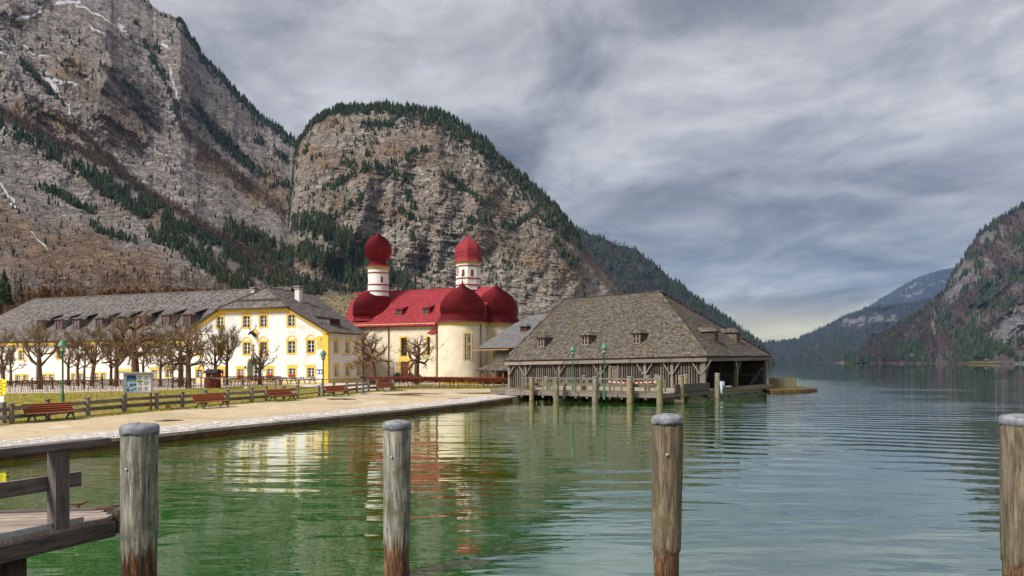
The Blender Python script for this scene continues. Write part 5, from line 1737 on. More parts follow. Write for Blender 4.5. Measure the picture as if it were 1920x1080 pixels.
# ------------------------------------------------------------------ trees on the mountains
def conifer_proto(seed, tiers=6, sides=7, slim=0.20):
    """unit spruce (height 1): ragged tiers of drooping boughs round a stem"""
    r = np.random.default_rng(seed)
    v, f = [], []
    for i in range(tiers):
        z0 = 0.06 + 0.80 * i / tiers
        z1 = z0 + 0.40 * (1 - 0.55 * i / tiers)
        z1 = min(z1, 1.0 if i == tiers - 1 else 0.97)
        rad = slim * (1 - i / tiers) ** 0.8 + 0.02
        b = len(v)
        a0 = r.uniform(0, 6.28)
        for k in range(sides):
            a = a0 + 6.283 * k / sides
            rr = rad * r.uniform(0.55, 1.25)
            v.append((rr * math.cos(a), rr * math.sin(a), z0 + r.uniform(-.035, .02)))
        v.append((r.uniform(-.01, .01), r.uniform(-.01, .01), z1))
        t = len(v) - 1
        for k in range(sides):
            f.append((b + k, b + (k + 1) % sides, t))
    b = len(v)
    v += [(.018, 0, -0.06), (-.009, .016, -0.06), (-.009, -.016, -0.06), (0, 0, .5)]
    f += [(b, b + 1, b + 3), (b + 1, b + 2, b + 3), (b + 2, b, b + 3)]
    return np.array(v), np.array(f)


def bare_proto(seed, n=26):
    """unit leafless crown: a stem and upswept slivers of twigs"""
    r = np.random.default_rng(seed)
    v, f = [], []
    def sliver(a, b, w):
        i = len(v)
        d = np.array([-(b[1] - a[1]), b[0] - a[0], 0]); l = np.hypot(d[0], d[1])
        d = d / l if l > 1e-4 else np.array([1, 0, 0])
        v.extend([a - d * w, a + d * w, b]); f.append((i, i + 1, i + 2))
    sliver(np.array([0, 0, -.05]), np.array([0, 0.001, 1.0]), .025)
    sliver(np.array([0, 0, -.05]), np.array([0.001, 0, 1.0]), .025)
    for k in range(n):
        z = r.uniform(.18, .85)
        a = r.uniform(0, 6.283)
        L = r.uniform(.14, .34) * (1.15 - 0.6 * z)
        p = np.array([0, 0, z]); q = p + np.array([L * math.cos(a), L * math.sin(a), L * r.uniform(.4, 1.1)])
        sliver(p, q, .035)
    return np.array(v), np.array(f)


CON = [conifer_proto(s, 6, 7, w) for s, w in ((1, .17), (2, .21), (3, .19), (4, .15))]
BARE = [bare_proto(s) for s in (11, 12, 13)]


def scatter(at, px, py, hpx, jit=0.42):
    x, y, z, ok = at(px, py)
    h = hpx * RNG.uniform(1 - jit, 1 + jit, len(px)) * y / F
    return np.column_stack([x, y, z, h])[ok]


def band(lines, n):
    """n places spread along polylines: (points, halfwidth)"""
    segs = []
    for pts, hw in lines:
        for a, b in zip(pts[:-1], pts[1:]):
            segs.append((a, b, hw, math.hypot(b[0] - a[0], b[1] - a[1]) * hw))
    w = np.array([s[3] for s in segs]); w = w / w.sum()
    k = RNG.choice(len(segs), n, p=w)
    t = RNG.uniform(0, 1, n)
    A = np.array([s[0] for s in segs], float)[k]; B = np.array([s[1] for s in segs], float)[k]; HW = np.array([s[2] for s in segs], float)[k]
    p = A + (B - A) * t[:, None]
    d = np.clip(RNG.normal(0, .55, (n, 2)), -1.4, 1.4) * HW[:, None]
    return p[:, 0] + d[:, 0] * .7, p[:, 1] + d[:, 1] * .7


def clump(x, y, keep, sc=0.06, seed=50):
    return fbm(x * sc, y * sc, 3, seed) > keep


SPR, LAR, FAR = [], [], []
# left mountain
B1 = [([(-60, 225), (0, 238), (60, 262), (130, 308), (200, 345), (260, 375), (340, 425), (420, 470), (480, 515), (560, 550)], 17),
      ([(180, 345), (260, 400), (330, 450), (400, 495), (470, 535)], 15)]
x, y = band(B1, 2300); k = clump(x, y, .40); SPR.append(scatter(M1, x[k], y[k], 13))
x, y = band([([(-60, 200), (0, 215), (70, 250), (110, 270), (190, 305), (300, 380), (420, 450), (520, 520)], 13), ([(100, 215), (190, 290), (230, 325)], 9)], 1900); LAR.append(scatter(M1, x, y, 12))
B3 = [([(280, 440), (340, 470), (400, 512), (470, 548)], 15), ([(70, 352), (110, 366), (170, 400)], 8), ([(165, 425), (205, 440), (262, 458)], 8)]
x, y = band(B3, 420); SPR.append(scatter(M1, x, y, 14))
B4 = [([(270, 88), (300, 130), (326, 190), (336, 225)], 8), ([(345, 170), (375, 210), (400, 250), (450, 300), (505, 335), (540, 350)], 9), ([(240, 195), (285, 235), (300, 248)], 5), ([(200, 130), (270, 190)], 6),
      ([(420, 260), (470, 320), (520, 350)], 10), ([(30, 110), (65, 145), (120, 200)], 7), ([(250, 40), (275, 80), (300, 100)], 6), ([(480, 260), (540, 300)], 10)]
x, y = band(B4, 1200); k = clump(x, y, .42, .05, 51); SPR.append(scatter(M1, x[k], y[k], 10))
x, y = band([([(190, 125), (240, 180), (300, 230)], 9), ([(330, 230), (400, 300), (470, 350)], 14), ([(360, 190), (420, 260)], 10), ([(40, 110), (90, 170)], 8), ([(430, 330), (530, 400)], 14)], 1000); LAR.append(scatter(M1, x, y, 9))
x = RNG.uniform(330, 558, 420); y = C1(x) + np.abs(RNG.normal(0, 9, 420)); SPR.append(scatter(M1, x, y, 10))
x = RNG.uniform(180, 345, 60); y = C1(x) + np.abs(RNG.normal(0, 7, 60)); SPR.append(scatter(M1, x, y, 7))
B6 = [([(430, 430), (500, 465), (560, 490), (640, 525), (700, 550)], 20), ([(470, 470), (540, 520), (600, 548)], 18), ([(380, 490), (450, 540)], 12)]
x, y = band(B6, 900); k = clump(x, y, .36, .05, 52); SPR.append(scatter(M1, x[k], y[k], 17))
x, y = band(B6, 460); LAR.append(scatter(M1, x, y, 15))
x = RNG.uniform(-30, 560, 800); y = RNG.uniform(60, 540, 800); k = clump(x, y, .56, .03, 53); SPR.append(scatter(M1, x[k], y[k], 10))
x = RNG.uniform(-60, 560, 620); y = RNG.uniform(515, 575, 620); LAR.append(scatter(M1, x, y, 17))
# domed mountain: crest forest, ledges, lower-left wood
x = RNG.uniform(556, 1090, 1500); th = np.interp(x, [556, 620, 720, 800, 870, 960, 1040, 1090], [5, 9, 15, 22, 34, 40, 34, 22]); y = C2(x) + 1 + np.abs(RNG.normal(0, .62, 1500)) * th; SPR.append(scatter(M2, x, y, 11))
x = RNG.uniform(556, 1090, 330); y = C2(x) + RNG.uniform(2, 40, 330); LAR.append(scatter(M2, x, y, 9))
B2 = [([(690, 290), (720, 325), (760, 340), (775, 390)], 12), ([(610, 360), (650, 335), (700, 310)], 9), ([(630, 300), (690, 320)], 8), ([(600, 420), (640, 400), (680, 370)], 8), ([(750, 395), (790, 420)], 7), ([(840, 330), (900, 380)], 9),
      ([(900, 410), (960, 430), (1000, 400)], 10), ([(770, 440), (790, 470)], 6), ([(860, 390), (890, 420)], 8), ([(760, 300), (800, 280)], 9), ([(1010, 400), (1060, 440)], 14), ([(1040, 450), (1080, 500)], 12), ([(560, 290), (590, 300)], 9), ([(680, 240), (740, 235)], 10), ([(800, 520), (815, 535)], 5), ([(780, 500), (800, 515)], 5)]
x, y = band(B2, 1000); k = clump(x, y, .40, .06, 54); SPR.append(scatter(M2, x[k], y[k], 11.5))
x = RNG.uniform(560, 1100, 1300); y = RNG.uniform(225, 540, 1300); k = clump(x, y, .52, .03, 55) & (y > C2(x) + 8); SPR.append(scatter(M2, x[k], y[k], 9.5))
x = RNG.uniform(560, 1100, 700); y = RNG.uniform(225, 560, 700); k = clump(x, y, .50, .03, 56) & (y > C2(x) + 8); LAR.append(scatter(M2, x[k], y[k], 7.5))
BL = [([(500, 520), (560, 540), (640, 560)], 22), ([(548, 420), (590, 425), (640, 450), (690, 490), (760, 540)], 24), ([(560, 470), (640, 510), (720, 560)], 24)]
x, y = band(BL, 1250); SPR.append(scatter(M2, x, y, 17))
x, y = band(BL, 420); LAR.append(scatter(M2, x, y, 14))
x = RNG.uniform(-40, 560, 1500); y = RNG.uniform(60, 560, 1500); k = clump(x, y, .44, .025, 61); LAR.append(scatter(M1, x[k], y[k], 8)); k = clump(x, y, .56, .04, 62); SPR.append(scatter(M1, x[k], y[k], 7.5))
x = RNG.uniform(556, 1110, 1300); y = RNG.uniform(225, 560, 1300); k = clump(x, y, .46, .025, 63) & (y > C2(x) + 5); SPR.append(scatter(M2, x[k], y[k], 7))
x, y = band([([(560, 268), (552, 300), (549, 335), (544, 385), (536, 430), (528, 462)], 8)], 260); k = clump(x, y, .40, .07, 64); SPR.append(scatter(M2, x[k], y[k], 9)); LAR.append(scatter(M2, x[~k], y[~k], 8))
# ridge behind
x = RNG.uniform(1050, 1452, 3600); y = C3(x) + (681 - C3(x)) * RNG.uniform(0, 1, 3600) ** 1.3
k = clump(x, y, .30, .05, 57); SPR.append(scatter(M3, x[k], y[k], 8.5)); FAR.append(scatter(M3, x[~k], y[~k], 8))
x = RNG.uniform(1080, 1452, 500); FAR.append(scatter(M3, x, RNG.uniform(470, 680, 500), 8))
# far hill across the lake
x = RNG.uniform(1425, 1780, 4200); y = C4(x) + (681 - C4(x)) * RNG.uniform(0, 1, 4200)
rk = pl_mask(x, y, [([(1588, 606), (1620, 603), (1650, 597), (1672, 596)], 8)]) > .55
k = clump(x, y, .47, .045, 58) & ~rk; SPR.append(scatter(M4, x[k], y[k], 6)); k2 = ~clump(x, y, .47, .045, 58) & ~rk; FAR.append(scatter(M4, x[k2], y[k2], 5.5))
x = RNG.uniform(1440, 1780, 420); SPR.append(scatter(M4, x, C4(x) + RNG.uniform(.3, 4, 420), 5.5))
# right-hand mountain
x = RNG.uniform(1585, 1960, 5200); y = C6(x) + (680.5 - C6(x)) * RNG.uniform(0, 1, 5200)
rk = pl_mask(x, y, ROCKP6) > .5
k = clump(x, y, .49, .035, 59) & ~rk; SPR.append(scatter(M6, x[k], y[k], 11))
k2 = (~k) & ~rk & (RNG.uniform(0, 1, 5200) < .8); FAR.append(scatter(M6, x[k2], y[k2], 9.5))
x = RNG.uniform(1620, 1960, 330); SPR.append(scatter(M6, x, C6(x) + RNG.uniform(.3, 7, 330), 9.5))
x, y = band([([(1790, 665), (1850, 668)], 5), ([(1850, 640), (1865, 660)], 8), ([(1868, 650), (1900, 668)], 9)], 130); SPR.append(scatter(M6, x, y, 15))
# blue far mountain
x = RNG.uniform(1625, 1800, 1300); y = C5(x) + (600 - C5(x)) * RNG.uniform(0, 1, 1300); k = clump(x, y, .42, .05, 60); SPR.append(scatter(M5, x[k], y[k], 4))


def joined(name, T, protos, mat, label, drop=None):
    VV, FF, SS = [], [], []
    base = 0
    which = RNG.integers(0, len(protos), len(T))
    for i, (pv, pf) in enumerate(protos):
        t = T[which == i]
        n = len(t)
        if not n:
            continue
        a = RNG.uniform(0, 6.283, n)
        ca, sa = np.cos(a)[:, None], np.sin(a)[:, None]
        fat = RNG.uniform(.8, 1.3, n)[:, None]
        X = (pv[None, :, 0] * ca - pv[None, :, 1] * sa) * t[:, 3:4] * fat + t[:, 0:1]
        Y = (pv[None, :, 0] * sa + pv[None, :, 1] * ca) * t[:, 3:4] * fat + t[:, 1:2]
        Z = pv[None, :, 2] * t[:, 3:4] + t[:, 2:3]
        VV.append(np.stack([X, Y, Z], -1).reshape(-1, 3))
        FF.append((pf[None] + (base + np.arange(n) * len(pv))[:, None, None]).reshape(-1, 3))
        SS.append(np.clip(np.repeat(np.clip(RNG.normal(.45, .24, n), 0, 1), len(pf)) + np.tile(RNG.uniform(-.12, .12, len(pf)), n), 0, 1))
        base += n * len(pv)
    me = np_mesh(name, np.vstack(VV), np.vstack(FF), mat, np.concatenate(SS))
    return tag(link(name, me), label, None, kind='stuff')


SPR, LAR, FAR = np.vstack(SPR), np.vstack(LAR), np.vstack(FAR)
# the 300 that show largest in the photograph stand as single trees
big = np.argsort(-SPR[:, 3] / SPR[:, 1])
vis = [i for i in big if (SPR[i, 0] / SPR[i, 1] * F + CX > 4) and (EYE - SPR[i, 2]) / SPR[i, 1] * F + HY < 535 and SPR[i, 1] < 1700][:300]
con_me = []
for i, (pv, pf) in enumerate(CON):
    for s in (.25, .6):
        con_me.append(np_mesh('spruce', pv, pf, MT['spruce'], np.clip(RNG.normal(s, .1, len(pf)), 0, 1)))
for i in vis:
    x, y, z, h = SPR[i]
    o = link('spruce_tree', random.choice(con_me), None, (x, y, z), random.uniform(0, 6.28))
    w = h * random.uniform(.9, 1.2)
    o.scale = (w, w, h)
    ax, ay = x / y * F + CX, (EYE - z) / y * F + HY
    if ax < 300:
        lb = 'dark spruce in the slanting tree band above the left half of the long roof' if ay < 470 else 'dark spruce on the low slope just above the long grey roof'
    elif ax < 430:
        lb = 'dark spruce in the dense slanting band above the dormered roof end' if ay < 480 else 'dark spruce low on the slope left of the gabled roof'
    elif ax < 545:
        lb = 'dark spruce in the gully wood above the gabled roof' if ay < 490 else 'dark spruce in the low wood right behind the gabled roof'
    elif ax < 640:
        lb = 'dark spruce in the wood left of the west onion dome, upper half' if ay < 480 else 'dark spruce in the wood left of the west onion dome, lower half'
    else:
        lb = 'dark spruce in the wood behind the west onion dome'
    tag(o, lb, 'spruce', 'larger spruces on the lower mountain slopes')
rest = np.ones(len(SPR), bool); rest[vis] = False
joined('spruce_forest', SPR[rest], CON, MT['spruce'], 'dark spruce forest on the mountain crests, ledges and slopes')
joined('larch_wood', LAR, BARE, MT['larch'], 'bare brown larch wood on the rock slopes')
joined('far_bare_wood', FAR, BARE, MT['bare_far'], 'leafless brown woodland across the lake and on the ridge')

# woods behind the inn: tall spruces at the left edge, bare trees behind the roof
for px, py, hpx, Y, side in ((8, 575, 74, 150, 'at the left edge of the picture, tallest'), (38, 572, 42, 165, 'just left of the long grey roof'), (-14, 580, 60, 140, 'partly cut off by the left picture edge')):
    p = P(px, py, Y)
    o = empty('spruce_tree', (p.x, p.y, p.z), 0, 'dark spruce ' + side + ', behind the inn', 'spruce', 'spruces behind the inn')
    h = hpx * Y / F
    pv, pf = conifer_proto(int(hpx), 13, 13, .20)
    me = np_mesh('crown', pv * np.array([h, h, h]), pf, MT['spruce'], np.clip(RNG.normal(.4, .2, len(pf)), 0, 1))
    link('crown', me, o)
    MB().tube([(0, 0, -4), (0, 0, h * .5)], [.25, .08], 6).build('trunk', MT['bark'], o)
px = RNG.uniform(-60, 420, 260); Yb = RNG.uniform(150, 210, 260)
T = []
for a, Y in zip(px, Yb):
    base = 600 if a < 60 else 585
    p = P(a, base + RNG.uniform(-25, 8) * (1 if a < 60 else .4), Y)
    T.append((p.x, p.y, p.z, RNG.uniform(28, 46) * Y / F))
B2p = [bare_proto(s, 90) for s in (31, 32, 33)]
joined('bare_wood', np.array(T), B2p, MT['bare_brown'], 'brown leafless trees on the slope behind the grey inn roof')
# ------------------------------------------------------------------ quay, path, lawn
def offset_line(d, pts=None):
    """the quay line moved d metres inland"""
    q = QUAY if pts is None else pts
    out = []
    for i, p in enumerate(q):
        a = Vector(q[max(i - 1, 0)]); b = Vector(q[min(i + 1, len(q) - 1)])
        t = (b - a).normalized()
        out.append(Vector((p[0] - t.y * d, p[1] + t.x * d)))
    return out


def line_at(pts, s):
    for a, b in zip(pts[:-1], pts[1:]):
        a, b = Vector(a), Vector(b)
        l = (b - a).length
        if s <= l:
            return a.lerp(b, s / l), (b - a).normalized()
        s -= l
    return Vector(pts[-1]), (Vector(pts[-1]) - Vector(pts[-2])).normalized()


def line_len(pts):
    return sum((Vector(b) - Vector(a)).length for a, b in zip(pts[:-1], pts[1:]))


LAWN_LOW = [(-90, 806), (0, 797), (130, 787), (232, 777.5), (342, 767.5), (427, 760), (472, 756), (560, 749.5), (604, 744.5), (650, 740), (691, 736), (737, 731.5)]
LAWN_UP = [(742, 729.5), (700, 731.5), (640, 733.5), (590, 727), (545, 722.3), (500, 722.3), (420, 726), (330, 730.5), (200, 734), (100, 736.5), (0, 738), (-90, 740)]
lawn_xy = [PL(*q) for q in LAWN_LOW] + [PL(*q) for q in LAWN_UP]
tag(sheet('lawn', [(p.x, p.y) for p in lawn_xy], 1.3, 0.010, 'lawn'), kind='structure')
strip = [PL(*q) for q in ((735, 731), (800, 730), (870, 729.5), (946, 729), (950, 723), (870, 722), (800, 722), (740, 724))]
tag(sheet('grass_verge', [(p.x, p.y) for p in strip], 1.0, 0.010, 'lawn'), kind='structure')
inner = offset_line(2.75)
low = [(p.x, p.y) for p in inner if p.y > 5]
up = [PL(*q) for q in ((962, 736), (950, 730), (870, 730.5), (800, 731), (737, 732))] + [PL(*q) for q in reversed(LAWN_LOW)]
path_xy = low + [(p.x, p.y) for p in up]
tag(sheet('sandy_path', path_xy, 1.2, 0.005, 'sand'), kind='structure')

qw = empty('quay_wall', (0, 0, 0), 0, 'low quay wall with pale coping along the sandy lakeside path', 'quay wall')
L0 = line_len(QUAY)
s = 26.0
while s < L0 - .2:
    l = min(random.uniform(1.5, 2.3), L0 - s)
    a, t = line_at(QUAY, s + .01); b, _ = line_at(QUAY, s + l - .01)
    n = Vector((-t.y, t.x))
    m = (a + b) / 2 + n * .22
    MB().box((m.x, m.y, .34 + random.uniform(-.008, .008)), ((b - a).length, .50, .14), math.atan2(t.y, t.x), random.random()).build('coping_stone', MT['concrete'], qw)
    for k in range(2):
        c = (a + b) / 2 + n * (.10 + .03 * k)
        MB().box((c.x, c.y, .18 - k * .22), ((b - a).length - .02, .10, .20), math.atan2(t.y, t.x), random.random()).build('wall_plank', MT['slime'], qw)
    s += l
mb = MB()
for a, b in zip(QUAY[:-1], QUAY[1:]):
    a, b = Vector(a), Vector(b)
    t = (b - a).normalized(); n = Vector((-t.y, t.x))
    mb.hexa([(*(a + n * .16), -1.5), (*(b + n * .16), -1.5), (*(b + n * .6), -1.5), (*(a + n * .6), -1.5), (*(a + n * .16), .26), (*(b + n * .16), .26), (*(b + n * .6), .26), (*(a + n * .6), .26)], .3)
mb.build('wall_core', MT['concrete'], qw)
ends = [Vector(QUAY[-1])] + [Vector(q) for q in SHORE[:3]]
for a, b in zip(ends[:-1], ends[1:]):
    t = (b - a).normalized(); n = Vector((-t.y, t.x))
    MB().hexa([(*(a - n * .0), -1.5), (*(b - n * .0), -1.5), (*(b + n * .5), -1.5), (*(a + n * .5), -1.5), (*a, .41), (*b, .41), (*(b + n * .5), .41), (*(a + n * .5), .41)], .3).build('end_wall', MT['concrete'], qw)
# sett strip between coping and sand
V, Q, S = [], [], []
lines = [offset_line(.48 + k * .285) for k in range(8)]
for r in range(8):
    ln = lines[r]
    s = 24.0 + (r % 2) * .2
    LL = line_len(ln)
    while s < LL - .3:
        l = random.uniform(.34, .46)
        a, t = line_at(ln, s); n = Vector((-t.y, t.x))
        w = .265
        z = .405 + random.uniform(-.006, .008)
        b = len(V)
        sk = random.uniform(-.012, .012)
        for (i, j, h) in ((0, 0, 0), (l - .025, 0, 0), (l - .025, w, 0), (0, w, 0), (.02, .02, 1), (l - .045, .02, 1), (l - .045, w - .02, 1), (.02, w - .02, 1)):
            p = a + t * i + n * (j + sk)
            V.append((p.x, p.y, z + .004 + (.022 if h else -.03)))
        for f in ((4, 5, 6, 7), (0, 1, 5, 4), (1, 2, 6, 5), (2, 3, 7, 6), (3, 0, 4, 7)):
            Q.append([b + i for i in f]); S.append(0)
        v_ = random.random()
        S[-5:] = [v_] * 5
        s += l
o = tag(link('paving_strip', np_mesh('paving_strip', np.array(V), np.array(Q), MT['sett'], np.array(S))), 'strip of pale stone setts along the quay edge', None, kind='stuff')

# grass tufts: mostly along the fence and lawn edge
pts = []
lx = [(p.x, p.y) for p in lawn_xy]
xs_, ys_ = [p[0] for p in lx], [p[1] for p in lx]
gx, gy = RNG.uniform(min(xs_), max(xs_), 60000), RNG.uniform(min(ys_), max(ys_), 60000)
k = in_poly(gx, gy, lx)
gx, gy = gx[k][:7000], gy[k][:7000]
edge = [PL(*q) for q in LAWN_LOW]
ex, ey = [], []
for a, b in zip(edge[:-1], edge[1:]):
    n = int((b - a).length * 60)
    t = RNG.uniform(0, 1, n)
    ex.append(a.x + (b.x - a.x) * t - RNG.uniform(-.15, .9, n)); ey.append(a.y + (b.y - a.y) * t + RNG.uniform(-.2, .4, n))
gx = np.concatenate([gx] + ex); gy = np.concatenate([gy] + ey)
sx_, sy_ = [p.x for p in strip], [p.y for p in strip]
hx, hy = RNG.uniform(min(sx_), max(sx_), 6000), RNG.uniform(min(sy_), max(sy_), 6000)
k = in_poly(hx, hy, [(p.x, p.y) for p in strip]); gx = np.concatenate([gx, hx[k]]); gy = np.concatenate([gy, hy[k]])
gz = land_z(gx, gy) + .01
n = len(gx)
h = RNG.uniform(.03, .09, n); a = RNG.uniform(0, 6.28, n); w = RNG.uniform(.02, .05, n)
V = np.stack([np.column_stack([gx - w * np.cos(a), gy - w * np.sin(a), gz]), np.column_stack([gx + w * np.cos(a), gy + w * np.sin(a), gz]), np.column_stack([gx + RNG.normal(0, .04, n), gy + RNG.normal(0, .04, n), gz + h])], 1).reshape(-1, 3)
tag(link('grass', np_mesh('grass', V, np.arange(n * 3).reshape(-1, 3), MT['grass_blade'], RNG.uniform(0, 1, n))), 'short yellow-green winter grass on the lawn', None, kind='stuff')

# ------------------------------------------------------------------ post-and-rail fence
def fence_run(name, pts, label, h=1.02, rails=((.33, .22), (.74, .22)), pw=.17, mat='wood_grey', cap=True, rw=.06):
    b0 = PL(*pts[0])
    f = empty(name, (b0.x, b0.y, b0.z), 0, label, 'fence')
    P3 = [PL(*q) - b0 for q in pts]
    for i, p in enumerate(P3):
        hh_ = h * random.uniform(.97, 1.05)
        t = (P3[min(i + 1, len(P3) - 1)] - P3[max(i - 1, 0)]); rz = math.atan2(t.y, t.x)
        MB().box((p.x, p.y, p.z + hh_ / 2 - .15), (pw, pw, hh_ + .3), rz + random.uniform(-.1, .1)).build('post', MT[mat], f)
        if cap:
            MB().box((p.x, p.y, p.z + hh_ + .02), (pw + .12, pw + .10, .045), rz).build('post_cap', MT[mat], f)
    for a, b in zip(P3[:-1], P3[1:]):
        t = (b - a).normalized(); n = Vector((t.y, -t.x, 0)) * (-pw * .5 - rw * .3)
        for z, hh_ in rails:
            MB().beam(a + n + Vector((0, 0, z + random.uniform(-.03, .03))) - t * .12, b + n + Vector((0, 0, z + random.uniform(-.03, .03))) + t * .12, rw, hh_ * random.uniform(.88, 1.05)).build('rail', MT[mat], f)
    return f


fence_run('rail_fence', [(-46, 801), (22, 795), (89.5, 787), (165, 779), (232, 772.5), (294, 767.5), (342, 764), (385.5, 760.5), (427, 757.3), (472, 754), (499, 751.8), (532, 749), (558, 747)], 'long weathered grey post-and-rail fence behind the nearer benches')
fence_run('rail_fence', [(604, 742.3), (626, 740), (650, 738), (669, 736.2), (691, 734), (707, 732.6), (737, 729.8)], 'shorter post-and-rail fence right of the lamp in front of the side wall')
fence_run('rail_fence', [(558, 747.5), (598, 743)], 'two thin wooden rails closing the gap between the two fences', h=.95, rails=((.34, .10), (.80, .10)), pw=.14, cap=False, rw=.08)
fence_run('pole_fence', [(377, 727), (384, 727), (423, 730), (468, 731), (516, 729.5), (559, 728.5), (604, 729), (650, 730), (691, 730), (732, 729.5)], 'thin single-rail pole fence on the lawn before the white house', h=.98, rails=((1.0, .09),), pw=.10, cap=False, rw=.10)

# ------------------------------------------------------------------ benches
def make_bench():
    b = empty('park_bench')
    seat = [(-.02, .44), (-.18, .43), (-.34, .425), (-.47, .44)]
    back = [(.10, .52), (.18, .63), (.26, .735), (.33, .84)]
    for y, z in seat:
        MB().box((0, y - .02, z), (2.5, .13, .04), 0, random.random()).build('seat_slat', MT['bench_red'], b)
    for y, z in back:
        m = Matrix.Rotation(math.radians(-54), 3, 'X')
        MB().box((0, y, z), (2.42, .125, .04), 0, random.random(), m).build('back_slat', MT['bench_red'], b)
    for s in (-1, 1):
        l = MB()
        x = s * .95
        l.tube([(x, -.52, .0), (x, -.46, .12), (x, -.34, .26), (x, -.30, .395)], [.06, .05, .055, .06], 6)
        l.tube([(x, .26, .0), (x, .20, .14), (x, .02, .28), (x, -.02, .40)], [.06, .05, .055, .06], 6)
        l.beam((x, -.50, .385), (x, .08, .41), .07, .05)
        l.tube([(x, .05, .40), (x, .16, .52), (x, .28, .70), (x, .37, .86)], .035, 6)
        l.tube([(x, -.36, .24), (x, -.14, .33), (x, .06, .26)], .03, 6)
        l.build('leg_frame', MT['green_metal'], b)
    return b


bench0 = make_bench()
KIDS[bench0.name] = list(bench0.children)
bl = ['nearest red-brown slatted bench with green iron legs at the left picture edge', 'red-brown slatted bench at the fence in front of the brown kiosk', 'middle red-brown slatted bench before the house door, third from the left', 'red-brown slatted bench just right of the lamp by the house corner', 'farthest red-brown slatted bench, beside the church hedge']
for i, (a, b) in enumerate((((55, 791.5), (132, 786)), ((372, 766.3), (418, 763)), ((509, 753), (545.5, 750.8)), ((617, 743.6), (647, 741.6)), ((713, 734.4), (735.5, 733)))):
    o = bench0 if i == 0 else copy_tree(bench0)
    p = (PL(*a) + PL(*b)) / 2
    o.location = (p.x, p.y, p.z + .01)
    o.rotation_euler = (0, 0, math.radians(62))
    tag(o, bl[i], 'bench', 'red-brown benches along the path')

# ------------------------------------------------------------------ lamps
def make_lamp(h):
    l = empty('street_lamp')
    MB().lathe([(.11, -.3), (.11, .5), (.085, .55), (.07, .7), (.06, 1.2), (.055, h - .95), (.08, h - .93), (.08, h - .88), (.05, h - .86)], (0, 0, 0), 10, .5).build('pole', MT['green_metal'], l)
    MB().lathe([(.05, h - .88), (.12, h - .84), (.16, h - .78), (.17, h - .74)], (0, 0, 0), 8, .5).build('cup', MT['green_metal'], l)
    MB().lathe([(.155, h - .74), (.20, h - .40)], (0, 0, 0), 8, .5, smooth=False).build('lantern_glass', MT['glass_lamp'], l)
    br = MB()
    for k in range(4):
        t = pi / 4 + k * pi / 2
        br.tube([(.17 * math.cos(t), .17 * math.sin(t), h - .76), (.225 * math.cos(t), .225 * math.sin(t), h - .38)], .014, 5)
    br.build('bars', MT['green_metal'], l)
    MB().lathe([(.36, h - .42), (.35, h - .38), (.27, h - .33), (.25, h - .22), (.17, h - .13), (.15, h - .07), (.06, h - .02), (.03, h + .05), (0, h + .06)], (0, 0, 0), 12, .5).build('hood', MT['lamp_hood'], l)
    return l


lamp0 = make_lamp(4.2)
KIDS[lamp0.name] = list(lamp0.children)
DECKZ = .84
jl1, jl2 = P(1074, 700, 63.0), P(1133, 700, 58.2)
for i, (p, hgt, lb) in enumerate(((PL(117.6, 752.8), 4.3, 'green iron lamp behind the fence above the nearest bench'), (PL(606, 741.5), 4.0, 'green iron lamp before the yellow corner of the white house'), (Vector((jl1.x, jl1.y, DECKZ)), 4.15, 'left green iron lamp on the boathouse jetty, before the middle dormer'), (Vector((jl2.x, jl2.y, .62)), 4.5, 'right green iron lamp fixed to the front edge of the boathouse jetty'))):
    o = lamp0 if i == 0 else copy_tree(lamp0)
    o.location = p
    o.scale = (1.0, 1.0, hgt / 4.2)
    tag(o, lb, 'lamp', 'green lamps')

# ------------------------------------------------------------------ signs, board, kiosk, telescope
b0 = PL(259.5, 769.2)
pa, pb = PL(238.4, 770.7), PL(280.7, 767.7)
ib = empty('information_board', b0, math.atan2((pb - pa).y, (pb - pa).x) * .35 - .05, 'glazed information board with blue poster on two brown posts before the fence', 'notice board')
wd = (pb - pa).length * .5
wd = 42.3 / F * b0.y / 2
zb = lambda py: (769.2 - py) / F * b0.y
for s in (-1, 1):
    MB().beam((s * wd * .98, .05, -.3), (s * wd * .98, .05, zb(702)), .10, .10).build('post', MT['door_brown'], ib)
hw = 24.5 / F * b0.y
MB().box((0, .04, (zb(700) + zb(737)) / 2), (hw * 2, .18, zb(700) - zb(737)), 0, .4).build('cabinet', MT['stone_foot'], ib)
fr = MB()
fI = lambda a, b, d: Vector((a, d - .05, b))
ringpiece(fr, rect(-hw, zb(737), hw, zb(700)), rect(-hw + .13, zb(734.5), hw - .10, zb(702.8)), fI, -.05, 0.0)
fr.build('door_frame', MT['steel'], ib)
MB().box((0, -.055, (zb(702.8) + zb(734.5)) / 2), (hw * 2 - .24, .008, zb(702.8) - zb(734.5)), 0, .5).build('backing_sheet', MT['pane_board'], ib)
xa, xb = -hw + .17, -hw + .17 + 16.6 / F * b0.y
def sheetp(nm, x0, x1, y0, y1, mat, k=0.0):
    return MB().box(((x0 + x1) / 2, -.064 - k, (zb(y0) + zb(y1)) / 2), (x1 - x0, .006, abs(zb(y0) - zb(y1))), 0, .5).build(nm, MT[mat], ib)
sheetp('poster', xa, xb, 703.4, 733.6, 'sky_print')
sheetp('poster_picture', xa, xb, 703.5, 714.6, 'blue_print', .006)
W_ = xb - xa
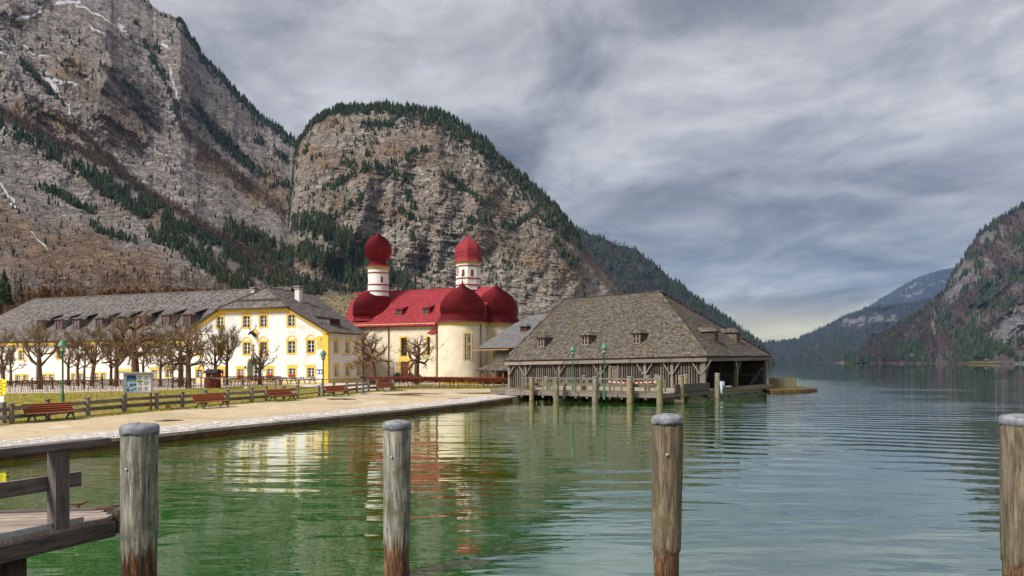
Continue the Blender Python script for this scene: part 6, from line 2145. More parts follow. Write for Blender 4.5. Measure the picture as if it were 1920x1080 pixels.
for (f0, f1, y0, y1, m) in ((.08, .98, 711.5, 714.4, 'green_print'), (.35, .58, 711, 713.5, 'white'), (.34, .62, 719.5, 724.3, 'dark_print'), (.70, .97, 719, 722.5, 'dark_print'), (.10, .26, 723.8, 727.8, 'wood_orange'), (.05, .28, 729.2, 733.2, 'leaf_green'), (.70, .97, 727.3, 730, 'green_print'), (.45, .62, 729.6, 733, 'dark_print')):
    sheetp('picture', xa + W_ * f0, xa + W_ * f1, y0, y1, m, .012)
x0, x1 = xb + .02, hw - .16
for c in range(2):
    for r in range(3):
        a = x0 + (x1 - x0) * (.02 + .5 * c); b = x0 + (x1 - x0) * (.47 + .5 * c)
        y = 703.6 + r * 10.2
        sheetp('leaflet', a, b, y, y + 9, 'white')
        mb = MB()
        for k in range(5):
            mb.box(((a + b) / 2 - random.uniform(0, .05), -.072, zb(y + 1.6 + k * 1.5)), ((b - a) * random.uniform(.45, .85), .004, .018), 0, .5)
        mb.build('print_lines', MT['black'], ib)
sheetp('leaflet_heading', x0 + (x1 - x0) * .03, x0 + (x1 - x0) * .46, 713.6, 716.2, 'green_print', .006)
MB().box((-.03, -.02, zb(698.8)), (hw * 2 + .40, .42, .07), 0, .4).build('board_roof', MT['green_grey'], ib)

p = PL(4.5, 793)
sp = empty('signpost', p, math.radians(-8), 'wooden signpost with yellow direction arms and white plate at the left picture edge', 'signpost')
k_ = p.y / F
MB().beam((0, 0, -.3), (0, 0, (793 - 754) * k_), 9.5 * k_, 9.5 * k_).build('post', MT['wood_grey'], sp)
MB().tube([(0, 0, (793 - 756) * k_), (0, 0, (793 - 709) * k_)], .035, 8).build('pole', MT['steel'], sp)
for y0, y1, l in ((711.5, 718.5, 11), (719.5, 725.6, 10), (726.5, 732.6, 10.5), (733.6, 740.2, 10)):
    z0, z1 = (793 - y1) * k_, (793 - y0) * k_
    mb = MB()
    arm = [(-.55, z0), (l * k_ - .06, z0), (l * k_ + .0, (z0 + z1) / 2), (l * k_ - .06, z1), (-.55, z1)]
    fA = lambda a, b, d: Vector((a, d - .05, b))
    fill(mb, arm, [], fA, 0); fill(mb, arm, [], fA, .03, True); rim(mb, arm, fA, .03, 0)
    ao = mb.build('direction_arm', MT['sign_yellow'], sp)
    mb = MB()
    for q in range(2):
        mb.box((-.12, -.052, z0 + (z1 - z0) * (.35 + .3 * q)), (random.uniform(.3, .42), .003, .022), 0, .5)
    mb.build('print_lines', MT['black'], ao)
MB().box((-.03, -.06 - 4.75 * k_ * 0, (793 - 748) * k_), (14 * k_, .03, 12 * k_), 0, .5).build('white_plate', MT['white'], sp)

p = PL(400, 727)
kq = p.y / F
ki = empty('wooden_kiosk', p, math.radians(-14), 'small red-brown wooden hut with shingle roof on the lawn edge', 'hut')
w, hh_ = 21.5 * kq, 29 * kq
n = 7
for i in range(n):
    MB().box((-w / 2 + w * (i + .5) / n, -w * .35, hh_ / 2 - .1), (w / n - .012, .05, hh_ + .2)).build('wall_board', MT['kiosk'], ki)
    MB().box((-w / 2 + w * (i + .5) / n, w * .35, hh_ / 2 - .1), (w / n - .012, .05, hh_ + .2)).build('wall_board', MT['kiosk'], ki)
    for s in (-1, 1):
        MB().box((s * w / 2, -w * .35 + w * .7 * (i + .5) / n, hh_ / 2 - .1), (.05, w * .7 / n - .012, hh_ + .2)).build('wall_board', MT['kiosk'], ki)
r1 = [(-w * .68, -w * .55, hh_ - .06), (w * .68, -w * .55, hh_ - .06), (w * .60, 0, hh_ + .34), (-w * .60, 0, hh_ + .34)]
r2 = [(w * .68, w * .55, hh_ - .06), (-w * .68, w * .55, hh_ - .06), (-w * .60, 0, hh_ + .34), (w * .60, 0, hh_ + .34)]
mb = MB(); slab(mb, r1, .06); slab(mb, r2, .06); kr_ = mb.build('roof', MT['wood_grey'], ki)
shingles('roof_shingles', [r1, r2], .16, .16, .02, MT['shingle_grey'], kr_)
MB().box((w * .12, -w * .35 - .04, hh_ * .78), (.14, .02, .16)).build('notice', MT['white'], ki)

p = PL(681, 739.3)
kq = p.y / F
te = empty('coin_telescope', p, math.radians(20), 'grey coin-operated telescope on a pedestal at the path edge', 'telescope')
MB().box((0, 0, .03), (21 * kq * .75, .9, .10)).build('foot_plate', MT['stone_foot'], te)
MB().lathe([(.28, .08), (.20, .12), (.12, .35), (.085, .6), (.075, 1.05), (.08, 1.22), (.18, 1.26), (.19, 1.34), (.10, 1.38), (.06, 1.44)], (0, 0, 0), 12, .5).build('pedestal', MT['copper'], te)
MB().tube([(-.34, -.1, 1.72), (-.1, -.03, 1.58), (.22, .06, 1.50)], [.10, .14, .11], 10).build('telescope_head', MT['pipe'], te)
MB().beam((.0, .05, .55), (.55, .0, .52), .06, .05).build('step_bar', MT['steel'], te)

p = PL(737.3, 729)
po_ = empty('grey_pole', p, 0, 'tall thin grey pole at the corner of the church hedge', 'pole')
MB().tube([(0, 0, -.3), (0, 0, 50 * p.y / F)], .045, 8).build('pole', MT['pipe'], po_)
MB().beam((0, 0, -.2), (0, 0, 14 * p.y / F), .13, .13).build('stake', MT['wood_grey'], po_)

# ------------------------------------------------------------------ terrace furniture
def picnic(px, py, w, label):
    p = PL(px, py)
    t = empty('picnic_table', p, math.radians(-20), label, 'table', 'picnic tables on the terrace')
    for k in range(4):
        MB().box((0, -.30 + k * .2, .76), (w, .17, .05)).build('top_plank', MT['wood_jetty'], t)
    for s in (-1, 1):
        MB().box((0, s * .72, .45), (w, .26, .05)).build('bench_plank', MT['wood_jetty'], t)
        x = s * w * .34
        l = MB(); l.beam((x, -.62, 0), (x, -.2, .74), .08, .08); l.beam((x, .62, 0), (x, .2, .74), .08, .08); l.beam((x, -.80, .40), (x, .80, .40), .06, .08); l.beam((x, -.36, .70), (x, .36, .70), .06, .07)
        l.build('leg_frame', MT['wood_grey'], t)
picnic(576, 719.5, 2.2, 'picnic table left of the green lamp, under the second window from the corner')
picnic(542, 720, 1.9, 'picnic table beside the end of the russet terrace hedge')


def terrace_rail(px0, px1, py, label, h=1.0):
    a, b = PL(px0, py), PL(px1, py - .5)
    r = empty('terrace_rail', a, 0, label, 'railing')
    d = b - a
    n = max(2, int(d.length / 2.0))
    for i in range(n + 1):
        q = d * (i / n)
        MB().beam(q + Vector((0, 0, -.2)), q + Vector((0, 0, h)), .10, .10).build('post', MT['wood_dark'], r)
    MB().beam(Vector((0, 0, h)), d + Vector((0, 0, h)), .16, .07).build('top_rail', MT['wood_dark'], r)
    return r
terrace_rail(420, 525, 722.5, 'dark wooden terrace railing behind the russet hedge before the house door')
terrace_rail(324, 352, 728, 'short dark wooden railing between the two right-hand trees of the long row', 1.05)
terrace_rail(60, 98, 730.5, 'short dark wooden railing beside the second tree from the left', 1.1)
terrace_rail(158, 192, 729, 'short dark wooden railing behind the left hedge, left of the board', 1.1)

p = PL(315, 764.5)
bk = empty('red_block', p, .3, 'small dark red block lying on the grass below the fence', 'block')
MB().box((0, 0, .07), (.30, .18, .14)).build('body', MT['frame_red'], bk); MB().box((0, 0, .15), (.20, .10, .03)).build('lid', MT['rust'], bk)
p = PL(461.5, 731)
sl = empty('lawn_spotlight', p, 0, 'small white spotlight standing on the lawn before the house', 'lamp')
MB().tube([(0, 0, -.1), (0, 0, .12)], .03, 6).build('stake', MT['pipe'], sl); MB().lathe([(.05, .10), (.16, .13), (.18, .20), (.10, .26), (0, .27)], (0, 0, 0), 10, .5).build('head', MT['white'], sl)

# shallow puddles on the path
for px, py, w_, d_ in ((641, 748.6, 1.3, .5), (628, 749, .5, .3), (752, 740.6, 2.2, .55), (788, 738.4, 2.4, .5), (905, 737.5, 3.0, .7), (880, 747.0, 2.0, .5), (318, 788.5, .7, .3), (742, 731.9, 1.2, .5)):
    c = PL(px, py)
    ring = [(c.x + w_ * math.cos(t) * random.uniform(.7, 1.15), c.y + d_ * math.sin(t) * 2.2 * random.uniform(.7, 1.15)) for t in np.linspace(0, 2 * pi, 16, endpoint=False)]
    tag(sheet('puddle', ring, .4, .0105, 'puddle'), kind='structure')
# ------------------------------------------------------------------ pollarded trees
def pollard(name, base, H, r, label, spread=1.0, limbs=6, fork=.33, seed=0, style='up', mat='bark', lean=(0, 0), group='pollarded bare trees', twigs=1.0):
    rg = random.Random(seed)
    t = empty(name, base, 0, label, 'tree', group)
    trunk, wood, tw = MB(), MB(), MB()
    hf = H * fork
    top = Vector((lean[0], lean[1], H * .80))
    pts = [Vector((0, 0, -.3)), Vector((0, 0, .25)), Vector((lean[0] * .2, lean[1] * .2, hf * .6)), Vector((lean[0] * .5, lean[1] * .5, hf)), Vector((lean[0] * .8 + rg.uniform(-.15, .15), lean[1] * .8, H * .58)), top]
    trunk.tube(pts, [r * 1.5, r * 1.12, r, r * .92, r * .55, r * .22], 10, rg.random(), jit=.07)

    def rv(s):
        return Vector((rg.gauss(0, s), rg.gauss(0, s), rg.gauss(0, s)))

    def burst(p, d, n, L):
        for _ in range(max(1, int(n * twigs))):
            q = (d * .5 + Vector((0, 0, .55)) + rv(.55)).normalized()
            l = L * rg.uniform(.5, 1.25)
            m = p + q * l * .5 + rv(.05 * L)
            e = m + (q + Vector((0, 0, .25)) + rv(.25)).normalized() * l * .5
            tw.tube([p, m, e], [.017, .011, .005], 3, rg.random(), cap=False)

    def limb(p, d, L, rad, depth):
        n = 5 if depth == 0 else 4
        pts, rr = [p], [rad]
        for i in range(n):
            wob = .34 if style == 'gnarl' else .22
            pull = Vector((0, 0, .22 if style == 'up' else (.10 if i > 1 else -.06)))
            d = (d + rv(wob) + pull).normalized()
            p = p + d * (L / n) * rg.uniform(.8, 1.2)
            pts.append(p)
            rr.append(rad * (1 - .62 * (i + 1) / n) * (1 + (.25 if rg.random() < .35 and style == 'gnarl' else 0)))
            if depth < 2 and i >= 1 and rg.random() < (.75 if depth == 0 else .42):
                sd = (d + rv(.65)).normalized()
                limb(p, sd, L * rg.uniform(.40, .62), rr[-1] * .72, depth + 1)
            if depth >= 1 and rg.random() < .6:
                burst(p, d, 2, .55 * (H / 6.5))
        rr[-1] = max(rr[-1], .03) * (1.25 if style == 'gnarl' else 1.0)
        wood.tube(pts, rr, 6, rg.random(), jit=.06)
        burst(p, d, 5 if depth else 7, (.75 if style == 'up' else .62) * (H / 6.5))

    a0 = rg.uniform(0, 6.28)
    tiers = ((hf, limbs - 1, .55, 1.0), (H * .52, limbs - 2, .55, .85), (H * .70, max(3, limbs - 3), .85, .62))
    for z, n, upz, k in tiers:
        f = (z - hf) / (H * .8 - hf)
        c = Vector((lean[0], lean[1], 0)) * (z / (H * .8)) + Vector((0, 0, z))
        for i in range(n):
            a = a0 + 6.283 * i / n + rg.uniform(-.3, .3)
            d = Vector((math.cos(a), math.sin(a), upz * rg.uniform(.6, 1.3))).normalized()
            limb(c + Vector((0, 0, rg.uniform(-.25, .25))), d, H * .36 * k * spread * rg.uniform(.8, 1.15), r * (.48 - .18 * f), 0)
        a0 += .6
    burst(top, Vector((0, 0, 1)), 12, .8 * (H / 6.5))
    trunk.build('trunk', MT[mat], t)
    wood.build('branches', MT[mat], t)
    tw.build('twigs', MT['twig'], t)['kind'] = 'stuff'
    return t


def treeP(px, py, Y):
    p = P(px, py, Y)
    return Vector((p.x, p.y, lz(p.x, p.y)))


# trunk px, distance, top py, trunk width px, spread, limbs, style, label
TREES = [
    (6, 66, 628, 7.0, .95, 6, 'up', 'bark', 'bare pollarded tree at the left picture edge above the yellow signs'),
    (74, 66, 608, 9.5, 1.05, 7, 'up', 'bark', 'bare pollarded tree left of the nearest lamp with pale lichened trunk'),
    (20, 80, 650, 4.5, .8, 5, 'up', 'bark', 'slim bare tree standing between the two leftmost pollarded trees'),
    (128, 76, 622, 5.0, .8, 5, 'up', 'bark_red', 'bare red-barked tree just right of the nearest lamp'),
    (146, 74, 632, 5.0, .8, 5, 'up', 'bark_red', 'bare tree third from the nearest lamp to the right, low fork'),
    (158, 78, 640, 4.0, .7, 4, 'up', 'bark', 'very slim bare tree left of the leaning red trunk'),
    (172, 74, 610, 6.5, .85, 6, 'up', 'bark_red', 'bare tree with red trunk leaning right, midway between lamp and board'),
    (208, 76, 628, 5.0, .9, 5, 'up', 'bark', 'bare tree left of the pair with green band near the information board'),
    (218, 73, 618, 7.5, .9, 6, 'up', 'bark_red', 'bare tree with stout red trunk directly left of the information board'),
    (254, 72, 572, 13, 1.15, 8, 'gnarl', 'bark_red', 'tallest and stoutest bare tree, right behind the information board'),
    (269, 80, 625, 4.5, .9, 5, 'up', 'bark', 'small bare tree just right of the stoutest tree'),
    (301, 72, 630, 4.5, .9, 5, 'up', 'bark', 'slim bare tree between the board and the paired trees'),
    (339, 74, 590, 9.0, 1.05, 7, 'gnarl', 'bark_red', 'bare tree with red trunk, left one of the pair near the kiosk'),
    (353, 68, 598, 9.5, 1.1, 7, 'gnarl', 'bark', 'bare tree with pale lichened trunk, right one of the pair near the kiosk'),
    (404, 76, 615, 6.0, 1.05, 6, 'up', 'bark_red', 'bare tree rising directly behind the brown kiosk'),
    (425, 78, 608, 5.5, .8, 6, 'up', 'bark', 'bare tree with straight grey trunk right of the kiosk'),
]
for i, (px, Y, ty, tw_, sp, nl, sty, mt, lb) in enumerate(TREES):
    b = treeP(px, 720, Y)
    H_ = EYE - (ty - HY) * Y / F - b.z
    pollard('pollarded_tree', b, H_, tw_ * Y / F / 2, lb, sp, nl, .36, 100 + i, sty, mt, (.5 if i == 6 else random.uniform(-.15, .15), 0), 'row of pollarded trees before the inn', 1.35)
b = treeP(487, 712, 79)
pollard('pollarded_tree', b, (715 - 645) * 79 / F, .22, 'small bare umbrella-shaped tree before the arched house door', 1.25, 6, .34, 140, 'up', 'bark', (0, 0), 'row of pollarded trees before the inn', .8)
b = treeP(701, 708, 84)
pollard('pollarded_tree', b, EYE - (618 - HY) * 84 / F - b.z, .36, 'gnarled bare tree before the left part of the cream church wall', 1.15, 7, .46, 151, 'gnarl', 'bark_red', (-.55, 0), 'gnarled trees before the church', .8)
b = treeP(781, 708, 86)
pollard('pollarded_tree', b, EYE - (619 - HY) * 86 / F - b.z, .33, 'gnarled bare tree before the brown church door', 1.15, 7, .40, 152, 'gnarl', 'bark_red', (.12, 0), 'gnarled trees before the church', .7)

# ------------------------------------------------------------------ hedges
def hedge(name, pts, h, th, n, size, label, low=.35, stems=7, leafmat='hedge_red', top_band=True):
    p0 = PL(*pts[0])
    he = empty(name, p0, 0, label, 'hedge')
    line = [PL(*q) for q in pts]
    L = line_len([(q.x, q.y) for q in line])
    s = RNG.uniform(0, L, n)
    cum = np.r_[0, np.cumsum([(Vector((b.x, b.y)) - Vector((a.x, a.y))).length for a, b in zip(line[:-1], line[1:])])]
    X = np.interp(s, cum, [q.x for q in line]); Y = np.interp(s, cum, [q.y for q in line]); Z = np.interp(s, cum, [q.z for q in line])
    dens = fbm(s * .5, s * 0, 3, 71)
    z = h * (low + (1 - low) * RNG.beta(2.2, 1.1, n) + RNG.normal(0, .02, n))
    keep = RNG.uniform(0, 1, n) < np.clip(.45 + dens, 0, 1)
    off = RNG.normal(0, .38, n) * th
    t0 = Vector((line[-1].x - line[0].x, line[-1].y - line[0].y)).normalized()
    cx_, cy_, cz_ = X - t0.y * off - p0.x, Y + t0.x * off - p0.y, Z + z - p0.z
    c = np.column_stack([cx_, cy_, cz_])[keep]
    m = len(c)
    u_ = RNG.normal(0, 1, (m, 3)); u_ /= np.linalg.norm(u_, axis=1)[:, None]
    w_ = RNG.normal(0, 1, (m, 3)); w_ -= (w_ * u_).sum(1)[:, None] * u_; w_ /= np.linalg.norm(w_, axis=1)[:, None]
    sz = size * RNG.uniform(.6, 1.4, m)[:, None]
    V = np.stack([c - u_ * sz, c - w_ * sz * .6, c + u_ * sz, c + w_ * sz * .6], 1).reshape(-1, 3)
    me = np_mesh('foliage', V, np.arange(m * 4).reshape(-1, 4), MT[leafmat], RNG.uniform(0, 1, m))
    fo = link('foliage', me, he); fo['kind'] = 'stuff'
    st = MB()
    k = int(L * stems)
    for i in range(k):
        s = L * (i + random.uniform(.1, .9)) / k
        p = Vector((np.interp(s, cum, [q.x for q in line]), np.interp(s, cum, [q.y for q in line]), np.interp(s, cum, [q.z for q in line]))) - p0
        o1 = Vector((-t0.y, t0.x, 0)) * random.gauss(0, th * .25)
        d = Vector((t0.x, t0.y, 0)) * random.gauss(0, .14)
        e = p + o1 + d + Vector((0, 0, h * random.uniform(.75, 1.0)))
        st.tube([p + o1 - Vector((0, 0, .1)), p + o1 + d * .3 + Vector((0, 0, h * .4)), e], [.026, .02, .008], 4, cap=False)
        if random.random() < .6:
            q = p + o1 + d * .3 + Vector((0, 0, h * .4))
            st.tube([q, q + Vector((t0.x, t0.y, 0)) * random.uniform(-.3, .3) + Vector((0, 0, h * .4))], [.014, .005], 3, cap=False)
    so = st.build('stems', MT['hedge_twig'], he); so['kind'] = 'stuff'
    return he


hedge('beech_hedge', [(684, 728.5), (740, 727), (800, 726.5), (870, 726.5), (946, 727)], 1.22, .75, 30000, .055, 'clipped russet beech hedge along the foot of the church', .40, 5)
hedge('beech_hedge', [(-60, 737), (0, 736), (100, 734.5), (200, 732), (300, 729.5), (368, 728)], 1.02, .35, 13000, .045, 'thin russet-brown hedge along the lawn in front of the long wing', .35, 8, 'hedge_dull')
hedge('beech_hedge', [(418, 724.5), (470, 723), (528, 721.5)], .95, .45, 3800, .05, 'loose russet hedge round the house terrace', .2, 8)
for px, lb in ((745.5, 'small dark green bush left of the church door'), (770, 'small dark green bush right of the church door')):
    u_, _ = FC.front(px, 700, -.6)
    p = FC.world(u_, -.6, 0)
    bu_ = empty('evergreen_bush', (p.x, p.y, lz(p.x, p.y)), 0, lb, 'bush')
    n = 420
    d = RNG.normal(0, 1, (n, 3)); d /= np.linalg.norm(d, axis=1)[:, None]
    c = d * RNG.uniform(.5, 1, n)[:, None] * np.array([.5, .5, .62]) + np.array([0, 0, .62])
    u2 = RNG.normal(0, .07, (n, 3)); w2 = RNG.normal(0, .07, (n, 3))
    link('foliage', np_mesh('foliage', np.stack([c - u2, c + w2, c + u2 + [0, 0, .05]], 1).reshape(-1, 3), np.arange(n * 3).reshape(-1, 3), MT['leaf_green'], RNG.uniform(0, 1, n)), bu_)
    MB().tube([(0, 0, -.1), (0, 0, .5)], .04, 5).build('stem', MT['bark'], bu_)
# ------------------------------------------------------------------ boathouse jetty
JF = [PG(px, py, 0) for px, py in ((997, 752), (1043, 754), (1116, 755.6), (1181, 756.8), (1237, 758), (1277, 753), (1345, 747.5))]
JF = [Vector((p.x, p.y)) for p in JF]
jt = empty('boathouse_jetty', (JF[0].x, JF[0].y, 0), 0, 'weathered timber jetty with rails in front of the boathouse', 'jetty')
J0 = Vector((JF[0].x, JF[0].y, 0))
fa = Vector((-.6, 63.0)); fb = Vector((12.35, 57.35)); fc = Vector((19.0, 65.6))
d1 = (fb - fa).normalized(); d2 = (fc - fb).normalized()
wallp = Vector((FB.world(0, .35, 0).x, FB.world(0, .35, 0).y)); walld = Vector((FB.u.x, FB.u.y))


def to_wall(p, d):
    """distance from p along d to the boathouse front"""
    det = d.x * (-walld.y) + d.y * walld.x
    r = wallp - p
    return (r.x * (-walld.y) + r.y * walld.x) / det


n1 = Vector((-d1.y, d1.x))
n = 46
for i in range(n):
    p = fa.lerp(fb, (i + .5) / n)
    L = min(to_wall(p, n1), 17) - .1
    if L < .3:
        continue
    a = Vector((p.x, p.y, DECKZ + random.uniform(-.01, .01))) - J0
    MB().beam(a, a + Vector((n1.x, n1.y, 0)) * L, (fb - fa).length / n - .015, .06).build('deck_plank', MT['wood_jetty'], jt)
n2_ = Vector((-d2.y, d2.x))
n = 22
for i in range(n):
    p = fb.lerp(fc, (i + .5) / n)
    # wedge between the side edge and the first set of planks
    end = n1 * 0
    L = to_wall(p, n1)
    if L < .2:
        continue
    a = Vector((p.x, p.y, DECKZ - .012)) - J0
    MB().beam(a, a + Vector((n1.x, n1.y, 0)) * (L - .1), (fc - fb).length / n * abs(d2.dot(d1)) - .012, .06).build('deck_plank', MT['wood_jetty'], jt)
J3 = lambda p, z: Vector((p.x, p.y, z)) - J0
for k in range(4):
    a, b = fa.lerp(fb, k / 4 + .003), fa.lerp(fb, (k + 1) / 4 - .003)
    MB().beam(J3(a, .64 + random.uniform(-.02, .02)), J3(b, .64 + random.uniform(-.02, .02)), .18, .30).build('edge_beam', MT['wood_grey'], jt)
for k in range(2):
    a, b = fb.lerp(fc, k / 2 + .003), fb.lerp(fc, (k + 1) / 2 - .003)
    MB().beam(J3(a, .60), J3(b, .60), .18, .32).build('edge_beam', MT['wood_grey'], jt)
MB().beam(J3(fb.lerp(fc, .28), 1.18), J3(fb.lerp(fc, .98), 1.18), .14, .72).build('plank_wall', MT['wood_rail'], jt)
# front railing
ra, rb = fa + d1 * 1.6, fb - d1 * .1
for k in range(4):
    a, b = ra.lerp(rb, k / 4), ra.lerp(rb, (k + 1) / 4)
    MB().beam(J3(a, 2.08), J3(b, 2.08 + random.uniform(-.03, .03)), .16, .09).build('top_rail', MT['wood_grey'], jt)
    MB().beam(J3(a, 1.50), J3(b, 1.50 + random.uniform(-.03, .03)), .08, .22).build('middle_rail', MT['wood_mossy'], jt)
    MB().beam(J3(a, .97), J3(b, .97), .10, .10).build('foot_rail', MT['wood_mossy'], jt)
for k in range(13):
    p = ra.lerp(rb, k / 12)
    MB().beam(J3(p, .3), J3(p, 2.06), .17, .15).build('rail_post', MT['wood_mossy'], jt)
    if k % 3 == 1:
        q = p - n1 * .9
        MB().beam(J3(p - n1 * .1, 1.75), J3(q + d1 * .1 + n1 * .35, .28), .13, .13).build('slanting_brace', MT['wood_grey'], jt)
# inner railing nearer the boathouse
ia, ib_ = ra + n1 * 3.4, rb + n1 * 3.2
for k in range(2):
    a, b = ia.lerp(ib_, k / 2), ia.lerp(ib_, (k + 1) / 2)
    MB().beam(J3(a, 1.95), J3(b, 1.95), .14, .08).build('top_rail', MT['wood_grey'], jt)
    MB().beam(J3(a, 1.45), J3(b, 1.45), .07, .26).build('middle_rail', MT['wood_rail'], jt)
for k in range(9):
    p = ia.lerp(ib_, k / 8)
    MB().beam(J3(p, .3), J3(p, 1.98), .15, .14).build('rail_post', MT['wood_mossy'], jt)
for k in range(8):
    p = fa.lerp(fb, (k + .5) / 8) + n1 * 1.6
    MB().tube([J3(p, -2), J3(p, .6)], .15, 8).build('support_pile', MT['wood_dark'], jt)
    p = fa.lerp(fb, (k + .5) / 8) + n1 * 5
    MB().tube([J3(p, -2), J3(p, .6)], .15, 8).build('support_pile', MT['wood_dark'], jt)
for px, py, l in ((1138, 749.5, 1.2), (1265, 752.5, .8), (1063, 748, .9)):
    q = PG(px, py, .12)
    MB().beam(J3(Vector((q.x, q.y)), .14), J3(Vector((q.x, q.y)) + d1 * l, .14), .3, .22).build('waling_block', MT['wood_mossy'], jt)
# landing platform at the land end
pa_ = fa + d1 * .4
for k in range(5):
    a = pa_ + n1 * (1.2 + k * .42) - d1 * 2.4
    MB().beam(J3(a, .98), J3(a + d1 * 3.4, .98), .38, .10).build('landing_plank', MT['wood_grey'], jt)
MB().beam(J3(pa_ + n1 * 1.0 - d1 * 2.4, .70), J3(pa_ + n1 * 1.0 + d1 * 1.0, .70), .12, .42).build('landing_side', MT['wood_grey'], jt)


def small_pile(p, top, r, label, lean=0.0):
    o = empty('mooring_pile', (p.x, p.y, 0), random.uniform(0, 6), label, 'pile', 'mooring piles of the boathouse jetty')
    prof = [(r * 1.06, -2.0), (r * 1.05, .0), (r * 1.08, .25), (r * 1.0, .6), (r * .98, top - .3), (r * .97, top - .1), (0, top - .08)]
    mb = MB(); mb.lathe(prof, (0, 0, 0), 12, .5)
    for i in range(len(mb.v)):
        v = mb.v[i]; k = 1 + random.uniform(-.04, .04); mb.v[i] = (v[0] * k + lean * max(v[2], 0), v[1] * k, v[2])
    mb.build('shaft', random.choice(SMALLP), o)
    MB().lathe([(r * .98, top - .13), (r * 1.06, top - .12), (r * 1.06, top - .03), (r * .9, top), (0, top + .02)], (lean * top, 0, 0), 12, .5).build('zinc_cap', MT['zinc'], o)
    return o


SMALLP = [pile_mat('jetty_pile_wood_%s' % c, .02, b_, p_, s_) for c, b_, p_, s_ in (('olive', (0.17, 0.15, 0.085), (0.33, 0.29, 0.17), 1), ('ochre', (0.22, 0.165, 0.085), (0.38, 0.31, 0.19), 4), ('grey', (0.18, 0.16, 0.11), (0.34, 0.31, 0.24), 7))]
ordn = ['first', 'second', 'third', 'fourth', 'fifth', 'sixth', 'seventh']
fr_top = [707.5, 707.5, 706.5, 706, 704.5, 703.8, 699.5]
for i, p in enumerate(JF):
    top = EYE - (fr_top[i] - HY) * p.y / F
    small_pile(p, top, (.20, .24, .25, .26, .25, .27, .24)[i], ordn[i] + ' capped pile from the left in the front row of the boathouse jetty')
for i, (px, tp, Y) in enumerate(((1024.5, 705.8, 65), (1095, 703.7, 64), (1215, 704, 61), (1231, 701.8, 63.5), (1286, 701.8, 63.0))):
    p = P(px, 700, Y)
    small_pile(Vector((p.x, p.y)), EYE - (tp - HY) * Y / F, .21, ordn[i] + ' capped pile from the left in the back row of the boathouse jetty')

# barrier tape on the jetty rail
tp0, tp1 = P(1137, 715.4, 58.1), P(1229, 715.6, 57.3)
tape = empty('barrier_tape', tp0, 0, 'red and white barrier tape stretched along the jetty rail', 'tape')
n = 22
for i in range(n):
    a, b = tp0.lerp(tp1, i / n) - tp0, tp0.lerp(tp1, (i + 1) / n) - tp0
    s0, s1 = -.10 * math.sin(pi * i / n), -.10 * math.sin(pi * (i + 1) / n)
    MB().beam(a + Vector((0, -.12, s0)), b + Vector((0, -.12, s1)), .012, .09).build('red_band' if i % 2 == 0 else 'white_band', MT['tape_red' if i % 2 == 0 else 'white'], tape)
q = P(1353, 738, 65.0)
fe = empty('outboard_motor', q, 0, 'pale blue upturned outboard motor hanging beside the last jetty pile', 'motor')
k_ = 65 / F
MB().lathe([(.05, 0), (.12, 8 * k_), (.16, 12 * k_), (.14, 15 * k_)], (0, 0, 0), 10, .5).build('shaft', MT['pale_blue'], fe)
MB().box((.05, 0, 19 * k_), (5.5 * k_, .34, 8 * k_), .3).build('cowling', MT['pale_blue'], fe)
MB().beam((.1, 0, 13.4 * k_), (.95, .1, 13.8 * k_), .08, .05).build('tiller', MT['white'], fe)

# grass-topped mole with paling fence, right of the boathouse
gp = [PG(a, b, .30) for a, b in ((1446, 732.5), (1500, 731.5), (1531, 729), (1516, 726.2), (1494, 724), (1446, 724.2), (1425, 727))]
mo = empty('grassy_mole', (gp[0].x, gp[0].y, 0), 0, 'low mossy mole jutting into the lake right of the boathouse', 'mole')
G0 = Vector((gp[0].x, gp[0].y, 0))
mb = MB(); mb.prism([Vector((p.x, p.y, .26)) - G0 for p in gp], (0, 0, .06), .5); mb.build('turf', MT['moss_top'], mo)
for i, (a, b) in enumerate(zip(gp[:4], gp[1:5])):
    for k in range(3):
        A, B = Vector((a.x, a.y, .17 - k * .2)) - G0, Vector((b.x, b.y, .17 - k * .2)) - G0
        MB().beam(A, B, .22, .19).build('edge_timber', MT['slime'], mo)
mb = MB(); mb.prism([Vector((p.x, p.y, -1.5)) - G0 + (Vector((sum(q.x for q in gp) / 7, sum(q.y for q in gp) / 7, 0)) - Vector((p.x, p.y, 0))) * .05 for p in gp], (0, 0, 1.74), .3); mb.build('core', MT['slime'], mo)
a, b = P(1441, 722, 85.5), P(1493, 722, 86.5)
a.z = b.z = .30
pk = empty('paling_fence', a, 0, 'mossy vertical paling fence on the mole right of the boathouse', 'fence')
n = 30
for i in range(n):
    p = (b - a) * ((i + .5) / n)
    h = 1.22 * random.uniform(.95, 1.04)
    MB().box((p.x, p.y + random.uniform(-.015, .015), h / 2), ((b - a).length / n - .012, .035, h), 0).build('paling', MT['wood_mossy'], pk)
for z in (.3, .9):
    MB().beam(Vector((0, .06, z)), (b - a) + Vector((0, .06, z)), .06, .09).build('rail', MT['wood_mossy'], pk)

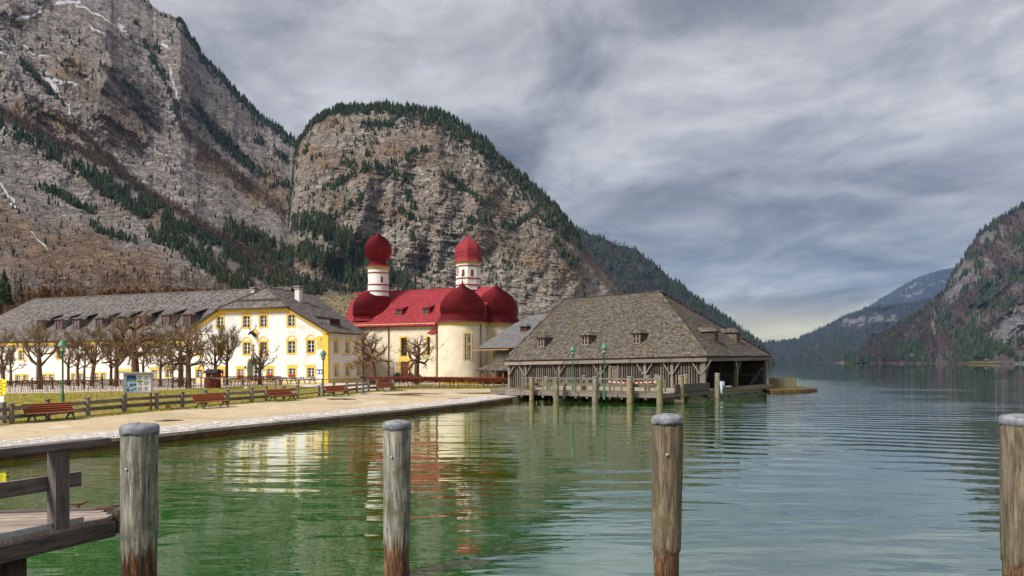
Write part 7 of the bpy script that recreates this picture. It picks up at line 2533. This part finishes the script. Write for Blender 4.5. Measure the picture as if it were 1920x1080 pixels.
# ------------------------------------------------------------------ near jetty at the left
D = Vector((.438, .899, 0)); A_ = Vector((-.985, -.173, 0))
nj = empty('wooden_jetty', (-5.42, 9.22, 0), 0, 'near wooden jetty with dark railing cut off by the left picture edge', 'jetty')
NZ = 1.41
for i in range(44):
    s = .10 + i * .20
    p = -D * s
    z = NZ + random.uniform(-.004, .004)
    e, q, dn = D * .094, A_ * 3.2, Vector((0, 0, -.06))
    t_ = Vector((0, 0, z))
    MB().hexa([p - e + t_ + dn, p - e + q + t_ + dn, p + e + q + t_ + dn, p + e + t_ + dn, p - e + t_, p - e + q + t_, p + e + q + t_, p + e + t_]).build('deck_plank', MT['wood_jetty'], nj)
for i in range(3):
    p = D * (.10 + i * .2)
    MB().beam(p + A_ * (.10 + .22 * i) + Vector((0, 0, NZ - .03)), p + A_ * 3.2 + Vector((0, 0, NZ - .03)), .188, .06).build('deck_plank', MT['wood_jetty'], nj)
MB().beam(Vector((.02, 0, NZ - .16)) + D * .02, -D * 8.8 + Vector((.02, 0, NZ - .16)), .10, .20).build('side_beam', MT['wood_rail'], nj)
MB().beam(A_ * 3.1 + Vector((0, 0, NZ - .16)), A_ * 3.1 - D * 8.8 + Vector((0, 0, NZ - .16)), .10, .20).build('side_beam', MT['wood_rail'], nj)
MB().beam(D * .62 + A_ * .42 + Vector((0, 0, NZ - .10)), D * .62 + A_ * 3.2 + Vector((0, 0, NZ - .10)), .08, .26).build('end_beam', MT['wood_rail'], nj)
MB().beam(D * .50 + A_ * .34 + Vector((.0, 0, NZ - .30)), D * .50 + A_ * .34 + Vector((.0, 0, NZ + .02)), .08, .16).build('end_fender', MT['wood_dark'], nj)
ang = MB()
ang.beam(-D * .30 + A_ * .06 + Vector((0, 0, NZ + .03)), -D * 8 + A_ * .06 + Vector((0, 0, NZ + .03)), .012, .07)
ang.beam(-D * .30 + A_ * .10 + Vector((0, 0, NZ + .006)), -D * 8 + A_ * .10 + Vector((0, 0, NZ + .006)), .09, .010)
ang.build('steel_angle', MT['steel'], nj)
for s in (.576, 2.75, 5.0):
    p = -D * s + A_ * .10
    MB().beam(p + Vector((0, 0, NZ - .02)), p + Vector((0, 0, 2.40)), .185, .17, up=(.438, .899, 0)).build('rail_post', MT['wood_rail'], nj)
    bo = MB()
    for z in (1.52, 1.83, 2.36):
        bo.lathe([(.016, 0), (.016, .02), (0, .022)], tuple(p + D * .02 + Vector((.03, -.095, z))), 6, .5)
    bo.build('bolt', MT['steel'], nj)
    MB().beam(p + Vector((.075, -.02, NZ - .27)), p + Vector((.075, -.02, NZ - .03)), .014, .04, up=(.438, .899, 0)).build('steel_strap', MT['steel'], nj)
MB().beam(Vector((0, 0, 2.44)) + D * .02 + A_ * .08, -D * 7.5 + A_ * .08 + Vector((0, 0, 2.44)), .24, .085).build('top_rail', MT['wood_rail'], nj)
MB().beam(-D * .16 + A_ * .23 + Vector((0, 0, 1.96)), -D * 7.5 + A_ * .23 + Vector((0, 0, 1.96)), .06, .19).build('middle_rail', MT['wood_rail'], nj)
for s in (.8, 4.0, 7.5):
    for k in (.4, 2.8):
        MB().tube([-D * s + A_ * k + Vector((0, 0, -2)), -D * s + A_ * k + Vector((0, 0, NZ - .07))], .14, 10).build('support_pile', MT['wood_dark'], nj)
cp_ = PG(151, 956, NZ)
cl_ = empty('mooring_cleat', (cp_.x, cp_.y, NZ), math.radians(10), 'rusty horn cleat on the near jetty deck beside the railing post', 'cleat')
MB().box((0, 0, .012), (.20, .07, .024)).build('base_plate', MT['rust'], cl_)
MB().tube([(-.03, 0, .02), (-.03, 0, .07)], .018, 6).build('stem', MT['rust'], cl_)
MB().tube([(-.13, 0, .085), (-.05, 0, .085), (.03, 0, .088), (.10, 0, .115)], [.012, .02, .018, .010], 6).build('horn', MT['rust'], cl_)
ra_, rb_ = P(182, 953.5, 9.5), P(231, 947.5, 9.15)
ro = empty('mooring_rod', ra_, 0, 'thin rusty iron rod from the near jetty to the first mooring pile', 'rod')
MB().tube([(0, 0, 0), rb_ - ra_], .013, 6).build('rod', MT['rust'], ro)
MB().lathe([(.02, -.012), (.03, 0), (.02, .012)], (0, 0, 0), 8, .5).build('eye', MT['rust'], ro)

# ------------------------------------------------------------------ four mooring piles in the foreground
def mooring_pile(px, top_py, Y, r, label, base, pale, zw, seed, lean=0.0, step=None):
    p = P(px, 700, Y)
    top = EYE - (top_py - HY) * Y / F
    o = empty('mooring_pile', (p.x, p.y, 0), 0, label, 'pile', 'mooring piles in the foreground')
    nA, nZ = 56, 90
    zs = np.linspace(-1.2, top - .10, nZ)
    a = np.linspace(0, 2 * pi, nA, endpoint=False)
    A2, Z2 = np.meshgrid(a, zs)
    ca, sa = np.cos(A2), np.sin(A2)
    flute = fbm(A2 * 9 + seed, Z2 * .5, 4, seed, .65)
    # wrap the seam to the back of the pile
    rr = r * (1 + .11 * (flute - .5) + .10 * (fbm(A2 * 1.0, Z2 * .7 + seed, 3, seed + 3) - .5))
    rr = rr - r * .075 * sstep(.86, .97, ridged(A2 * 3.1 + seed, Z2 * .22 + .3 * fbm(A2, Z2, 2, seed), 2, seed + 40))
    rr = rr * (1 - .018 * (top - Z2))
    low = sstep(zw + .30, zw - .35, Z2)
    rr = rr * (1 - low * (.05 + .16 * (fbm(A2 * 7, Z2 * 1.6, 3, seed + 9) - .35)))
    if step:
        zt = step + .05 * np.sin(A2 * 5) + .12 * (fbm(A2 * 2.0, Z2 * 0, 2, seed + 5) - .5)
        rr = np.where(Z2 < zt, rr * .90, rr)
    lx = lean * (top - Z2)
    V = np.column_stack([(rr * ca + lx).ravel(), (rr * sa).ravel(), Z2.ravel()])
    idx = np.arange(nA * nZ).reshape(nZ, nA)
    q = np.stack([idx[:-1], np.roll(idx[:-1], -1, 1), np.roll(idx[1:], -1, 1), idx[1:]], -1).reshape(-1, 4)
    me = np_mesh('shaft', V, q, pile_mat('pile_wood_%d' % seed, zw, base, pale, seed), smooth=True)
    # seam at the far side
    link('shaft', me, o, rz=pi / 2)
    me2 = o.children[0]
    me2.rotation_euler = (0, 0, pi / 2)
    # crumpled zinc cap
    nC, nR = 44, 14
    pr = [(r * .985, top - .125), (r * 1.03, top - .12), (r * 1.045, top - .08), (r * 1.04, top - .035), (r * .99, top - .012), (r * .88, top + .004), (r * .66, top + .018), (r * .42, top + .026), (r * .2, top + .03), (0.001, top + .031)]
    pr = np.array(pr)
    ac = np.linspace(0, 2 * pi, nC, endpoint=False)
    R2 = pr[:, 0][:, None] * np.ones(nC); Zc = pr[:, 1][:, None] * np.ones(nC)
    w = fbm(np.cos(ac)[None] * 2.2 + pr[:, 0][:, None] * 6 + seed, np.sin(ac)[None] * 2.2 + pr[:, 1][:, None] * 5, 3, seed + 20) - .5
    R2 = R2 * (1 + .05 * w * (pr[:, 0] > .02)[:, None]); Zc = Zc + .04 * w * (1 + (pr[:, 1] < top - .12)[:, None] * .9)
    Vc = np.column_stack([(R2 * np.cos(ac)).ravel(), (R2 * np.sin(ac)).ravel(), Zc.ravel()])
    ix = np.arange(nC * len(pr)).reshape(len(pr), nC)
    qc = np.stack([ix[:-1], np.roll(ix[:-1], -1, 1), np.roll(ix[1:], -1, 1), ix[1:]], -1).reshape(-1, 4)
    link('zinc_cap', np_mesh('zinc_cap', Vc, qc, MT['zinc'], np.full(len(qc), .5), smooth=True), o)
    MB().lathe([(.02, 0), (.02, .015), (.008, .025), (0, .026)], (-.05, -r * .99, top - .55), 8, .5).build('bolt', MT['steel'], o)
    return o


mooring_pile(262, 797, 8.9, .2225, 'leftmost foreground mooring pile, pale and streaked, beside the near jetty', (.20, .185, .150), (.44, .415, .345), 1.06, 1)
mooring_pile(744.5, 791, 11.1, .2225, 'second foreground mooring pile from the left, slimmest in view', (.20, .185, .150), (.44, .415, .345), .60, 2)
mooring_pile(1251, 780, 10.1, .2225, 'third foreground mooring pile, brown with dented dark grey cap and split foot', (.115, .085, .050), (.26, .20, .125), .70, 3, .022, .72)
mooring_pile(1911, 780, 9.6, .2325, 'rightmost foreground mooring pile, cut off by the right picture edge', (.115, .088, .055), (.25, .20, .13), .62, 4, 0, .70)

# clearing with a hut on the far shore
fm = [P(a, b, Y) for a, b, Y in ((1800, 680.9, 1500), (1866, 680.9, 1460), (1864, 678.2, 1470), (1850, 677.2, 1480), (1832, 678.3, 1490))]
mb = MB(); mb.prism([p + Vector((0, -14, 0)) for p in fm], (0, 30, 0), .5)
tag(mb.build('shore_meadow', MT['moss_top']), kind='structure')
p = P(1848, 678.2, 1440)
hu = empty('far_hut', p, math.radians(15), 'tiny dark hut on the yellow clearing across the lake', 'hut')
MB().box((0, 0, 1.5), (9, 6, 3.4)).build('wall', MT['wood_dark'], hu)
mb = MB(); mb.prism([(-5, -3.6, 3.1), (5, -3.6, 3.1), (5, 0, 5.4), (-5, 0, 5.4)], (0, .3, .3), .5); mb.prism([(-5, 3.6, 3.1), (5, 3.6, 3.1), (5, 0, 5.4), (-5, 0, 5.4)], (0, -.3, .3), .5); mb.build('roof', MT['sheet_grey'], hu)

# ------------------------------------------------------------------ air over the lake
hz = MB(); hz.box((0, 5200, 690), (24000, 11400, 1500))
hm = bpy.data.materials.new('lake_haze'); hm.use_nodes = True
ht = hm.node_tree; ht.nodes.clear()
pv = N(ht, 'ShaderNodeVolumePrincipled'); setin(pv, Density=0.000030, Anisotropy=0.0)
pv.inputs['Color'].default_value = (0.30, 0.54, 1.0, 1)
ho = N(ht, 'ShaderNodeOutputMaterial'); ht.links.new(pv.outputs[0], ho.inputs['Volume'])
haze = tag(hz.build('haze', hm), kind='stuff')
